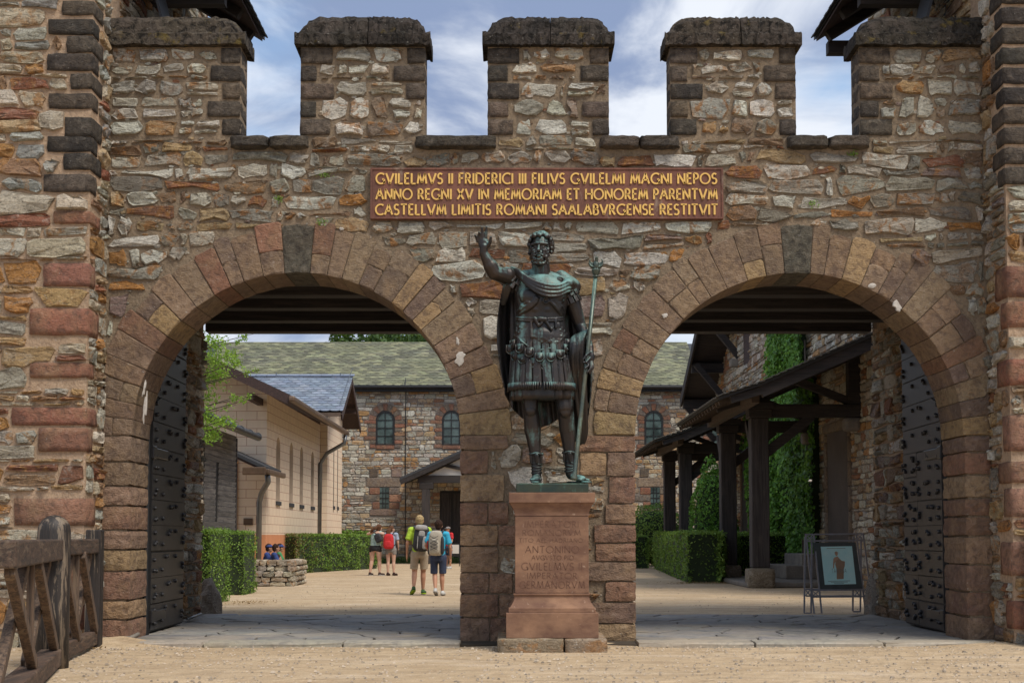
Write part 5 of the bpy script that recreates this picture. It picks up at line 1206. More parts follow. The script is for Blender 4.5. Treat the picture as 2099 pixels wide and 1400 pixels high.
def build_statue():
    rng = random.Random(72)
    st = thing('statue', 'green patinated bronze Roman emperor in armour raising his right hand and holding a staff', 'statue', q(1128, 1000))
    mb = MB(); a = q(1058, 1000); b = q(1203, 1000); z1 = P(1130, 990.5, SYC - .29)[1]
    mb.b2(a.x, b.x, SYC - .29, SYC + .30, PZ + .001, z1); mb.build('bronze_plinth', M['bronze_green'], st, bevel=.006)
    H = q(1108, 512.5, -.03); RZ = Matrix.Rotation(radians(-9), 3, 'Z')
    def h(x, y, z): return H + RZ @ Vector((x, y, z)) * 1.05
    B = MB()
    B.ell(h(0, .025, .045), (.100, .125, .118)); B.ell(h(0, -.03, -.06), (.083, .088, .095)); B.ell(h(0, -.015, -.0), (.092, .098, .10))
    B.ell(h(0, -.068, -.125), (.055, .050, .045)); B.capsule(h(0, -.108, .028), h(0, -.142, -.034), .011, .017, 8); B.ell(h(0, -.132, -.040), (.023, .018, .012))
    B.capsule(h(-.075, -.080, .036), h(-.012, -.112, .040), .014, .015, 8); B.capsule(h(.075, -.080, .036), h(.012, -.112, .040), .014, .015, 8)
    for s in (-1, 1):
        B.ell(h(s * .054, -.076, -.030), (.030, .032, .028)); B.ell(h(s * .037, -.090, .008), (.017, .014, .010)); B.ell(h(s * .100, .015, -.015), (.015, .025, .033))
    B.ell(h(0, -.116, -.082), (.026, .014, .008)); B.ell(h(0, -.112, -.094), (.022, .014, .009))
    B.capsule(q(1108, 540, .02), q(1110, 580, .05), .088, .105)
    B.capsule(q(1108, 566, .05), q(1060, 572, .03), .075, .085); B.capsule(q(1108, 566, .05), q(1160, 584, .04), .075, .085)
    # raised arm and open hand
    sh = q(1056, 572, 0); el = q(1013, 560, -.20); wr = q(991, 519, -.25)
    B.capsule(sh, el, .096, .070); B.capsule(el, el.lerp(wr, .35), .070, .072); B.capsule(el.lerp(wr, .3), wr, .070, .042); B.ell(sh.lerp(el, .4) + Vector((0, -.01, .015)), (.085, .08, .08))
    B.ell(q(991.5, 500, -.26), (.054, .028, .066)); B.capsule(wr, q(992, 506, -.26), .042, .040)
    for pts, r in (([(980, 497, -.26), (976.5, 488, -.275), (974, 483, -.30)], .0145), ([(984, 493, -.26), (981.5, 483, -.275), (982, 477, -.30)], .0155), ([(989, 491, -.26), (987.5, 478, -.27), (988, 467, -.285)], .016), ([(995.5, 491, -.26), (996.5, 477, -.27), (997.5, 466, -.28)], .016), ([(1000, 506, -.27), (1005, 496, -.30), (1006, 487, -.315)], .018)):
        B.tube([q(*p) for p in pts[:1]] + [q(*pts[0]).lerp(q(*pts[1]), .5)] + [q(*p) for p in pts[1:]], [r * 1.1, r * 1.12, r, r * .75], 8); B.ell(q(*pts[-1]), r * .8)
    # left arm with the hand round the staff
    sh = q(1165, 592, .02); el = q(1189, 668, .07); wr = q(1209, 712, -.10)
    B.capsule(sh, el, .088, .062); B.capsule(el, wr, .062, .040); hd = q(1211, 732, -.14); B.ell(hd, (.040, .036, .060)); B.capsule(wr, hd, .038, .034)
    for pts in ([(1213, 738, -.15), (1216, 752, -.17), (1209, 765, -.19)], [(1209, 741, -.16), (1211, 755, -.19), (1204, 763, -.21)], [(1206, 740, -.17), (1206, 750, -.21), (1199, 755, -.23)], [(1208, 735, -.17), (1201, 743, -.22), (1196, 743, -.22)], [(1209, 722, -.16), (1201, 729, -.22), (1195, 737, -.23)]):
        B.tube([q(*p) for p in pts], [.016, .015, .011], 8); B.ell(q(*pts[-1]), .012)
    # legs
    B.capsule(q(1086, 765, .02), q(1088, 835, -.02), .110, .076); B.ell(q(1088, 842, -.06), (.055, .04, .055)); B.capsule(q(1088, 838, -.01), q(1092, 882, .03), .073, .086); B.capsule(q(1092, 882, .03), q(1099, 945, .02), .084, .048); B.capsule(q(1099, 940, .02), q(1100, 972, .02), .050, .050)
    B.capsule(q(1101, 977, .05), q(1098, 980.5, -.12), .045, .046, flat=.7)
    for i in range(5): c = q(1088.5 + i * 4.8, 984 - (.6 if i == 4 else 0), -.165 - .012 * min(i, 3)); B.capsule(c + Vector((0, .05, .008)), c, .017 + .004 * (i == 4), .014 + .004 * (i == 4), 8)
    B.capsule(q(1152, 765, .01), q(1158, 835, -.05), .118, .086); B.ell(q(1159, 844, -.085), (.056, .04, .062)); B.capsule(q(1159, 838, -.03), q(1163, 882, .02), .080, .082); B.capsule(q(1163, 882, .02), q(1168, 940, .03), .080, .050); B.capsule(q(1168, 938, .03), q(1169, 970, .03), .050, .050)
    B.capsule(q(1171, 977, .04), q(1192, 980.5, -.10), .045, .044, flat=.7)
    for i in range(5): c = q(1190 + i * 4.2, 984, -.150 + .022 * i); B.capsule(c + Vector((-.03, .045, .008)), c, .016 + .004 * (i == 0), .014 + .003 * (i == 0), 8)
    remesh(B, 'body', M['bronze'], .0075, 2, st)
    # hair and beard of short curls
    R = MB()
    for i in range(190):
        u = rng.uniform(-pi, pi); v = rng.uniform(-.35, 1); cz = v; sr = sqrt(max(0, 1 - cz * cz)); x = sr * sin(u); y = -sr * cos(u)
        if y < -.45 and cz < .56: continue
        if cz < 0 and y < -.1: continue
        p = h(0, .022, .040) + RZ @ Vector((x * .118, y * .138, cz * .134)); R.ell(p, rng.uniform(.017, .026), nu=7, nv=5)
    for s in (-1, 1):
        for i in range(14): R.ell(h(s * rng.uniform(.090, .106), rng.uniform(-.03, .08), rng.uniform(-.04, .07)), rng.uniform(.018, .026), nu=7, nv=5)
    R.ell(h(0, .045, .035), (.092, .108, .108)); remesh(R, 'hair', M['bronze'], .0055, 0, st)
    R = MB()
    for i in range(130):
        a = rng.uniform(-1.15, 1.15); z = rng.uniform(-.155, -.035 + .055 * abs(a)); rr = .080 + .010 * (z > -.1)
        if abs(a) < .42 and z > -.098: continue
        R.ell(h(rr * 1.05 * sin(a), -.022 - (.088 if z > -.12 else .080) * cos(a), z), rng.uniform(.010, .016), nu=7, nv=5)
    for s in (-1, 1): R.capsule(h(s * .006, -.128, -.060), h(s * .040, -.108, -.078), .009, .007, 7)
    remesh(R, 'beard', M['bronze'], .006, 1, st)
    # muscled cuirass with reliefs
    Cc = MB(); rings = []
    prof = [(566, 1109, 26, .10), (574, 1109, 44, .13), (586, 1109, 55, .155), (604, 1110, 56, .175), (625, 1110, 53, .172), (645, 1109, 50, .155), (658, 1108, 50, .150), (676, 1108, 53, .158), (694, 1108, 57, .168), (706, 1108, 57, .168)]
    def tor(py):
        for a, b in zip(prof, prof[1:]):
            if a[0] <= py <= b[0]: t = (py - a[0]) / (b[0] - a[0]); return [a[i] + (b[i] - a[i]) * t for i in range(4)]
        return prof[-1] if py > 650 else prof[0]
    def sk(py): t = (py - 700) / 105; return (py, 1108 + 3 * t, 57 + 12 * t, .168 + .06 * t)
    def on(px, py, off=.0, f=tor):
        _, cx, hw, dp = f(py); t = max(-.985, min(.985, (px - cx) / hw)); return q(px, py, -dp * (1 - abs(t) ** 2.4) ** (1 / 2.4) - off)
    def ring(py, cx, hw, dp, n=40, k=1.0, wob=None):
        r = []
        for i in range(n):
            a = 2 * pi * i / n; e = 2 / 2.4; c_, s_ = cos(a), sin(a); m = k * (1 + (wob(a) if wob else 0)); c0 = q(cx, py, 0)
            r.append(c0 + Vector((rp(hw) * m * abs(c_) ** e * (1 if c_ > 0 else -1), dp * m * abs(s_) ** e * (1 if s_ > 0 else -1), 0)))
        return r
    Cc.loft([ring(*p) for p in prof])
    for x, y, r in ((1087, 607, (.115, .05, .085)), (1133, 607, (.115, .05, .085)), (1110, 690, (.13, .045, .10)), (1098, 634, (.05, .03, .04)), (1121, 634, (.05, .03, .04)), (1080, 668, (.07, .03, .06)), (1136, 668, (.07, .03, .06))): Cc.ell(on(x, y, -.028), r)
    Cc.tube([on(x, y, .004) for x, y in ((1053, 688), (1060, 691), (1072, 703), (1088, 713), (1108, 718), (1128, 714), (1144, 703), (1156, 690), (1163, 684))], .011, 8)
    Cc.tube([on(x, y, .002) for x, y in ((1053, 694), (1060, 697), (1072, 709), (1088, 719), (1108, 724), (1128, 720), (1144, 709), (1156, 696), (1163, 690))], .007, 6)
    Cc.tube([on(x, y, .0) for x, y in ((1068, 598), (1074, 605), (1086, 611), (1096, 611))], .008, 6)
    for x, y in ((1088, 596),): Cc.ell(on(x, y, .0), (.022, .016, .022)); Cc.tube([on(x + 8 * cos(t), y + 6 * sin(t), .002) for t in [i * pi / 5 for i in range(11)]], .004, 6)
    Cc.tube([on(1119 + 6 * cos(t), 616 + 6 * sin(t), .008) for t in [i * pi / 6 for i in range(13)]], .008, 6)
    for pts in ([(1100, 612), (1092, 620), (1080, 628), (1068, 634), (1059, 641)], [(1100, 618), (1090, 628), (1078, 636), (1064, 644)], [(1096, 609), (1102, 613), (1100, 620)], [(1126, 616), (1136, 626), (1144, 636), (1152, 648)], [(1128, 612), (1140, 617), (1150, 628), (1157, 636)], [(1138, 618), (1146, 632), (1156, 644)], [(1144, 622), (1156, 616)], [(1086, 622), (1080, 618), (1072, 626)], [(1076, 630), (1070, 626), (1064, 634)]):
        Cc.tube([on(x, y, .004) for x, y in pts], [.021] * (len(pts) - 1) + [.011], 7)
    for i in range(26):
        Cc.ell(on(rng.uniform(1094, 1142), rng.uniform(690, 703), .0), rng.uniform(.010, .018), nu=7, nv=5)
    for i in range(12): Cc.ell(on(rng.uniform(1058, 1072), rng.uniform(664, 684), .0), rng.uniform(.010, .018), nu=7, nv=5)
    for i in range(10): Cc.ell(on(rng.uniform(1148, 1160), rng.uniform(672, 690), .0), rng.uniform(.010, .016), nu=7, nv=5)
    remesh(Cc, 'cuirass', M['bronze'], .007, 1, st)
    Bt = MB()
    for dy in (0, 5): Bt.tube([on(x, 651 + dy + 2.2 * (1 - ((x - 1108) / 52) ** 2), .010) for x in range(1058, 1160, 6)], .0125, 7)
    Bt.capsule(on(1106, 654, .02), on(1118, 655, .02), .026, .024); Bt.capsule(on(1096, 653, .02), on(1104, 668, .02), .020, .014); Bt.capsule(on(1104, 668, .02), on(1111, 662, .022), .014, .014)
    Bt.capsule(on(1120, 660, .02), on(1131, 676, .018), .016, .012); Bt.capsule(on(1131, 676, .018), on(1134, 670, .02), .012, .010); Bt.capsule(on(1139, 656, .015), on(1140, 672, .015), .014, .014); Bt.capsule(on(1089, 662, .012), on(1090, 690, .012), .016, .020, flat=.6)
    remesh(Bt, 'knotted_sash', M['bronze'], .006, 1, st)
    # leather strips, fringe and tabs
    n = 26
    for i in range(n):
        a0 = 2 * pi * i / n; rr = []
        for py in (698, 725, 760, 791):
            _, cx, hw, dp = sk(py); e = 2 / 2.4; row = []
            for aa, k in ((a0 - pi / n * .93, .985), (a0 - pi / n * .5, 1.012), (a0 + pi / n * .5, 1.016), (a0 + pi / n * .93, .99), (a0 + pi / n * .93, .93), (a0 - pi / n * .93, .93)):
                c_, s_ = cos(aa), sin(aa); fl = 1 + .02 * sin(i * 2.3 + py * .03); c0 = q(cx, py, 0); row.append(c0 + Vector((rp(hw) * k * fl * abs(c_) ** e * (1 if c_ > 0 else -1), dp * k * fl * abs(s_) ** e * (1 if s_ > 0 else -1), 0)))
            rr.append(row)
        m_ = MB(); m_.loft(rr); s_ = m_.build('leather_strip', M['bronze'], st, bevel=.004)
        f = MB()
        for j in range(4):
            aa = a0 + pi / n * (-.75 + j * .5); pts = []
            for py in (788, 803 + rng.uniform(-1, 1)):
                _, cx, hw, dp = sk(py); c_, s2 = cos(aa), sin(aa); e = 2 / 2.4; c0 = q(cx, py, 0); pts.append(c0 + Vector((rp(hw) * 1.012 * abs(c_) ** e * (1 if c_ > 0 else -1), dp * 1.012 * abs(s2) ** e * (1 if s2 > 0 else -1), 0)))
            f.tube(pts, [.011, .0095], 6)
        f.build('fringe', M['bronze'], s_, smooth=True, kind='stuff')
    for row, r, off in (([(1047, 716), (1055, 729), (1071, 735), (1094, 743), (1117, 748), (1141, 744), (1160, 736), (1169, 722)], 10.5, .022), ([(1051, 706), (1065, 714), (1085, 722), (1106, 732), (1129, 732), (1148, 726), (1161, 715), (1167, 704)], 9.5, .036)):
        for x, y in row:
            f = lambda py: (py, 1108, 59, .172)
            c = on(x, y, off - .008, f); e = on(x + 2, y, off - .008, f) - on(x - 2, y, off - .008, f); an = atan2(e.y, e.x); Rm = Matrix.Rotation(an, 3, 'Z')
            T = MB(); pl = [(-r * .9, 9), (-r * .92, 0)] + [(-r * cos(t), -r * 1.05 * sin(t)) for t in [pi * k / 10 for k in range(1, 10)]] + [(r * .92, 0), (r * .9, 9)]
            for dp, k in ((.008, 1.0),):
                vs = [c + Rm @ Vector((rp(u) * k, -dp, rp(v) * k)) for u, v in pl] + [c + Rm @ Vector((rp(u), .006, rp(v))) for u, v in pl]; m_ = len(pl)
                T.add(vs, [tuple(range(m_)), tuple(reversed(range(m_, 2 * m_)))] + [(k2, k2 + m_, (k2 + 1) % m_ + m_, (k2 + 1) % m_) for k2 in range(m_)])
            T.tube([c + Rm @ Vector((rp(u) * .93, -.009, rp(v) * .93)) for u, v in pl], .0065, 6)
            T.ell(c + Rm @ Vector((0, -.006, -rp(2))), (.016, .008, .019), nu=9, nv=6)
            for s in (-1, 1): T.ell(c + Rm @ Vector((s * .007, -.012, -rp(1))), .004, nu=6, nv=4)
            T.ell(c + Rm @ Vector((0, -.021, -rp(2.4))), (.004, .006, .008), nu=6, nv=4)
            T.build('medallion_tab', M['bronze'], st, smooth=True)
    Tn = MB(); rr = []
    for py in (788, 800, 812, 820.5): rr.append(ring(py, 1112, 63 + (py - 788) * .03, .20, n=96, wob=lambda a, py=py: .055 * sin(a * 17) + .03 * sin(a * 29 + 1)))
    Tn.loft(rr); Tn.build('tunic_hem', M['bronze'], st, smooth=True)
    # shoulder straps, sleeve lappets
    for (a, b, r0, lst) in ((q(1158, 590, .02), q(1176, 632, .04), .098, range(12)), (q(1062, 572, -.0), q(1044, 600, .0), .115, range(12))):
        ax = (b - a).normalized(); u = ax.cross(Vector((0, 1, 0))).normalized(); v = ax.cross(u)
        for row, (t0, t1, rr_) in enumerate(((.35, .80, 1.04), (.05, .48, 1.14))):
            if a.x < b.x - 10: break
            for i in lst:
                an = 2 * pi * (i + .5 * row) / 12; d = u * cos(an) + v * sin(an); m_ = MB(); m_.bar(a.lerp(b, t0) + d * r0 * rr_ * .9, a.lerp(b, t1) + d * r0 * rr_ * 1.02, .042, .014, up=d); m_.build('lappet', M['bronze'], st, bevel=.004)
    # cloak
    K = MB()
    def strand(pts, r, flat=.75):
        V = [Vector((*p, x)) for p, x in zip(pts, r)]; out = []
        for i in range(len(V) - 1):
            a, b, c, d = V[max(i - 1, 0)], V[i], V[i + 1], V[min(i + 2, len(V) - 1)]
            for k in range(4): t = k / 4; out.append(.5 * ((2 * b) + (c - a) * t + (2 * a - 5 * b + 4 * c - d) * t * t + (3 * b - a - 3 * c + d) * t ** 3))
        out.append(V[-1]); K.tube([q(v[0], v[1], v[2]) for v in out], [rp(v[3]) for v in out], 10, flat=flat)
    for o, k in ((-10, 4.2), (-3, 4.4), (5, 4.6), (12.5, 4.0)):
        strand([(1046 - o * .2, 553 + o * .5, -.02), (1062, 560 + o * .55, -.12), (1080, 575 + o * .7, -.185), (1100, 587 + o * .9, -.20), (1122, 594 + o, -.205), (1145, 594 + o * .95, -.18), (1164, 586 + o * .9, -.12), (1178, 588 + o * .7, -.02), (1176, 594 + o * .4, .08)], [k * .8, k, k, k * 1.05, k * 1.1, k * 1.1, k, k, k * .8])
    K.ell(q(1164, 584, -.02), (.085, .12, .07)); K.ell(q(1058, 563, .02), (.075, .11, .06)); K.capsule(q(1150, 568, .06), q(1175, 588, .06), .07, .08)
    for o in (0, 7, 14): strand([(1052 - o * .6, 566, -.06), (1046 - o * .7, 585, -.07), (1040 - o * .5, 605, -.03), (1034 - o * .3, 625, .04)], [6, 7, 6, 4])
    # back sheet
    nu_, nv_ = 70, 40; top = [(1034, 572), (1060, 560), (1105, 566), (1150, 574), (1176, 596)]
    bot = [(1034, 808), (1050, 838), (1068, 856), (1086, 866), (1107, 877), (1128, 870), (1146, 858), (1160, 872), (1176, 903), (1190, 913), (1200, 905), (1206, 880)]
    def pl(ps, t): t = max(0, min(.9999, t)) * (len(ps) - 1); i = int(t); f = t - i; return (ps[i][0] * (1 - f) + ps[i + 1][0] * f, ps[i][1] * (1 - f) + ps[i + 1][1] * f)
    grid = []
    for j in range(nv_ + 1):
        v = j / nv_; row = []
        for i in range(nu_ + 1):
            u = i / nu_; T_ = pl(top, u); B_ = pl(bot, u); x = T_[0] * (1 - v) + B_[0] * v; y = T_[1] * (1 - v) + B_[1] * v
            x += (-16 * max(0, 1 - u * 3.2) + 22 * max(0, (u - .72) / .28)) * sin(pi * min(1, v * 1.05)) 
            d = .16 + .07 * sin(pi * u) + .02 * v - .10 * max(0, 1 - u * 8) - .08 * max(0, (u - .85) / .15)
            d += (.022 * sin(u * 42 + 1.2 * sin(v * 3)) + .012 * sin(u * 87 + 2)) * (.25 + .75 * v)
            row.append((x, y, d))
        grid.append(row)
    vs = [q(*p) for r_ in grid for p in r_] + [q(p[0], p[1], p[2] + .03) for r_ in grid for p in r_]; m_ = nu_ + 1; N_ = m_ * (nv_ + 1); fs = []
    for j in range(nv_):
        for i in range(nu_): a = j * m_ + i; fs += [(a, a + 1, a + m_ + 1, a + m_), (N_ + a, N_ + a + m_, N_ + a + m_ + 1, N_ + a + 1)]
    for i in range(nu_): fs += [(i, N_ + i, N_ + i + 1, i + 1), (nv_ * m_ + i, nv_ * m_ + i + 1, N_ + nv_ * m_ + i + 1, N_ + nv_ * m_ + i)]
    for j in range(nv_): a = j * m_; b = a + nu_; fs += [(a, a + m_, N_ + a + m_, N_ + a), (b, N_ + b, N_ + b + m_, b + m_)]
    K.add(vs, fs)
    for o in range(6):
        e = o * 6.2; strand([(1208 - e * .85, 676 + o * 2, -.04 - .03 * (o % 2)), (1200 - e * .9, 684 + o * 3, -.11), (1194 - e * .75, 706 + o * 4, -.13 + .02 * (o % 2)), (1196 - e * .85, 745, -.10 + .02 * (o % 2)), (1199 - e * .82, 800, -.02 + .03 * (o % 2)), (1201 - e * .62, 850, .05 + .02 * (o % 2)), (1201 - e * .42, 890, .12), (1197 - e * .25, 910, .16)], [3, 4.6, 5.2, 5.0, 4.6, 4.4, 4.2, 2.4], 1.1)
    remesh(K, 'cloak', M['bronze'], .0078, 1, st)
    m_ = MB(); c = on(1149, 575, .02); m_.tube([c + Vector((0, .03, 0)), c, c + Vector((.002, -.012, 0))], [.046, .046, .036], 18, upv=(0, 0, 1)); m_.tube([c + Vector((.03 * cos(t), -.012, .03 * sin(t))) for t in [k * pi / 8 for k in range(17)]], .005, 6); m_.build('brooch', M['bronze'], st, smooth=True)
    # boots: rolled cuffs, flaps and straps
    for cx, cy, dy, r in ((1099, 931, .02, .062), (1167, 928, .03, .064)):
        m_ = MB(); m_.tube([q(cx, cy, dy) + Vector((r * cos(t), r * sin(t), .006 * sin(3 * t))) for t in [k * pi / 9 for k in range(19)]], .012, 8)
        m_.capsule(q(cx, cy + 3, dy - r), q(cx + 1, cy + 17, dy - r + .008), .026, .018, flat=.5)
        for s in (-1, 1): m_.capsule(q(cx + s * 10, cy + 4, dy - r * .5), q(cx + s * 10, cy + 18, dy - r * .4), .018, .012, flat=.6)
        for k in range(4): zc = cy + 20 + k * 6; m_.tube([q(cx + 1, zc, dy) + Vector((.053 * cos(t), .053 * sin(t), .008 * sin(2 * t + k))) for t in [kk * pi / 7 for kk in range(15)]], .005, 6)
        m_.build('boot_cuff', M['bronze'], st, smooth=True)
    for a, b in (((1101, 988, .06), (1098, 988, -.19)), ((1170, 988, .06), (1203, 988, -.14))):
        m_ = MB(); m_.capsule(q(*a), q(*b), .046, .050, flat=.22); m_.build('sandal_sole', M['bronze'], st, smooth=True)
    # staff with an eagle on top
    sf = MB(); A_ = q(1221, 568, -.12); E_ = q(1176.5, 984, -.26); sf.tube([E_, E_.lerp(A_, .01), E_.lerp(A_, .03), E_.lerp(A_, .3), E_.lerp(A_, .6), A_], [.034, .034, .022, .0215, .021, .020], 12); sf.tube([A_, A_ + Vector((0, 0, .012))], .032, 12)
    so_ = sf.build('staff', M['bronze_staff'], st, smooth=True)
    eg = MB(); T_ = A_ + Vector((.004, 0, .02)); eg.tube([T_, T_ + Vector((0, 0, .03)), T_ + Vector((0, 0, .05)), T_ + Vector((0, 0, .055))], [.028, .040, .046, .03], 12)
    eg.ell(T_ + Vector((0, -.005, .10)), (.030, .028, .045)); eg.capsule(T_ + Vector((.002, -.012, .135)), T_ + Vector((.004, -.02, .165)), .018, .017); eg.capsule(T_ + Vector((.0, -.035, .168)), T_ + Vector((-.010, -.052, .158)), .008, .004, 7)
    for s in (-1, 1):
        eg.tube([T_ + Vector((s * .018, 0, .075)), T_ + Vector((s * .050, .0, .085)), T_ + Vector((s * .066, .005, .115)), T_ + Vector((s * .060, .0, .150)), T_ + Vector((s * .044, -.004, .158))], [.018, .022, .020, .014, .006], 8, flat=.5)
        for k in range(4): eg.capsule(T_ + Vector((s * (.028 + k * .010), .004, .058 + k * .008)), T_ + Vector((s * (.036 + k * .010), 0, .12 + k * .004)), .007, .006, 6)
        eg.capsule(T_ + Vector((s * .012, -.02, .055)), T_ + Vector((s * .012, -.015, .08)), .008, .010, 6)
    remesh(eg, 'eagle', M['bronze_staff'], .0045, 1, so_)
build_statue()
# ---------------------------------------------------------------- iron studded door leaves
def door_leaf(label, hx, hy, ex, ey, side, h_hinge, h_free, wicket=False, full=True, dark=True):
    """leaf from hinge (hx,hy) to free edge (ex,ey); side=+1: plates face +X, -1: face -X"""
    rng = random.Random(int(abs(hx) * 100)); dl = thing('door_leaf', label, 'door', (hx, hy, 0), 'studded leaves of the arch gates')
    a = Vector((hx, hy, 0)); e = Vector((ex, ey, 0)); L = (e - a).length; d = (e - a) / L; n = Vector((d.y, -d.x, 0))
    if n.x * side < 0: n = -n
    def pt(s, z, o): return a + d * s + n * o + Vector((0, 0, z))
    def top(s): t = min(1, max(0, s / AR)); return SPR + AR * sqrt(max(0, 1 - (1 - t) ** 2)) - .06 if h_free is None else h_free
    N = 14; mb = MB(); b0 = .05
    ol = [(0, b0), (L, b0)] + [(L - L * i / N, top(L - L * i / N)) for i in range(N + 1)]
    mb.prism(ol, lambda u, v, o: pt(u, v, o), -.10, 0); mb.build('leaf_core', M['black_edge'], dl)
    z = b0 + .02; k = 0; ss = MB(); g = .012
    hs = .285
    while z < top(L) - .03:
        cols = [(0.03, L - .02)] if not (wicket and z < 1.9) else [(.03, L * .62), (L * .62 + .012, L - .02)]
        for s0, s1 in cols:
            st = max(s0, 0)
            s_in = next((s0 + (s1 - s0) * q_ / 40 for q_ in range(41) if top(s0 + (s1 - s0) * q_ / 40) > z + hs * .5), None)
            if s_in is None: continue
            zt = lambda s: min(z + hs - g, top(s) - .01)
            pl_ = [(s_in, z), (s1, z)] + [(s1 - (s1 - s_in) * i / 5, max(z + .01, zt(s1 - (s1 - s_in) * i / 5))) for i in range(6)]
            jit = rng.uniform(-.006, .006); pl_ = [(u, v + jit) for u, v in pl_]
            mb = MB(); mb.prism(pl_, lambda u, v, o: pt(u, v, o), .001, .011 + rng.uniform(0, .004)); mb.build('iron_plate', M['iron'], dl)
            for cj, (cx, cn) in enumerate(((s0 + .10, 2), ((s0 + s1) / 2 + rng.uniform(-.2, .1), 2), (s1 - .09, 2), (s1 - .09, 2), (s0 + .10, 1), (s0 + .45, 1), (s1 - .45, 1))):
                for c in range(cn):
                    su = cx + rng.uniform(-.02, .02) + c * .07; zu = z + hs * (.25, .72, .5, .3, .7)[cj % 5] + rng.uniform(-.018, .018) + (.0 if c == 0 else .02 * ((k + cj) % 2))
                    if s_in + .03 < su < s1 - .02 and zu < zt(su) - .03:
                        c0 = pt(su, zu, .012); m = 8; vs = []; 
                        for rr, oo in ((.023, 0), (.023, .016), (.014, .030)):
                            for i in range(m): t = 2 * pi * i / m; vs.append(c0 + d * rr * cos(t) + Vector((0, 0, rr * sin(t))) + n * oo)
                        ss.add(vs, [(i, (i + 1) % m, m + (i + 1) % m, m + i) for i in range(m)] + [(m + i, m + (i + 1) % m, 2 * m + (i + 1) % m, 2 * m + i) for i in range(m)] + [tuple(range(2 * m, 3 * m))])
        z += hs; k += 1
    ss.build('studs', M['iron_stud'], dl, kind='stuff')
    for zz in (.22, 2.0):
        mb = MB(); p0 = pt(.0, zz, .016); p1 = pt(.62, zz, .016); mb.bar(p0 + n * .012, p1 + n * .012, .02, .11, up=(0, 0, 1)); mb.bar(pt(-.03, zz, -.05), pt(.10, zz, -.05), .18, .14, up=(0, 0, 1)); mb.build('hinge_strap', M['iron_stud'], dl, bevel=.008)
    mb = MB(); mb.tube([pt(-.02, 0.0, -.05), pt(-.02, top(0) + .3, -.05)], .06, 10); mb.build('hinge_post', M['black_edge'], dl)
    return dl
door_leaf('left iron plated door leaf standing open in the left archway', -3.935, .72, -3.955, 2.30, +1, SPR, None)
door_leaf('right iron plated door leaf with wicket standing open in the right archway', 4.70, .72, 4.735, 2.32, -1, SPR, None, wicket=True)
door_leaf('door leaf folded back against the middle pier in the left archway, seen edge on', -.475, .72, -.44, 2.30, -1, SPR, None)
# hold-back pipe, boulder at the left rear corner of the passage, guard stone on the right
mb = MB(); mb.tube([P3(385, 1268, 2.6), P3(412, 1258, 3.4)], .018, 8); tag(mb.build('metal_pipe', M['zinc'], None, smooth=True), 'thin grey metal pipe lying beside the left door leaf', 'pipe')
mb = MB(); mb.tube([(JL - .28, -.14, .05), (JL - .10, -.20, .035), (JL + .05, -.14, .05), (JL + .10, -.02, .085)], [.022, .028, .024, .02], 8); tag(mb.build('ground_cable', M['grey_stone'], None, smooth=True), 'thin grey cable pipe at the foot of the left jamb', 'cable')
def rock(name, c, r, seed, mat, label, cat, group=None, squash=.0):
    rng = random.Random(seed); mb = MB(); mb.ell((0, 0, 0), (1, 1, 1), nu=14, nv=9); vs = []
    for v in mb.v:
        V = Vector(v); k = 1 + .35 * mnoise.noise(V * 1.3 + Vector((seed, 0, 0))) + .12 * mnoise.noise(V * 3.5 + Vector((0, seed, 0))); vs.append((c[0] + V.x * r[0] * k, c[1] + V.y * r[1] * k, max(c[2] + V.z * r[2] * k, -.05)))
    mb.v = vs; mb.col = (.26, .22, .18, rng.random()); mb.c = [mb.col] * len(vs); o = mb.build(name, mat, None, smooth=False)
    return tag(o, label, cat, group)
rock('boulder', (XL + .02, 4.9, .08), (.17, .26, .40), 4, M['rubble_far'], 'brown leaning boulder at the back corner of the left passage', 'boulder')
rock('guard_stone', (XR + .02, 4.62, .05), (.17, .25, .50), 9, M['rubble_far'], 'jagged brown guard stone at the back corner of the right passage', 'guard stone')
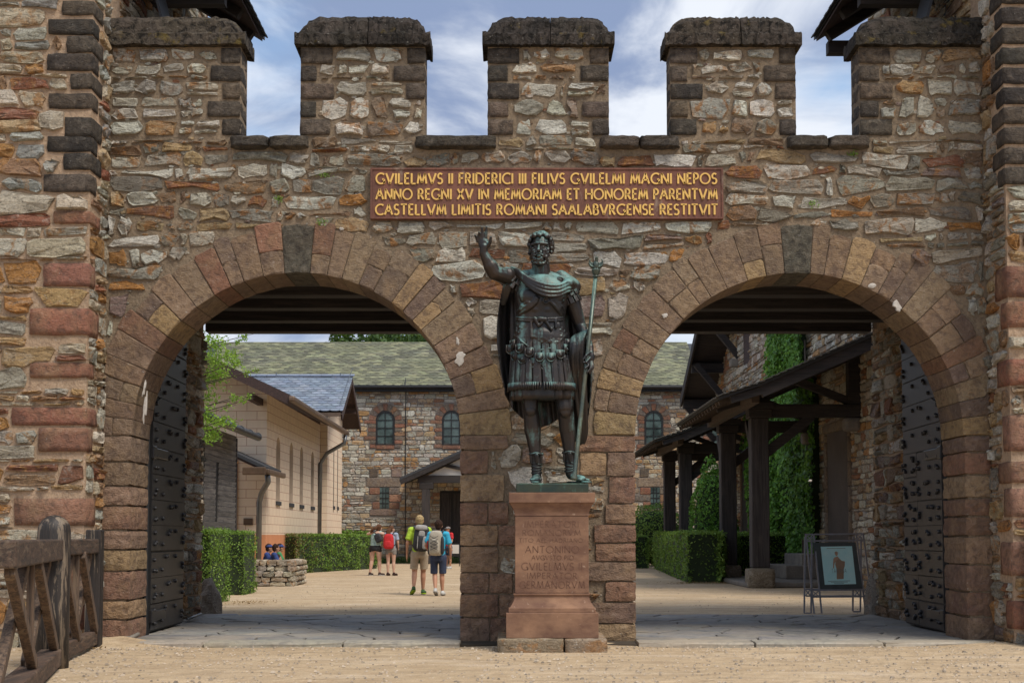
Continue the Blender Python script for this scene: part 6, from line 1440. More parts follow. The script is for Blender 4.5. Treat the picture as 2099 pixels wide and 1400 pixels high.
# ---------------------------------------------------------------- timber fences
def post(fe, x, y, r, zt, seed):
    mb = MB(); mb.col = (1, 1, 1, .3); pts = [(x, y, -.1)] + [(x, y, zt - r * (1 - sin(t))) for t in (0, .4, .8, 1.15, 1.45)]
    mb.tube([(x, y, -.1), (x, y, .5), (x, y, zt - r)] + [(x, y, zt - r + r * sin(t)) for t in (.35, .7, 1.0, 1.3, 1.52)], [r * 1.02, r, r] + [r * cos(t) for t in (.35, .7, 1.0, 1.3, 1.52)], 20); return mb.build('round_post', M['wood_fence_post'], fe, smooth=True)
def build_fence():
    rng = random.Random(81); fe = thing('timber_fence', 'weathered timber fence with crossed braces in the left foreground before the tower', 'fence', (-3.8, -2.7, 0))
    A = Vector((-3.82, 11.3 + CAM_Y, 0)); Bp = Vector((-4.10, 13.32 + CAM_Y, 0)); Cp = Vector((-3.05, 8.1 + CAM_Y, 0))
    post(fe, A.x, A.y, .133, 1.262, 1)
    mb = MB(); mb.col = (1, 1, 1, .6); mb.b2(Bp.x - .075, Bp.x + .075, Bp.y - .06, Bp.y + .06, -.05, 1.15); mb.build('square_post', M['wood_fence_post'], fe, bevel=.01)
    def panel(p, r, zt, zb, nX, th, depth, rail_h, ea, eb):
        d = (r - p); L = d.length; d /= L; n = Vector((-d.y, d.x, 0)); L0, L1 = ea, L - eb
        pp = lambda s, z, o=0: p + d * s + n * o + Vector((0, 0, z))
        mb = MB(); mb.col = (1, 1, 1, rng.random()); mb.bar(pp(L0 - .02, zt - rail_h / 2), pp(L1 + .02, zt - rail_h / 2), depth, rail_h); mb.build('top_rail', M['wood_h'], fe, bevel=.014)
        mb = MB(); mb.col = (1.2, 1.15, 1.1, rng.random()); mb.bar(pp(L0 - .02, zb + .07), pp(L1 + .02, zb + .07), depth, .14); mb.build('bottom_rail', M['wood_h'], fe, bevel=.014)
        z0, z1 = zb + .142, zt - rail_h - .002
        for k in range(nX):
            s0 = L0 + (L1 - L0) * k / nX; s1 = L0 + (L1 - L0) * (k + 1) / nX
            if k: mb = MB(); mb.col = (1, 1, 1, rng.random()); mb.bar(pp(s0, z0), pp(s0, z1), .07, .05, up=n); mb.build('upright', M['wood_v'], fe, bevel=.006)
            w = .17; m = w * .5
            for (a, b, o) in (((s0 + m, z0), (s1 - m, z1), .035), ((s1 - m, z0), (s0 + m, z1), -.035)):
                mb = MB(); mb.col = (1.1, 1.1, 1.1, rng.random()); mb.bar(pp(a[0], a[1], o), pp(b[0], b[1], o), w * .52, .066, up=n); mb.build('cross_brace', M['wood_v'], fe, bevel=.008)
    panel(A, Cp, 1.06, .02, 2, .1, .17, .17, .10, .02); panel(A, Bp, 1.06, .03, 2, .1, .10, .14, .10, .06)
    fr = thing('timber_fence', 'dark timber fence post before the right tower at the picture edge', 'fence', (5.12, -.7, 0))
    mb = MB(); mb.col = (1, 1, 1, .3); mb.b2(5.06, 5.20, 13.25 + CAM_Y, 13.37 + CAM_Y, -.05, 1.13); mb.build('square_post', M['wood_fence_post'], fr, bevel=.01)
    mb = MB(); mb.bar((5.21, 13.31 + CAM_Y, .98), (6.6, 12.6 + CAM_Y, .98), .10, .14); mb.build('top_rail', M['wood_h'], fr, bevel=.012); mb = MB(); mb.bar((5.21, 13.31 + CAM_Y, .12), (6.6, 12.6 + CAM_Y, .12), .10, .14); mb.build('bottom_rail', M['wood_h'], fr, bevel=.012)
build_fence()
# ---------------------------------------------------------------- poster stand
def m_poster():
    t = NT('poster_print'); n = t.noise(t.pos, 7, 3); return t.fin(t.mix(t.ramp(n, [(.35, 0), (.65, 1)]), (.50, .86, .88), (.62, .92, .92)), .35, spec=.4)
M['poster'] = m_poster(); M['poster_tan'] = m_simple('poster_tan', (.42, .27, .17), .5, 0, 0, 20, .3); M['poster_skin'] = m_simple('poster_skin', (.55, .34, .22), .5); M['poster_ink'] = m_simple('poster_ink', (.18, .26, .24), .5); M['panel_slate'] = m_simple('panel_slate', (.085, .10, .10), .6, 0, .3, 9, .6, dark=(.04, .05, .05))
def build_stand():
    Y0 = 19.3 + CAM_Y
    sd = thing('poster_stand', 'grey steel display stand holding a framed turquoise poster of a draped woman', 'stand', (P(1710, 1255, Y0)[0], Y0, 0))
    G = lambda px, py, y=0: P3(px, py, Y0 + y)
    bars = []
    def fl(name, a, b, w=.022, mat='steel_stand'): mb = MB(); mb.bar(a, b, w, w, up=(0, 1, 0)); mb.build(name, M[mat], sd)
    # leaning front frame: two double stiles joined by crossed corners
    for (tx, bx, yb) in ((1652, 1669, 0), (1668, 1684.5, 0), (1755, 1774, .10), (1769, 1790, .10)):
        by = 1258 if tx < 1700 else 1252
        fl('front_leg', G(tx, 1096 if tx < 1700 else 1094, .05), G(bx, by, -.02 + yb))
    for (tx, yb) in ((1650, .42), (1664, .42), (1749.5, .50), (1765, .50)):
        fl('back_leg', G(tx, 1100, .07), G(tx - 1.5, 1256 if tx < 1700 else 1252.5, .0))
    for y1 in (1095, 1108.5): fl('top_rail', G(1650, y1, .045), G(1770, y1 - 1.5, .045))
    for y1, o in ((1207, .01), (1221, .01)): fl('bottom_rail', G(1652, y1, .05), G(1766, y1, .05)); fl('bottom_rail', G(1663, y1 + 2, -.01), G(1788, y1 + 1, -.01))
    for y1 in (1254.5,): fl('foot_bar', G(1648, 1256.5, .0), G(1663, 1256.5, .0)); fl('foot_bar', G(1749, 1253, .0), G(1764, 1253, .0))
    for (xa, xb, ya, yb, dy) in ((1652, 1667, 1095, 1110, .04), (1755, 1769, 1093, 1107, .04), (1663, 1680, 1209, 1223, -.012), (1769, 1784, 1209, 1223, -.012), (1650, 1662, 1207, 1221, .052), (1751, 1763, 1207, 1221, .052)):
        fl('cross_bar', G(xa, ya, dy), G(xb, yb, dy), .012); fl('cross_bar', G(xa, yb, dy - .004), G(xb, ya, dy - .004), .012)
    # panel, poster and printed figure lie in the leaning plane
    Q = [G(1666, 1112, .03), G(1754, 1111, .03), G(1768, 1206, .0), G(1681, 1207, .0)]
    def sheet(name, q4, mat, off, parent=sd, th=.01):
        n = (q4[1] - q4[0]).cross(q4[3] - q4[0]).normalized(); n = n if n.y < 0 else -n; vs = [p + n * off for p in q4] + [p + n * (off - th) for p in q4]
        mb = MB(); m = len(q4); mb.add(vs, [tuple(range(m)), tuple(reversed(range(m, 2 * m)))] + [(i, i + m, (i + 1) % m + m, (i + 1) % m) for i in range(m)]); return mb.build(name, mat, parent)
    pn = sheet('panel', Q, M['panel_slate'], 0, th=.02)
    R = [G(1682, 1120, .03), G(1746, 1119, .03), G(1754.5, 1196.5, .0), G(1690.5, 1198, .0)]; ps = sheet('poster', R, M['poster'], .010, pn, .009)
    def U(u, v): return R[0] * (1 - u) * (1 - v) + R[1] * u * (1 - v) + R[2] * u * v + R[3] * (1 - u) * v
    def fig(name, pts, mat, off): sheet(name, [U(u, v) for u, v in pts], M[mat], off, ps, .0008)
    fig('print_robe', [(.44, .33), (.54, .31), (.62, .38), (.72, .40), (.70, .52), (.66, .60), (.62, .86), (.40, .86), (.43, .60), (.40, .48)], 'poster_tan', .0110)
    fig('print_body', [(.40, .29), (.50, .26), (.55, .32), (.48, .36), (.42, .40), (.38, .46), (.35, .58), (.32, .57), (.34, .42), (.36, .33)], 'poster_skin', .0118)
    fig('print_head', [(.43, .17), (.47, .15), (.51, .17), (.52, .21), (.49, .25), (.45, .25), (.43, .21)], 'poster_skin', .0126)
    fig('print_hair', [(.42, .16), (.47, .13), (.53, .16), (.52, .185), (.43, .185)], 'poster_tan', .0130)
    n = (R[1] - R[0]).cross(R[3] - R[0]).normalized(); n = n if n.y < 0 else -n
    mb = MB(); text_line(mb, 'TABERNA', 0, 1, 0, .11, 0, .001, .10, .3); 
    mb.v = [tuple(U(.27 + x * .46, .70 - z) + n * (.0138 - y * 1.0)) for x, y, z in mb.v]; mb.build('print_title', M['poster_ink'], ps)
    for v, a, b in ((.045, .18, .78), (.905, .12, .82), (.935, .2, .74), (.965, .3, .62)): fig('print_line', [(a, v), (b, v), (b, v + .012), (a, v + .012)], 'poster_ink', .0112)
build_stand()
# ---------------------------------------------------------------- low dry stone wall with steps
def low_wall():
    rng = random.Random(91); lw = thing('low_stone_wall', 'low curved dry stone wall of rough blocks beside the left hedge', 'wall', (-4.9, 16.5, 0)); out = []
    x0, x1, ya, yb = -5.80, -4.78, 15.6, 17.6; z = 0; k = 0
    while z < .46:
        h = rng.uniform(.09, .15); x = x0
        step = .0 if z < .30 else .35
        while x < x1 - .05:
            w = rng.uniform(.16, .38); w = min(w, x1 - x); y0 = ya + (x - x0) * .15 + (step if x < -5.1 else 0) * .6
            out.append(corner_block(x + .004, x + w - .004, y0 - rng.uniform(0, .05), y0 + .5, z + .003, z + h - .003, rng, pick([(1, (.50, .44, .36)), (.6, (.40, .33, .26)), (.4, (.33, .29, .25))], rng), 3, .006, .012)); x += w
        y = ya + .55
        while y < yb: w = rng.uniform(.25, .5); out.append(corner_block(x1 - .35, x1 + rng.uniform(-.02, .03), y + .004, y + w - .004, z + .003, z + h - .003, rng, pick([(1, (.50, .44, .36)), (.6, (.40, .33, .26))], rng), 3, .016, .010)); y += w
        z += h
    emit(lw, out, M['rubble_far'], 'stone', 'x', smooth=False)
    mb = MB(); mb.b2(x0 + .02, x1 - .05, ya + .4, yb - .05, 0, .38); mb.build('fill', M['mortar_far'], lw)
low_wall()
# ---------------------------------------------------------------- vegetation
M['leaf_hedge'] = m_leaf('hedge_leaf', (.08, .16, .026), (.18, .30, .048), (.33, .46, .10)); M['leaf_dark'] = m_leaf('dark_hedge_leaf', (.05, .09, .028), (.095, .16, .045), (.17, .25, .075))
M['leaf_light'] = m_leaf('light_leaf', (.16, .30, .04), (.28, .46, .06), (.42, .56, .10), .4); M['leaf_ivy'] = m_leaf('ivy_leaf', (.045, .12, .016), (.11, .27, .03), (.22, .44, .06), .2)
M['leaf_red'] = m_leaf('reddish_leaf', (.07, .11, .03), (.18, .17, .07), (.34, .16, .10)); M['leaf_far'] = m_leaf('far_leaf', (.04, .08, .025), (.07, .13, .035), (.11, .18, .05)); M['bark'] = m_simple('bark', (.11, .085, .065), .9, 0, .7, 25, .5)
def leaf_mesh(P_, Nn, size, rng_seed, mat, name, parent, spread=.8, asp=.55, kind=None):
    """P_: (n,3) positions, Nn: (n,3) outward directions; every leaf a small folded blade"""
    r = np.random.default_rng(rng_seed); n = len(P_); N_ = Nn + r.normal(0, spread, (n, 3)); N_ /= np.linalg.norm(N_, axis=1, keepdims=True) + 1e-9
    U = np.cross(N_, r.normal(0, 1, (n, 3))); U /= np.linalg.norm(U, axis=1, keepdims=True) + 1e-9; V = np.cross(N_, U)
    s = (size * r.uniform(.6, 1.3, n))[:, None]; a = P_ - U * s * .5; b = P_ + V * s * asp * .5 + N_ * s * .10; c = P_ + U * s * .5; d = P_ - V * s * asp * .5 + N_ * s * .10
    v = np.stack([a, b, c, d], 1).reshape(-1, 3); me = bpy.data.meshes.new(name); me.vertices.add(4 * n); me.vertices.foreach_set('co', v.astype(np.float32).ravel())
    me.loops.add(6 * n); me.polygons.add(2 * n); i = np.arange(n) * 4; L = np.stack([i, i + 1, i + 2, i, i + 2, i + 3], 1).ravel(); me.loops.foreach_set('vertex_index', L.astype(np.int32)); me.polygons.foreach_set('loop_start', (np.arange(2 * n) * 3).astype(np.int32))
    me.update(calc_edges=True); col = np.ones((4 * n, 4), np.float32); col[:, 3] = np.repeat(np.clip(r.normal(.45, .25, n), 0, 1), 4); at = me.color_attributes.new('Col', 'FLOAT_COLOR', 'POINT'); at.data.foreach_set('color', col.ravel()); me.materials.append(mat)
    o = bpy.data.objects.new(name, me); COL.objects.link(o)
    if parent is not None: adopt(o, parent)
    if kind: o['kind'] = kind
    return o
def hedge(path, width, h, label, n, size=.045, mat='leaf_hedge', seed=1, mat2=None, mat2_at=None, z0=0.0):
    """clipped hedge along a path of (X, distance) points"""
    r = np.random.default_rng(seed); pts = [Vector((x, d + CAM_Y, 0)) for x, d in path]; c = sum(pts, Vector()) / len(pts); hg = thing('hedge', label, 'hedge', c, 'clipped hedges'); core = MB(); Ps = []; Ns = []; T = sum((b - a).length for a, b in zip(pts, pts[1:]))
    for a, b in zip(pts, pts[1:]):
        d = (b - a); L = d.length; d /= L; nn = Vector((-d.y, d.x, 0)); w = width / 2; core.bar(a - d * .0 + Vector((0, 0, h * .48)), b + Vector((0, 0, h * .48)), width - .14, h * .93)
        m = int(n * L / T); areas = np.array([L * h, L * h, L * width, width * h, width * h]); f = r.choice(5, m, p=areas / areas.sum()); u = r.uniform(-w, L + w, m) * 0 + r.uniform(-.04, 1.04, m) * L; v = r.uniform(0.0, 1, m); s = r.uniform(-w, w, m); dep = np.abs(r.normal(0, .035, m)) - .03
        A = np.array(a); D = np.array(d); NN = np.array(nn); Z = np.array((0, 0, 1.))
        for k, (sg, ax) in enumerate(((1, 'n'), (-1, 'n'), (1, 'z'), (-1, 'd'), (1, 'd'))):
            q_ = f == k; uu, vv, ss, dd = u[q_][:, None], v[q_][:, None], s[q_][:, None], dep[q_][:, None]
            wob = .035 * np.sin(uu * 5.3 + seed) + .03 * np.sin(vv * 9 + uu * 3) - .07 * np.clip((vv - .86) / .14, 0, 1) ** 2 - .03 + .09 * (r.random(uu.shape) < .03) * r.random(uu.shape)
            if ax == 'n': p = A + D * uu + NN * sg * (w - dd + wob - .05 * (vv < .12)) + Z * vv * h; nr = np.tile(NN * sg, (len(p), 1))
            elif ax == 'z': p = A + D * uu + NN * ss + Z * (h - dd + wob * .6); nr = np.tile(Z, (len(p), 1))
            else: p = A + D * (np.where(sg > 0, L, 0) + sg * (-dd + wob + .02)) + NN * ss + Z * vv * h; nr = np.tile(D * sg, (len(p), 1))
            Ps.append(p); Ns.append(nr)
    core.build('inner_twigs', M['hedge_core'], hg); P_ = np.concatenate(Ps); N_ = np.concatenate(Ns)
    if mat2 is not None:
        k = np.array([mat2_at(p, r) for p in P_]); leaf_mesh(P_[k], N_[k], size * 1.15, seed + 50, M[mat2], 'coloured_foliage', hg); P_ = P_[~k]; N_ = N_[~k]
    leaf_mesh(P_, N_, size, seed + 9, M[mat], 'foliage', hg); return hg
M['hedge_core'] = m_simple('hedge_core', (.030, .050, .018), .95, 0, .5, 30, .5)
hedge([(-5.9, 22.3), (-4.83, 22.3)], 1.35, 1.19, 'bright green clipped hedge just beyond the left door leaf', 15000, .042, seed=1)
hedge([(-5.7, 25.9), (-5.02, 25.9)], 1.2, 1.19, 'darker clipped hedge between the bright hedge and low stone wall', 6000, .045, seed=2)
hedge([(-6.75, 40.2), (-5.0, 46.3)], .95, 1.14, 'long hedge with reddish leaves at its near end by the pale building', 15000, .065, seed=3, mat2='leaf_red', mat2_at=lambda p, r: (r.random() < .75 * max(0, 1 - (p[1] - 26) / 1.8)) or r.random() < .03)
hedge([(-8.5, 54.6), (-5.9, 54.6)], .8, 1.30, 'far low green hedge at the corner of the stone hall', 3500, .10, seed=4)
hedge([(4.50, 32.0), (5.15, 45.2)], .85, 1.20, 'long clipped hedge on the right running away past the portico posts', 16000, .062, seed=5)
hedge([(4.55, 32.1), (5.6, 35.3), (7.2, 36.0)], .8, 1.17, 'shaded dark hedge behind the stone based portico posts', 14000, .062, 'leaf_hedge', seed=6)
hedge([(3.7, 46.9), (4.65, 46.9)], .9, 1.13, 'farthest clipped hedge showing beside the pier in the right arch', 3500, .075, seed=7)
def blob(c, rad, n, size, mat, name, label, cat, seed, core=.82, spread=.7, zmin=0):
    r = np.random.default_rng(seed); d = r.normal(0, 1, (n, 3)); d /= np.linalg.norm(d, axis=1, keepdims=True); k = np.array([1 + .22 * mnoise.noise(Vector(x) * 2.1 + Vector((seed, 0, 0))) + .1 * mnoise.noise(Vector(x) * 6) for x in d]); P_ = np.array(c) + d * np.array(rad) * (k * (1 - np.abs(r.normal(0, .05, n))))[:, None]; m = P_[:, 2] > zmin; th = thing(name, label, cat, (c[0], c[1], 0))
    leaf_mesh(P_[m], d[m], size, seed, mat, 'foliage', th, spread); mb = MB(); mb.ell(c, [x * core for x in rad]); mb.v = [(x, y, max(z, .02)) for x, y, z in mb.v]; mb.build('inner_twigs', M['hedge_core'], th, smooth=True); return th
blob((5.3, 36.5, 1.05), (1.25, 1.0, 1.22), 9000, .085, M['leaf_hedge'], 'bush', 'rounded green bush before the stone hall in the right arch', 'bush', 11)
iv = blob((5.62, 23.7, 1.4), (.66, .8, 1.72), 9000, .085, M['leaf_ivy'], 'ivy_bush', 'tall bright ivy mound rising between the two porticos', 'ivy', 12)
def ivy():
    th = thing('ivy', 'thick ivy climbing the right stone wall behind the near portico', 'ivy', (WX, 21, 0)); r = np.random.default_rng(13); P_ = []
    mb = MB()
    def reg(n, y0, y1, z0, z1, thick):
        y = r.uniform(y0, y1, n); z = r.uniform(z0, z1, n); e = np.array([mnoise.noise(Vector((a * .9, b * .7, 3))) for a, b in zip(y, z)]); ed = np.minimum(np.minimum((y - y0) / .5, (y1 - y) / .5), 1); k = (ed + e * 1.3) > .15
        y, z, e = y[k], z[k], e[k]; x = WX - .05 - thick * (.5 + .8 * np.clip(e + .4, 0, 1)) * r.uniform(.55, 1, len(y)); return np.stack([x, y, z], 1)
    A = reg(15000, 18.3, 27.2, .0, 4.9, .42); B = reg(11000, 19.6, 23.9, 4.5, 9.0, .35); P_ = np.concatenate([A, B]); N_ = np.tile(np.array((-1, -.25, .35)), (len(P_), 1)); leaf_mesh(P_, N_, .115, 14, M['leaf_ivy'], 'foliage', th, .55, .8)
    mb.b2(WX - .22, WX - .03, 18.8, 26.7, 0, 4.7); mb.b2(WX - .18, WX - .031, 20.1, 23.4, 4.7, 8.9); mb.build('inner_twigs', M['hedge_core'], th)
    for y in (19.4, 21.0, 22.8): mb = MB(); mb.tube([(WX - .3, y, 0), (WX - .28, y + .2, 1.5), (WX - .2, y - .1, 3.2), (WX - .16, y + .3, 6)], [.05, .04, .03, .02], 7); mb.build('stem', M['bark'], th, smooth=True)
ivy()
def left_tree():
    th = thing('tree', 'young light green tree leaning in behind the left door leaf', 'tree', (-7.2, 11.2, 0)); rng = random.Random(15); D = 25.0; Y = D + CAM_Y
    mb = MB(); mb.tube([(-7.2, Y, -.1), (-7.1, Y, 1.5), (-6.8, Y, 2.8), (-6.5, Y, 4.2), (-6.3, Y, 5.6)], [.11, .09, .075, .05, .02], 9); mb.build('trunk', M['bark'], th, smooth=True)
    cl = [(425, 700, .22, 260), (445, 705, .16, 160), (425, 740, .26, 300), (455, 735, .20, 200), (475, 728, .14, 120), (485, 745, .12, 90), (430, 775, .24, 260), (455, 765, .16, 140), (498, 690, .10, 35), (487, 700, .07, 30), (508, 765, .08, 26), (522, 760, .06, 14), (425, 815, .22, 170), (418, 840, .2, 150), (480, 815, .10, 40), (498, 822, .09, 34), (512, 812, .06, 16), (465, 835, .10, 30), (430, 870, .22, 230), (455, 862, .15, 110), (440, 890, .15, 120), (475, 868, .12, 50), (420, 900, .15, 100), (395, 720, .3, 200), (395, 800, .3, 200), (395, 870, .25, 150), (350, 700, .5, 300), (350, 830, .45, 250), (300, 760, .5, 250), (370, 640, .5, 300), (330, 580, .5, 250)]
    P_ = []; r = np.random.default_rng(16)
    for px, py, rad, n in cl:
        c = P3(px, py, Y + rng.uniform(-.4, .4)); P_.append(np.array(c) + r.normal(0, rad * .55, (n, 3)) * np.array((1, 1, .8))); b = MB(); src = Vector((-6.75, Y, max(2.2, c.z - .7))); mid = src.lerp(c, .5) + Vector((0, 0, .12)); b.tube([src, mid, c, c + (c - mid) * .25], [.018, .012, .006, .003], 6); b.build('limb', M['bark'], th, smooth=True)
    P_ = np.concatenate(P_); leaf_mesh(P_, np.tile(np.array((0, -.3, .6)), (len(P_), 1)), .068, 17, M['leaf_light'], 'foliage', th, .9, .45)
left_tree()
def far_tree(x, d, z, rad, label, seed):
    th = thing('tree', label, 'tree', (x, d + CAM_Y, 0), 'trees behind the stone hall'); mb = MB(); y = d + CAM_Y; mb.tube([(x, y, 0), (x, y, z * .5), (x + .3, y, z)], [.35, .3, .12], 8); mb.build('trunk', M['bark'], th); r = np.random.default_rng(seed); rng = random.Random(seed); Ps = []; Ns = []
    for i in range(46):
        v = Vector((rng.gauss(0, 1), rng.gauss(0, 1), rng.gauss(0, 1))).normalized() * rng.uniform(.35, 1); c = np.array((x + v.x * rad, y + v.y * rad, z + v.z * rad * .75)); rr = rad * rng.uniform(.18, .30); d_ = r.normal(0, 1, (260, 3)); d_ /= np.linalg.norm(d_, axis=1, keepdims=True); Ps.append(c + d_ * rr * r.uniform(.7, 1.05, (260, 1))); Ns.append(d_)
    leaf_mesh(np.concatenate(Ps), np.concatenate(Ns), .30, seed, M['leaf_far'], 'crown', th, .7)
far_tree(SX(760, 78), 78, 10.9, 3.0, 'green tree top showing over the stone hall roof, left one', 21); far_tree(SX(835, 80), 80, 11.1, 3.4, 'green tree top showing over the stone hall roof, right one', 22)
def tufts():
    r = np.random.default_rng(30); n = 5200; x = r.uniform(SX(690, 55.5), SX(960, 55.5), n); y = 41.6 + r.uniform(-.3, .8, n); z = r.uniform(0, .28, n) * (.4 + .6 * r.random(n)); o = leaf_mesh(np.stack([x, y, z], 1), np.tile(np.array((0, -1, .3)), (n, 1)), .13, 31, M['leaf_dark'], 'grass_strip', None, .6, .25, 'stuff')
    n = 2200; Ps = []
    for (cx, cy, sx, sy, m) in ((-4.9, 7.6, .5, .15, 150), (-4.3, 8.3, .25, .2, 100), (4.4, 17.5, .5, .2, 400), (-4.05, -.42, .3, .10, 150), (4.9, -.42, .3, .08, 220), (-4.3, -.9, .2, .3, 120)): Ps.append(np.stack([cx + r.normal(0, sx, m), cy + r.normal(0, sy, m), r.uniform(0, .035, m)], 1))
    leaf_mesh(np.concatenate(Ps), np.tile(np.array((0, 0, 1.)), (sum(len(p) for p in Ps), 1)), .035, 32, M['litter'], 'dry_leaf_litter', None, .9, .5, 'stuff')
    rng = random.Random(33)
    for px, py in ((665, 360), (573, 408), (660, 455), (1750, 315), (1668, 418)):
        c = P3(px, py, -.03); m = 46; leaf_mesh(np.array(c) + r.normal(0, .022, (m, 3)) * np.array((1.3, .4, .8)), np.tile(np.array((0, -1, .4)), (m, 1)), .024, rng.randrange(999), M['leaf_hedge'], 'wall_weed', gate, .8, .5, 'stuff')
M['litter'] = m_leaf('litter', (.20, .13, .06), (.32, .21, .10), (.42, .32, .2), .1)
tufts()
# ---------------------------------------------------------------- people
for k, c, ro in (('lime', (.42, .62, .05), .85), ('cyan', (.04, .40, .62), .85), ('khaki', (.42, .34, .25), .9), ('navy', (.035, .05, .10), .9), ('redcloth', (.55, .02, .025), .8), ('mint', (.36, .50, .46), .9), ('blackcloth', (.012, .012, .014), .8), ('greycloth', (.24, .22, .20), .9), ('plaid', (.32, .38, .48), .9), ('bluecloth', (.03, .06, .22), .85), ('greencloth', (.06, .25, .10), .85), ('bagblack', (.025, .025, .03), .7), ('baggrey', (.36, .34, .32), .8), ('bagbeige', (.42, .38, .31), .8)):
    M[k] = m_cloth(k, c, ro)
for k, c in (('blond', (.48, .35, .18)), ('brownhair', (.045, .022, .014)), ('longbrown', (.13, .06, .03)), ('rubber', (.06, .13, .05)), ('whiteshoe', (.6, .6, .58)), ('brownshoe', (.045, .022, .018)), ('capcloth', (.30, .28, .27)), ('neon', (.45, .65, .03)), ('bottle_red', (.6, .03, .03))): M[k] = m_simple(k, c, .75, 0, .4, 90, .35, spec=.2)
class Person:
    """built in its own frame: +y is where it faces, x to its right, units metres; then turned and set down"""
    def __init__(s, label, x, y, h, heading, joints, skin='skin', z=0, sit=False, turn=0, lean=0, group=None):
        s.h = h; s.J = {k: Vector(v) for k, v in joints.items()}; s.M = Matrix.Translation((x, y, z)) @ Matrix.Rotation(heading, 4, 'Z'); s.th = thing('person', label, 'person', (x, y, z), group); s.skin = skin; s.turn = turn; s.lab = label
    def j(s, k): return s.J[k] * s.h
    def w(s, mb): mb.v = [tuple(s.M @ Vector(v)) for v in mb.v]; return mb
    def add(s, name, mb, mat, vox=None, sm=2, parent=None, smooth=True):
        s.w(mb); p = parent or s.th
        return remesh(mb, name, M[mat], vox, sm, p) if vox else mb.build(name, M[mat], p, smooth=smooth)
BASE = dict(pelvis=(0, 0, .52), waist=(0, .005, .62), chest=(0, .0, .74), neck=(0, -.005, .83), head=(0, .012, .915), hipL=(-.056, 0, .50), hipR=(.056, 0, .50), kneeL=(-.062, .01, .28), kneeR=(.058, .01, .28), anL=(-.058, -.01, .05), anR=(.058, -.01, .05), toeL=(-.066, .09, .018), toeR=(.066, .09, .018),
            shL=(-.105, 0, .805), shR=(.105, 0, .805), elL=(-.135, -.02, .64), elR=(.135, -.02, .64), wrL=(-.142, .02, .495), wrR=(.142, .02, .495), haL=(-.142, .03, .455), haR=(.142, .03, .455))
def person(label, x, y, h, heading, pose, skin='skin', vox=.008, z=0, build=1.0, group=None, turn=0):
    J = dict(BASE); J.update(pose); p = Person(label, x, y, h, heading, J, skin, z, turn=turn, group=group); j = p.j; B = MB(); k = h * build
    hd = j('head'); R = Matrix.Rotation(turn, 3, 'Z'); p.R = R
    B.ell(hd + R @ Vector((0, -.004 * h, .012 * h)), (.047 * h, .058 * h, .060 * h)); B.ell(hd + R @ Vector((0, .016 * h, -.030 * h)), (.034 * h, .036 * h, .040 * h)); B.capsule(hd + R @ Vector((0, .052 * h, .006 * h)), hd + R @ Vector((0, .064 * h, -.012 * h)), .006 * h, .009 * h, 7)
    for s in (-1, 1): B.ell(hd + R @ Vector((s * .048 * h, -.004 * h, -.004 * h)), (.007 * h, .012 * h, .017 * h)); B.ell(hd + R @ Vector((s * .022 * h, .040 * h, -.012 * h)), (.013 * h, .014 * h, .012 * h))
    B.ell(hd + R @ Vector((0, .050 * h, -.034 * h)), (.014 * h, .008 * h, .005 * h))
    B.capsule(hd + Vector((0, -.01 * h, -.03 * h)), j('neck'), .028 * h, .030 * k); B.capsule(j('shL'), j('shR'), .040 * k, .040 * k, flat=.9)
    B.capsule(j('chest') + Vector((-.03 * h, 0, 0)), j('waist') + Vector((-.025 * h, 0, 0)), .060 * k, .050 * k); B.capsule(j('chest') + Vector((.03 * h, 0, 0)), j('waist') + Vector((.025 * h, 0, 0)), .060 * k, .050 * k); B.capsule(j('waist'), j('pelvis'), .062 * k, .075 * k)
    for s in 'LR':
        sg = -1 if s == 'L' else 1
        B.capsule(j('hip' + s), j('knee' + s), .058 * k, .036 * k); a, b = j('knee' + s), j('an' + s); m = a.lerp(b, .32) + Vector((0, -.006 * h, 0)); B.capsule(a, m, .034 * k, .036 * k); B.capsule(m, b, .036 * k, .020 * k)
        B.capsule(b + Vector((0, -.012 * h, -.022 * h)), j('toe' + s), .020 * h, .017 * h, flat=.8)
        B.capsule(j('sh' + s), j('el' + s), .031 * k, .023 * k); B.capsule(j('el' + s), j('wr' + s), .023 * k, .014 * k)
        w_, a_ = j('wr' + s), j('ha' + s); d = (a_ - w_).normalized(); B.ell(w_.lerp(a_, .6), (.013 * h, .020 * h, .026 * h)); B.capsule(w_, a_, .013 * h, .013 * h)
        for i in range(4): o = Vector((0, (-1.5 + i) * .009 * h, 0)); l = (.034, .042, .044, .038)[i] * h; e = a_ + o + d * .008 * h; f = e + d * l * .55; B.tube([e, f, f + (d + Vector((-sg * .35, .1, 0))).normalized() * l * .5], [.0058 * h, .0052 * h, .004 * h], 6)
        B.tube([w_.lerp(a_, .4) + Vector((0, .012 * h, 0)), w_.lerp(a_, .8) + Vector((-sg * .004 * h, .028 * h, 0)), a_ + Vector((-sg * .006 * h, .032 * h, 0)) + d * .01 * h], [.0065 * h, .006 * h, .0045 * h], 6)
    p.add('body', B, skin, vox, 2)
    for s in (-1, 1): e = MB(); e.ell(hd + R @ Vector((s * .019 * h, .047 * h, .004 * h)), (.006 * h, .004 * h, .004 * h), nu=8, nv=6); p.add('eye', e, 'brownhair')
    return p
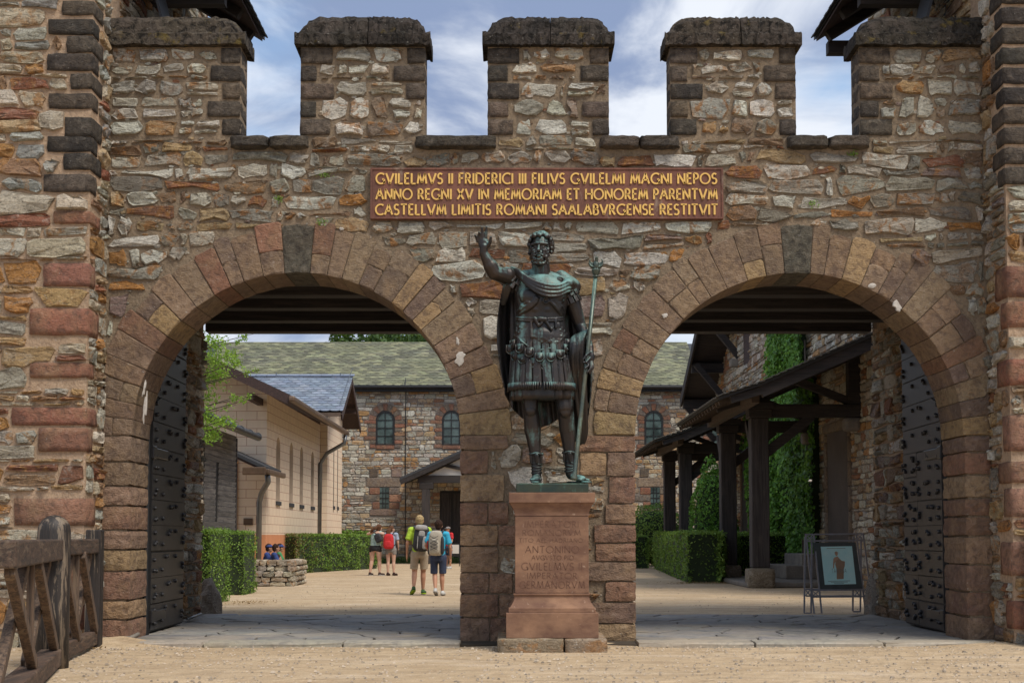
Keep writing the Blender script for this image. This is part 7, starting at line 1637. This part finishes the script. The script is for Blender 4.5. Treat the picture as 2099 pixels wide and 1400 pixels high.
def shirt(p, mat, sleeve=.55, build=1.0, hem=.50, vox=.009, tank=False):
    B = MB(); h = p.h; j = p.j; k = h * build
    B.capsule(j('chest') + Vector((-.035 * h, 0, .0)), j('waist') + Vector((-.032 * h, 0, -.02 * h)), .068 * k, .060 * k); B.capsule(j('chest') + Vector((.035 * h, 0, 0)), j('waist') + Vector((.032 * h, 0, -.02 * h)), .068 * k, .060 * k)
    lo = j('pelvis'); hz = hem * h; pel = lo
    rings = []
    for z, a, b in ((hz, .092, .072), (hz + .05 * h, .094, .074), (.62 * h, .088, .068), (.70 * h, .092, .072)):
        c = pel + (j('waist') - pel) * ((z - pel.z) / max(1e-6, j('waist').z - pel.z)); rings.append([(c.x + a * k * cos(t) * (1 + .03 * sin(5 * t)), c.y + b * k * sin(t), c.z) for t in [2 * pi * i / 24 for i in range(24)]])
    B.loft(rings)
    if not tank:
        B.capsule(j('shL'), j('shR'), .047 * k, .047 * k, flat=.9); B.capsule(j('neck') + Vector((0, 0, -.03 * h)), j('neck') + Vector((0, 0, -.008 * h)), .050 * k, .038 * k)
        for s in 'LR': e = j('sh' + s).lerp(j('el' + s), sleeve); B.capsule(j('sh' + s), e, .043 * k, .042 * k); B.tube([j('sh' + s), e, e + (e - j('sh' + s)).normalized() * .02 * h], [.04 * k, .044 * k, .046 * k], 12)
    else:
        for s in 'LR': B.capsule(j('sh' + s) * .55 + j('neck') * .45 + Vector((0, 0, .01 * h)), j('chest'), .030 * k, .05 * k)
    return p.add('shirt', B, mat, vox, 2)
def shorts(p, mat, to=.8, build=1.0, flare=1.25, vox=.009, top=.56):
    B = MB(); h = p.h; j = p.j; k = h * build; c = j('pelvis')
    B.loft([[(c.x + a * k * cos(t), c.y + b * k * sin(t), z) for t in [2 * pi * i / 24 for i in range(24)]] for z, a, b in ((.455 * h, .085, .072), (.49 * h, .098, .082), (.53 * h, .093, .076), (top * h, .086, .068))])
    for s in 'LR': sx = Vector(((-.010 if s == 'L' else .010) * h, 0, 0)); e = j('hip' + s).lerp(j('knee' + s), to) + sx; B.capsule(j('hip' + s), j('hip' + s).lerp(e, .5), .060 * k, .050 * k); B.tube([j('hip' + s), j('hip' + s).lerp(e, .5), e], [.060 * k, .052 * k, .044 * k * flare ** .7], 16)
    return p.add('shorts', B, mat, vox, 2)
def shoes(p, mat, sole='whiteshoe'):
    h = p.h
    for s in 'LR':
        a = p.j('an' + s); t = p.j('toe' + s); d = (t - a); d.z = 0 if abs(d.z) < .06 * h else d.z; heel = a + Vector((0, -.02 * h, -.024 * h)); B = MB(); B.capsule(heel + Vector((0, 0, .002)), t + Vector((0, 0, .004 * h)), .028 * h, .024 * h, flat=.85); B.capsule(a + Vector((0, 0, .0)), heel, .024 * h, .026 * h)
        sh = p.add('shoe', B, mat, .006, 1); S_ = MB(); S_.capsule(heel + Vector((0, 0, -.016 * h)), t + Vector((0, 0, -.013 * h)), .028 * h, .025 * h, flat=.35); p.add('sole', S_, sole, parent=sh)
def hair_short(p, mat, vol=1.0, tuft=True, seed=1):
    B = MB(); h = p.h; hd = p.j('head'); R = p.R; rng = random.Random(seed)
    B.ell(hd + R @ Vector((0, -.012 * h, .022 * h)), (.052 * h * vol, .060 * h * vol, .058 * h * vol)); B.ell(hd + R @ Vector((0, -.030 * h, -.010 * h)), (.043 * h, .038 * h, .045 * h))
    for i in range(90):
        a = rng.uniform(0, 2 * pi); z = rng.uniform(-.2, 1); r_ = sqrt(max(0, 1 - z * z))
        if sin(a) > .3 and z < .45: continue
        c = hd + R @ Vector((.050 * h * vol * r_ * cos(a), -.012 * h + .058 * h * vol * r_ * sin(a), .022 * h + .056 * h * vol * z)); B.capsule(c, c + Vector((rng.uniform(-.006, .006) * h, rng.uniform(-.006, .004) * h, rng.uniform(.0, .012) * h)), .006 * h, .003 * h, 6)
    return p.add('hair', B, mat, .006, 1)
def hair_long(p, mat, pts, r, seed=2):
    B = MB(); h = p.h; hd = p.j('head'); R = p.R; rng = random.Random(seed); B.ell(hd + R @ Vector((0, -.014 * h, .020 * h)), (.054 * h, .062 * h, .058 * h)); B.ell(hd + R @ Vector((0, -.03 * h, -.015 * h)), (.046 * h, .042 * h, .055 * h))
    for i in range(14):
        o = Vector((rng.uniform(-.03, .03), rng.uniform(-.015, .012), 0)) * h; B.tube([Vector(q_) * h + o * (.4 + .6 * t / len(pts)) + Vector((0, 0, rng.uniform(-.01, .01) * h)) for t, q_ in enumerate(pts)], [x * h for x in r], 7)
    return p.add('hair', B, mat, .007, 1)
def rbox(B, c, d, R=Matrix.Identity(3), e=.5, nu=20, nv=12, taper=.85):
    c = Vector(c); sg = lambda v: (1 if v >= 0 else -1) * abs(v) ** e; vs = []
    for jv in range(nv + 1):
        t = -pi / 2 + pi * jv / nv
        for i in range(nu): a = 2 * pi * i / nu; tp = 1 + (taper - 1) * (.5 + .5 * sg(sin(t))); vs.append(c + R @ Vector((d[0] / 2 * sg(cos(t)) * sg(cos(a)) * tp, d[1] / 2 * sg(cos(t)) * sg(sin(a)) * tp, d[2] / 2 * sg(sin(t)))))
    B.add(vs, [(jv * nu + i, jv * nu + (i + 1) % nu, (jv + 1) * nu + (i + 1) % nu, (jv + 1) * nu + i) for jv in range(nv) for i in range(nu)])
def backpack(p, label, main, size=(.19, .12, .30), at=(0, -.115, .70), parts=(), tilt=0, strap='bagblack', straps=True):
    """a bag is worn: its own thing, resting against the back"""
    h = p.h; c = Vector(at) * h; bg = thing('backpack', label, 'backpack', p.M @ c); R = Matrix.Rotation(tilt, 3, 'Y'); B = MB(); rbox(B, c, [v * h for v in size], R); p.w(B); B.build('main_bag', M[main], bg, smooth=True)
    for nm, mt, o, s_ in parts:
        B = MB(); rbox(B, c + R @ (Vector(o) * h), [v * h for v in s_], R, .6); p.w(B); B.build(nm, M[mt], bg, smooth=True)
    if straps:
        for s in (-1, 1):
            B = MB(); f = lambda x, y, z: Vector((x, y, z)) * h; B.tube([f(s * .05 + at[0], at[1] + .035, at[2] + size[2] * .42), f(s * .062, -.055, .835), f(s * .066, .0, .862), f(s * .068, .065, .80), f(s * .075, .07, .70), f(s * .085, -.0, .62), f(s * .07, at[1] + .03, at[2] - size[2] * .35)], .013 * h, 8, flat=.5); p.w(B); B.build('strap', M[strap], bg, smooth=True)
    return bg
def at(px, d): return SX(px, d), d + CAM_Y
WLK = 'hikers walking through the left arch'
# blond boy in lime shirt
x, y = at(860.5, 25.6)
p = person('blond boy walking away in a lime shirt and khaki shorts', x, y, 1.50, radians(4), dict(kneeL=(-.062, .015, .28), anL=(-.072, -.10, .085), toeL=(-.098, -.03, .018), kneeR=(.046, .05, .285), anR=(.044, .06, .048), toeR=(.066, .15, .018), elL=(-.155, -.02, .64), wrL=(-.160, .02, .50), haL=(-.160, .03, .455), elR=(.15, .0, .65), wrR=(.13, .08, .54), haR=(.12, .11, .51)), group=WLK, build=.94)
shirt(p, 'lime', .60, .99); shorts(p, 'khaki', .84, .98, 1.30); shoes(p, 'rubber', 'neon'); hair_short(p, 'blond', 1.0, seed=3)
backpack(p, 'black and silver backpack with a grey flap on the blond boy', 'bagblack', (.215, .14, .33), (.022, -.125, .70), [('top_flap', 'baggrey', (-.01, -.025, .135), (.17, .12, .07)), ('logo_patch', 'baggrey', (-.0, -.068, .06), (.085, .03, .075)), ('front_pocket', 'bagblack', (.02, -.065, -.06), (.15, .07, .19)), ('grey_panel', 'baggrey', (.045, -.10, -.05), (.065, .018, .16)), ('piping', 'baggrey', (-.045, -.098, -.05), (.012, .015, .16))], tilt=radians(4))
# boy in blue shirt
x, y = at(899, 25.0)
p = person('dark haired boy walking in a bright blue shirt and navy shorts', x, y, 1.40, radians(-3), dict(kneeL=(-.05, .03, .28), anL=(-.030, -.075, .085), toeL=(-.022, -.01, .022), kneeR=(.045, .03, .28), anR=(.050, .04, .052), toeR=(.06, .135, .018), elR=(.155, .0, .63), wrR=(.155, .055, .49), haR=(.145, .07, .45), elL=(-.165, -.02, .66), wrL=(-.12, .07, .56), haL=(-.11, .10, .53)), group=WLK, build=.93)
shirt(p, 'cyan', .60, .97); shorts(p, 'navy', .95, .96, 1.25); shoes(p, 'whiteshoe', 'greycloth'); hair_short(p, 'brownhair', 1.05, seed=4)
bg = backpack(p, 'beige backpack laced with black cord on the boy in blue', 'bagbeige', (.205, .13, .33), (-.02, -.12, .69), [('side_panel', 'bagblack', (.085, -.02, -.03), (.05, .10, .24)), ('side_panel', 'bagblack', (-.09, .0, -.06), (.04, .09, .18)), ('front_pocket', 'bagbeige', (-.015, -.055, -.045), (.14, .06, .20))])
for k in range(4):
    for s in (-1, 1):
        B = MB(); h = p.h; c = Vector((-.035, -.212, .60 + k * .045)) * h; B.tube([c + Vector((-s * .05, 0, 0)) * h, c + Vector((0, -.004, .022)) * h, c + Vector((s * .05, 0, .045)) * h], .0035 * h, 5); p.w(B); B.build('cord', M['bagblack'], bg)
B = MB(); c = Vector((-.125, -.09, .62)) * p.h; B.tube([c, c + Vector((0, 0, .09)) * p.h, c + Vector((0, 0, .10)) * p.h], [.018 * p.h, .018 * p.h, .009 * p.h], 10); p.w(B); tag(B.build('drink_bottle', M['bottle_red'], None, smooth=True), 'small red drink bottle in the side pocket of the beige backpack', 'bottle')
# girl in mint top leaning
x, y = at(770, 38.0)
p = person('girl in a mint top and black shorts bending her arm beside the red backpack girl', x, y, 1.50, radians(-8), dict(chest=(.018, .01, .73), neck=(.045, .015, .815), head=(.062, .045, .885), shL=(-.055, .01, .795), shR=(.135, .0, .775), elL=(-.155, .03, .775), wrL=(-.09, .10, .80), haL=(-.07, .12, .82), elR=(.165, .03, .66), wrR=(.13, .10, .58), haR=(.12, .12, .55), kneeL=(-.07, .02, .28), anL=(-.095, -.02, .05), toeL=(-.075, .07, .018), kneeR=(.075, .02, .28), anR=(.085, .0, .05), toeR=(.15, .05, .018)), 'skin_pale', .010, build=1.05, group=WLK, turn=-.4)
shirt(p, 'mint', .2, 1.03, .53, .010, tank=True); shorts(p, 'blackcloth', .30, 1.10, 1.1, .010); shoes(p, 'brownshoe', 'whiteshoe'); hair_long(p, 'longbrown', [(.05, -.01, .92), (.0, -.05, .88), (-.05, -.06, .845), (-.075, -.05, .80)], [.018, .022, .018, .008])
bg = backpack(p, 'small black sling bag on the back of the girl in mint', 'bagblack', (.14, .08, .17), (.075, -.085, .70), [('flap', 'bagblack', (0, -.03, .03), (.11, .03, .08))], tilt=radians(-25), straps=False); B = MB(); h = p.h; B.tube([Vector(v) * h for v in ((.03, -.07, .77), (-.03, -.075, .83), (-.06, .0, .85), (.0, .08, .75), (.10, .05, .64), (.12, -.07, .66))], .009 * h, 7); p.w(B); B.build('strap', M['bagblack'], bg, smooth=True)
# girl with red backpack
x, y = at(802, 38.0)
p = person('girl with long brown hair carrying a red backpack in grey shorts', x, y, 1.42, radians(-10), dict(kneeL=(-.055, .0, .28), anL=(-.060, -.01, .05), toeL=(-.05, .06, .018), kneeR=(.052, .01, .28), anR=(.060, .0, .05), toeR=(.10, .06, .018), elL=(-.13, .02, .65), wrL=(-.11, .08, .53), haL=(-.10, .10, .50), elR=(.14, .0, .65), wrR=(.14, .04, .55), haR=(.13, .07, .52), head=(.01, .015, .91)), 'skin_pale', .010, build=.95, group=WLK, turn=-.7)
shirt(p, 'plaid', .55, .95, .50, .010); shorts(p, 'greycloth', .40, 1.0, 1.2, .010); shoes(p, 'brownshoe', 'brownshoe'); hair_long(p, 'longbrown', [(.0, -.03, .93), (-.03, -.06, .88), (-.035, -.07, .83), (-.02, -.085, .775)], [.024, .028, .026, .014], 5)
backpack(p, 'plain red rounded backpack worn by the long haired girl', 'redcloth', (.215, .13, .30), (-.015, -.125, .67), [('front_pocket', 'redcloth', (0, -.05, -.06), (.17, .06, .15))])
# boy in red further off, facing the camera side
x, y = at(919, 46.0)
p = person('boy in red shirt and cap near the dark hall porch', x, y, 1.45, radians(140), dict(elL=(-.14, .02, .65), wrL=(-.13, .08, .53)), 'skin', .012, group=WLK)
shirt(p, 'redcloth', .55, 1.0, .50, .012); shorts(p, 'navy', .85, 1.0, 1.2, .012); shoes(p, 'whiteshoe'); hair_short(p, 'brownhair', 1.0)
def cap(p, mat):
    h = p.h; hd = p.j('head'); R = p.R; B = MB(); rings = []
    for k in range(6): t = k / 5 * pi / 2; rings.append([tuple(hd + R @ Vector((.058 * h * cos(t) * cos(a), -.006 * h + .067 * h * cos(t) * sin(a), .022 * h + .052 * h * sin(t)))) for a in [2 * pi * i / 18 for i in range(18)]])
    B.loft(rings); o = p.add('cap', B, mat); B = MB(); B.capsule(hd + R @ Vector((-.02 * h, .062 * h, .022 * h)), hd + R @ Vector((.02 * h, .062 * h, .022 * h)), .034 * h, .034 * h, flat=.16, upv=(0, 0, 1)); B.v = B.v; p.add('peak', B, mat, parent=o)
cap(p, 'capcloth')
# three boys sitting behind the low wall
SIT = dict(pelvis=(0, 0, .30), waist=(0, .02, .40), chest=(0, .05, .52), neck=(0, .06, .61), head=(0, .085, .695), hipL=(-.055, .02, .28), hipR=(.055, .02, .28), kneeL=(-.07, .26, .30), kneeR=(.07, .26, .30), anL=(-.07, .30, .05), anR=(.07, .30, .05), toeL=(-.07, .40, .02), toeR=(.07, .40, .02), shL=(-.10, .05, .585), shR=(.10, .05, .585), elL=(-.13, .12, .44), elR=(.13, .12, .44), wrL=(-.08, .26, .40), wrR=(.08, .26, .40), haL=(-.06, .29, .39), haR=(.06, .29, .39))
for i, (px, d, hd_, lab, sm, capm) in enumerate(((543, 33.4, -85, 'boy in blue shirt and blue cap sitting behind the low wall, leftmost', 'bluecloth', 'bluecloth'), (557, 33.0, -75, 'bareheaded dark haired boy in blue sitting between the capped boys', 'bluecloth', None), (566, 34.0, -70, 'boy in green shirt and blue peaked cap sitting beside the hedge', 'greencloth', 'bluecloth'))):
    x, y = at(px, d); p = person(lab, x, y, 1.42, radians(hd_), SIT, 'skin', .010, z=-.19, group='boys sitting behind the low wall', turn=.2)
    B = MB(); h = p.h; j = p.j; B.capsule(j('chest') + Vector((-.035 * h, 0, 0)), j('waist') + Vector((-.03 * h, 0, -.05 * h)), .070 * h, .072 * h); B.capsule(j('chest') + Vector((.035 * h, 0, 0)), j('waist') + Vector((.03 * h, 0, -.05 * h)), .070 * h, .072 * h); B.capsule(j('shL'), j('shR'), .047 * h, .047 * h)
    for s in 'LR': B.capsule(j('sh' + s), j('sh' + s).lerp(j('el' + s), .6), .043 * h, .043 * h)
    p.add('shirt', B, sm, .011, 2); B = MB()
    for s in 'LR': B.capsule(j('hip' + s), j('hip' + s).lerp(j('knee' + s), .85), .066 * h, .056 * h)
    B.capsule(j('pelvis') + Vector((0, 0, -.01)), j('waist') + Vector((0, 0, -.06)), .082 * h, .075 * h); p.add('shorts', B, 'navy', .011, 2); shoes(p, 'brownshoe'); hair_short(p, 'brownhair', 1.0, seed=i + 8)
    if capm: cap(p, capm)
    bt = MB(); bt.b2(x - .24, x + .24, y - .16, y + .16, -.02, .29); tag(bt.build('bench_block', M['grey_stone'], None, bevel=.02), ('leftmost', 'middle', 'rightmost')[i] + ' of the stone seat blocks under the sitting boys', 'seat block')
# resting leg with neon trimmed shoe beside the wall, and the head beyond the right hedge
x, y = at(604, 33.5)
p = person('dark clothed figure sitting low behind the wall end with neon yellow shoes', x - .42, y, 1.40, radians(-90), {**SIT, 'kneeL': (-.07, .22, .34), 'kneeR': (.07, .22, .34), 'anL': (-.07, .36, .08), 'anR': (.07, .36, .08), 'toeL': (-.07, .44, .05), 'toeR': (.07, .44, .05), 'pelvis': (0, 0, .16), 'waist': (0, -.02, .24), 'chest': (0, -.04, .33), 'neck': (0, -.02, .41), 'head': (0, .02, .47), 'shL': (-.09, -.02, .39), 'shR': (.09, -.02, .39), 'hipL': (-.05, 0, .16), 'hipR': (.05, 0, .16), 'elL': (-.12, .06, .30), 'elR': (.12, .06, .30), 'wrL': (-.08, .16, .30), 'wrR': (.08, .16, .30), 'haL': (-.06, .19, .30), 'haR': (.06, .19, .30)}, 'skin', .011, z=-.12)
B = MB(); h = p.h; j = p.j; B.capsule(j('chest'), j('waist'), .085 * h, .085 * h); B.capsule(j('shL'), j('shR'), .046 * h, .046 * h); p.add('shirt', B, 'navy', .012, 2); B = MB()
for s in 'LR': B.capsule(j('hip' + s), j('knee' + s), .066 * h, .05 * h); B.capsule(j('knee' + s), j('an' + s).lerp(j('knee' + s), .15), .048 * h, .036 * h)
p.add('trousers', B, 'blackcloth', .012, 2); shoes(p, 'neon', 'blackcloth'); hair_short(p, 'brownhair', 1.0, seed=19)
x, y = at(1357, 47.8)
p = person('brown haired head of a visitor just showing over the right hedge', x, y, 1.22, radians(60), dict(), 'skin', .012); shirt(p, 'whiteshoe', .6, 1.0, .5, .013); shorts(p, 'greycloth', .8, 1, 1.2, .013); shoes(p, 'brownshoe'); hair_short(p, 'longbrown', 1.1, seed=23)
